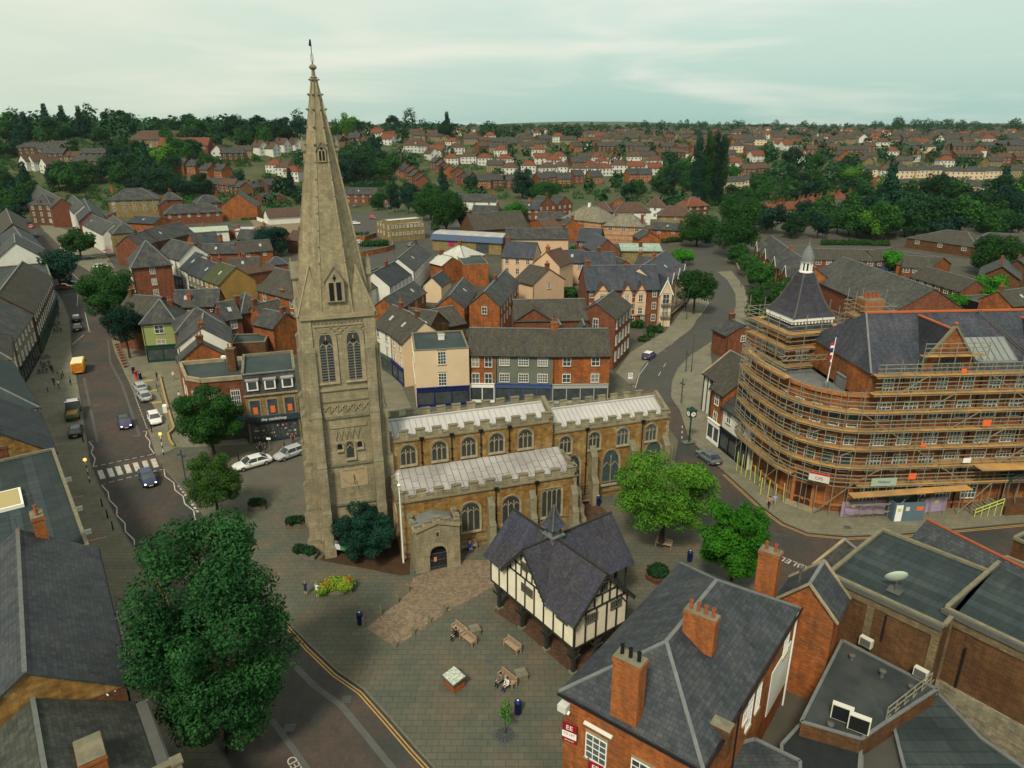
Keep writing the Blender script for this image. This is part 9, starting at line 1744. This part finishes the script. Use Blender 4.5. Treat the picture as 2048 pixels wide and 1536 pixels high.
put(hoop,'cycle_stand','cycle stand','cycle stands by the low yellow wall',[('I',1620,740,2,'cycle stand nearest the parked silver cars'),('I',1645,790,2,'middle cycle stand by the low yellow wall'),('I',1665,840,2,'cycle stand with the pink box beside it'),('I',1730,1120,2,'cycle stand at the curved end of the low wall')])
t = thing('bicycle', 'dark bicycle leaning by the cycle stands', 'bicycle', g('I',1605,690,.12), 2.0)
for s in (-.5,.5): a = MB(); [a.bar((s+.32*math.cos(k*.45),0,.33+.32*math.sin(k*.45)),(s+.32*math.cos(k*.45+.45),0,.33+.32*math.sin(k*.45+.45)),.04,BLACK) for k in range(14)]; a.build('wheel', t)
a = MB(); [a.bar(p,q_,.04,NAVY) for p,q_ in (((-.5,0,.33),(-.15,0,.75)),((-.15,0,.75),(.35,0,.75)),((.35,0,.75),(.5,0,.33)),((0,0,.33),(.35,0,.75)),((0,0,.33),(-.15,0,.85)),((-.5,0,.33),(0,0,.33)))]; a.build('frame', t); a = MB(); a.box(-.27,-.05,-.06,.06,.85,.9,BLACK); a.build('saddle', t); a = MB(); a.bar((.38,-.25,.95),(.38,.25,.95),.035,BLACK); a.build('handlebar', t)
t = thing('display_box', 'pink and white display box on the pavement by the low yellow wall', 'display box', g('I',1695,940,.12), 2); a = MB(); a.box(-.5,.5,-.3,.3,0,1.1,WFRAME); a.build('cabinet', t); a = MB(); a.box(-.45,.45,-.33,-.3,.3,1.05,colmat('dull_pink',(.35,.08,.14))); a.build('front', t)
def table(t):
 a = MB(); a.lathe([(.38,.7),(.38,.74)],STEELD,n=12); a.tube((0,0,0),(0,0,.7),.04,STEELD,n=6); a.build('table', t)
 for s in (0,2.1,4.2): a = MB(); x, y = .7*math.cos(s), .7*math.sin(s); a.box(x-.2,x+.2,y-.2,y+.2,.42,.46,CHAN); a.box(x-.2,x+.2,y+.17,y+.21,.46,.85,CHAN); [a.box(x+i-.02,x+i+.02,y+j-.02,y+j+.02,0,.42,CHAN) for i in (-.17,.17) for j in (-.17,.17)]; a.build('chair', t)
put(table,'cafe_table','café table','outdoor café tables',[('I',440,540,0,'café table nearest the street on the left pavement'),('I',470,470,1,'second café table from the near end, left pavement'),('I',475,390,2,'third café table on the left pavement'),('I',590,120,0,'café table farther up the left pavement'),('I',575,60,1,'café table by the pale parasols, far up the left pavement'),('A',570,1060,1,'café table beside the white frontage, far left pavement'),('A',580,1190,1,'café table with red cloth nearby, far left pavement'),('A',1130,640,0,'café table in the square beyond the dark cars'),('A',1065,600,0,'café table by the pink parasol')])
def parasol(t): a = MB(); a.tube((0,0,0),(0,0,2.4),.03,STEEL,n=6); a.build('pole', t); a = MB(); a.lathe([(1.5,2.0),(1.48,2.05),(.1,2.55)],PARM,n=8); a.build('canopy', t)
PARM = colmat('salmon_canvas',(.45,.16,.11),.8); put(parasol,'parasol','parasol','parasols',[('A',1110,575,.2,'salmon pink parasol over the café tables on the high street square')])
PARM = colmat('pale_orange_canvas',(.5,.28,.14),.8); put(parasol,'parasol','parasol','parasols',[('I',1440,250,.2,'orange and red parasol outside the green shop')])
def marking(t): a = MB(); [a.bar((math.cos(k*.52)*.5,math.sin(k*.52)*.5,.005),(math.cos(k*.52+.5)*.5,math.sin(k*.52+.5)*.5,.005),.1,RDT,.01) for k in range(0,12,2)]; a.bar((-.7,-.4,.005),(.7,.5,.005),.1,WFRAME,.01); a.build('paint', t)
for k, x, y, sc in (('O',610,385,1),('O',775,725,1.2),('I',550,1280,1)): a = MB(); [a.bar((sc*.6*math.cos(j*1.2),sc*.6*math.sin(j*1.2),0),(sc*.6*math.cos(j*1.2+.9),sc*.4*math.sin(j*1.2+.9),0),.09,RDT,.004) for j in range(5)]; a.bar((-sc*.8,-sc*.3,0),(sc*.7,sc*.5,0),.1,LINEW,.004); structure(a.build('pavement_spray_mark', loc=g(k,x,y,.13)))
# wall, fences
def wallrun(name, label, k, pts, h, m, w=.3, z=0.0, cat='wall'):
 t = thing(name, label, cat, (0,0,0)); a = MB(); a.strip(gl(k,pts), w, z, m, h); a.build('run', t); a = MB(); a.strip(gl(k,pts), w+.1, z+h, TRIMD if m is not WFRAME else WFRAME, .08); a.build('capping', t); return t
wallrun('brick_wall','curving orange brick garden wall beside the buff office','C',[(60,440),(160,450),(290,405)],1.8,BRICKO); wallrun('brick_wall','ochre brick wall round the hedge below the buff office','C',[(120,620),(250,600),(390,570),(465,545),(470,500)],1.7,BRICKO); wallrun('white_fence','white panel fence in front of the long pavilion','E',[(1755,890),(1830,915),(2060,905)],1.5,WFRAME,.1,0,'fence'); wallrun('brick_wall','long brown brick yard wall with white gutter behind the ochre gable','B',[(940,960),(1405,885)],2.6,BRICKD)
wallrun('road_edge_wall','low stone wall beside the trees on the bend','L',[(255,150),(300,260),(345,290)],.9,TRIMD); wallrun('pavement_fence','low dark railing along the apartment pavement','D',[(1600,1330),(1760,1200),(1925,1050)],1.0,BRICKD,.25)
# people
cl = {n: colmat('cloth_' + n, c, .85) for n, c in dict(black=(.012,.012,.016),navy=(.02,.03,.09),white=(.6,.58,.56),grey=(.12,.13,.14),teal=(.03,.16,.16),green=(.07,.12,.06),blue=(.03,.06,.3),denim=(.06,.09,.16),tan=(.3,.22,.14),red=(.35,.04,.04),lilac=(.3,.28,.5),paleblue=(.25,.36,.45)).items()}
HD, HF, HG = colmat('dark_hair',(.02,.014,.01),.8), colmat('fair_hair',(.25,.17,.07),.8), colmat('grey_hair',(.35,.35,.34),.8)
def bare(k, x, y, z=.13): return g(k,x,y,z)
person('standing person in a navy top and navy shorts left of the yellow green shrubs', bare('Q',193,262), rad(80), cl['navy'], cl['navy'], HF, 'stand', bare=True)
person('person dressed all in white reaching both arms forward beside the yellow green shrubs', bare('Q',278,275), rad(60), cl['white'], cl['white'], HF, 'reach', sleeve=True)
br = bz('Q',1285,560,1410,660); 
def sitp(label, k, x, y, rz, top, legs, hair): P = g(k,x,y,.125); return person(label, P, rz-math.pi/2, top, legs, hair, 'sit')
sitp('person all in black sitting alone at the left end of a teak bench','Q',1300,580,br,cl['black'],cl['black'],HD); br2 = bz('Q',1610,890,1715,975)
sitp('person in dark clothes leaning forward, left of the pair on the bench','Q',1630,918,br2,cl['grey'],cl['black'],HD); sitp('person in a white top, right of the pair on the bench','Q',1680,952,br2,cl['white'],cl['navy'],HD); sitp('person in blue seated on the grey bench by the church porch','T',640,1095,.35,cl['blue'],cl['denim'],HG)
person('woman in a pink top and black trousers striding along the kerb by the scaffold', bare('S',548,402), rad(-135), colmat('cloth_pink',(.45,.2,.16),.85), cl['black'], HD, 'walk'); person('person in pale blue walking just behind the woman in black trousers', bare('S',580,392), rad(-120), cl['paleblue'], cl['tan'], HF, 'walk')
for i, (x, y, tp, lg, hr, ps, rz, lb) in enumerate(((560,675,'black','black',HG,'walk',-1.6,'person in a long black coat walking on the left pavement'),(607,705,'white','denim',HF,'walk',-1.6,'person in a white top right behind the one in the black coat'),(490,735,'lilac','navy',HG,'stand',.4,'person in a lilac blue top standing near the shop wall'),(545,548,'black','black',HD,'stand',2,'person in dark clothes by the café tables, left one'),(520,520,'grey','black',HD,'stand',-1,'person in grey among the café tables'),(603,605,'green','tan',HF,'walk',1.2,'person in a green top by the two black bollards'),(728,668,'teal','black',HD,'stand',-1.5,'person in a teal coat at the kerb edge by the yellow van'),(1612,618,'black','black',HD,'walk',-1.7,'person in black near the first parked silver car'),(1782,615,'white','tan',HG,'stand',2,'person in a white shirt outside the green shop'))):
 person(lb, bare('I',x,y), rz, cl[tp], cl[lg], hr, ps, group='people on the high street')
for i, (x, y, tp, lb, r) in enumerate(((1330,1385,'black','left person of the group behind the sleek white saloon',.5),(1362,1370,'grey','second person of the group behind the white saloon',-1),(1408,1380,'navy','person with raised hands in the group behind the white saloon',3.5),(1640,1240,'blue','person in bright blue at the cookshop window',1.6),(1655,1290,'red','person in dark red next to the silver hatchback by the tower',-1),(650,960,'red','person in a red top by the brick corner building',2),(632,910,'white','person in white beside the one in red, by the brick corner building',-2))): person(lb, bare('J',x,y), r, cl[tp], cl['black'], HD, 'stand', group='people near the cookshop')
for i, (x, y, tp, lb) in enumerate(((590,1150,'red','person in red far up the left pavement'),(600,1215,'black','person in black far up the left pavement'),(1090,590,'navy','person in navy standing by the salmon pink parasol'),(480,1130,'grey','person in grey by the scaffold on the far left shops'))): person(lb, bare('A',x,y), 1.0*i, cl[tp], cl['denim'], HD, 'stand', group='people far up the high street')
person('person walking on the apartment pavement under the lamp', bare('R',655,240), 1, cl['black'], cl['denim'], HD, 'walk', group='people on the bend'); person('second walker on the apartment pavement, nearer the apartments', bare('R',640,225), 1, cl['grey'], cl['black'], HD, 'walk', group='people on the bend')
# small white satellite dishes on the mid distance roofs
src = None
for k, x, y, z, rz, lb in (('J',1040,575,10.2,2.6,'white satellite dish by the brown chimney on the flat corner roof'),('C',815,1400,8.2,2.2,'large white satellite dish on the mossy roof behind the cream shop')):
 P = g(k,x,y,z)
 if src is None:
  src = thing('roof_dish', lb, 'satellite dish', P, rz, 'white dishes on town roofs'); a = MB(); a.tube((0,0,-1),(0,0,.7),.05,STEELD,n=6); a.build('mast', src)
  a = MB(); a.lathe([(.02,0),(.35,.05),(.6,.16),(.61,.2),(.3,.1),(.02,.05)],WFRAME,n=16); o = a.build('reflector', src, smooth=True, loc=(0,0,.7)); o.rotation_euler = (rad(62),0,rad(30))
 else: dup(src, P, rz, lb)
# the air: one even volume round the whole scene
a = MB(); a.box(-6500, 6500, -60, 9500, -3, 75, LEADD); hz_o = a.build('haze'); hm = bpy.data.materials.new('air'); hm.use_nodes = True; hm.node_tree.nodes.clear()
ho = hm.node_tree.nodes.new('ShaderNodeOutputMaterial'); pv = hm.node_tree.nodes.new('ShaderNodeVolumePrincipled'); pv.inputs['Density'].default_value = .00004; pv.inputs['Color'].default_value = (.62, .85, .85, 1); pv.inputs['Anisotropy'].default_value = .2
hm.node_tree.links.new(pv.outputs[0], ho.inputs['Volume']); hz_o.data.materials.clear(); hz_o.data.materials.append(hm); hz_o['kind'] = 'stuff'; hz_o['label'] = 'thin blue green air softening the far houses and hills'
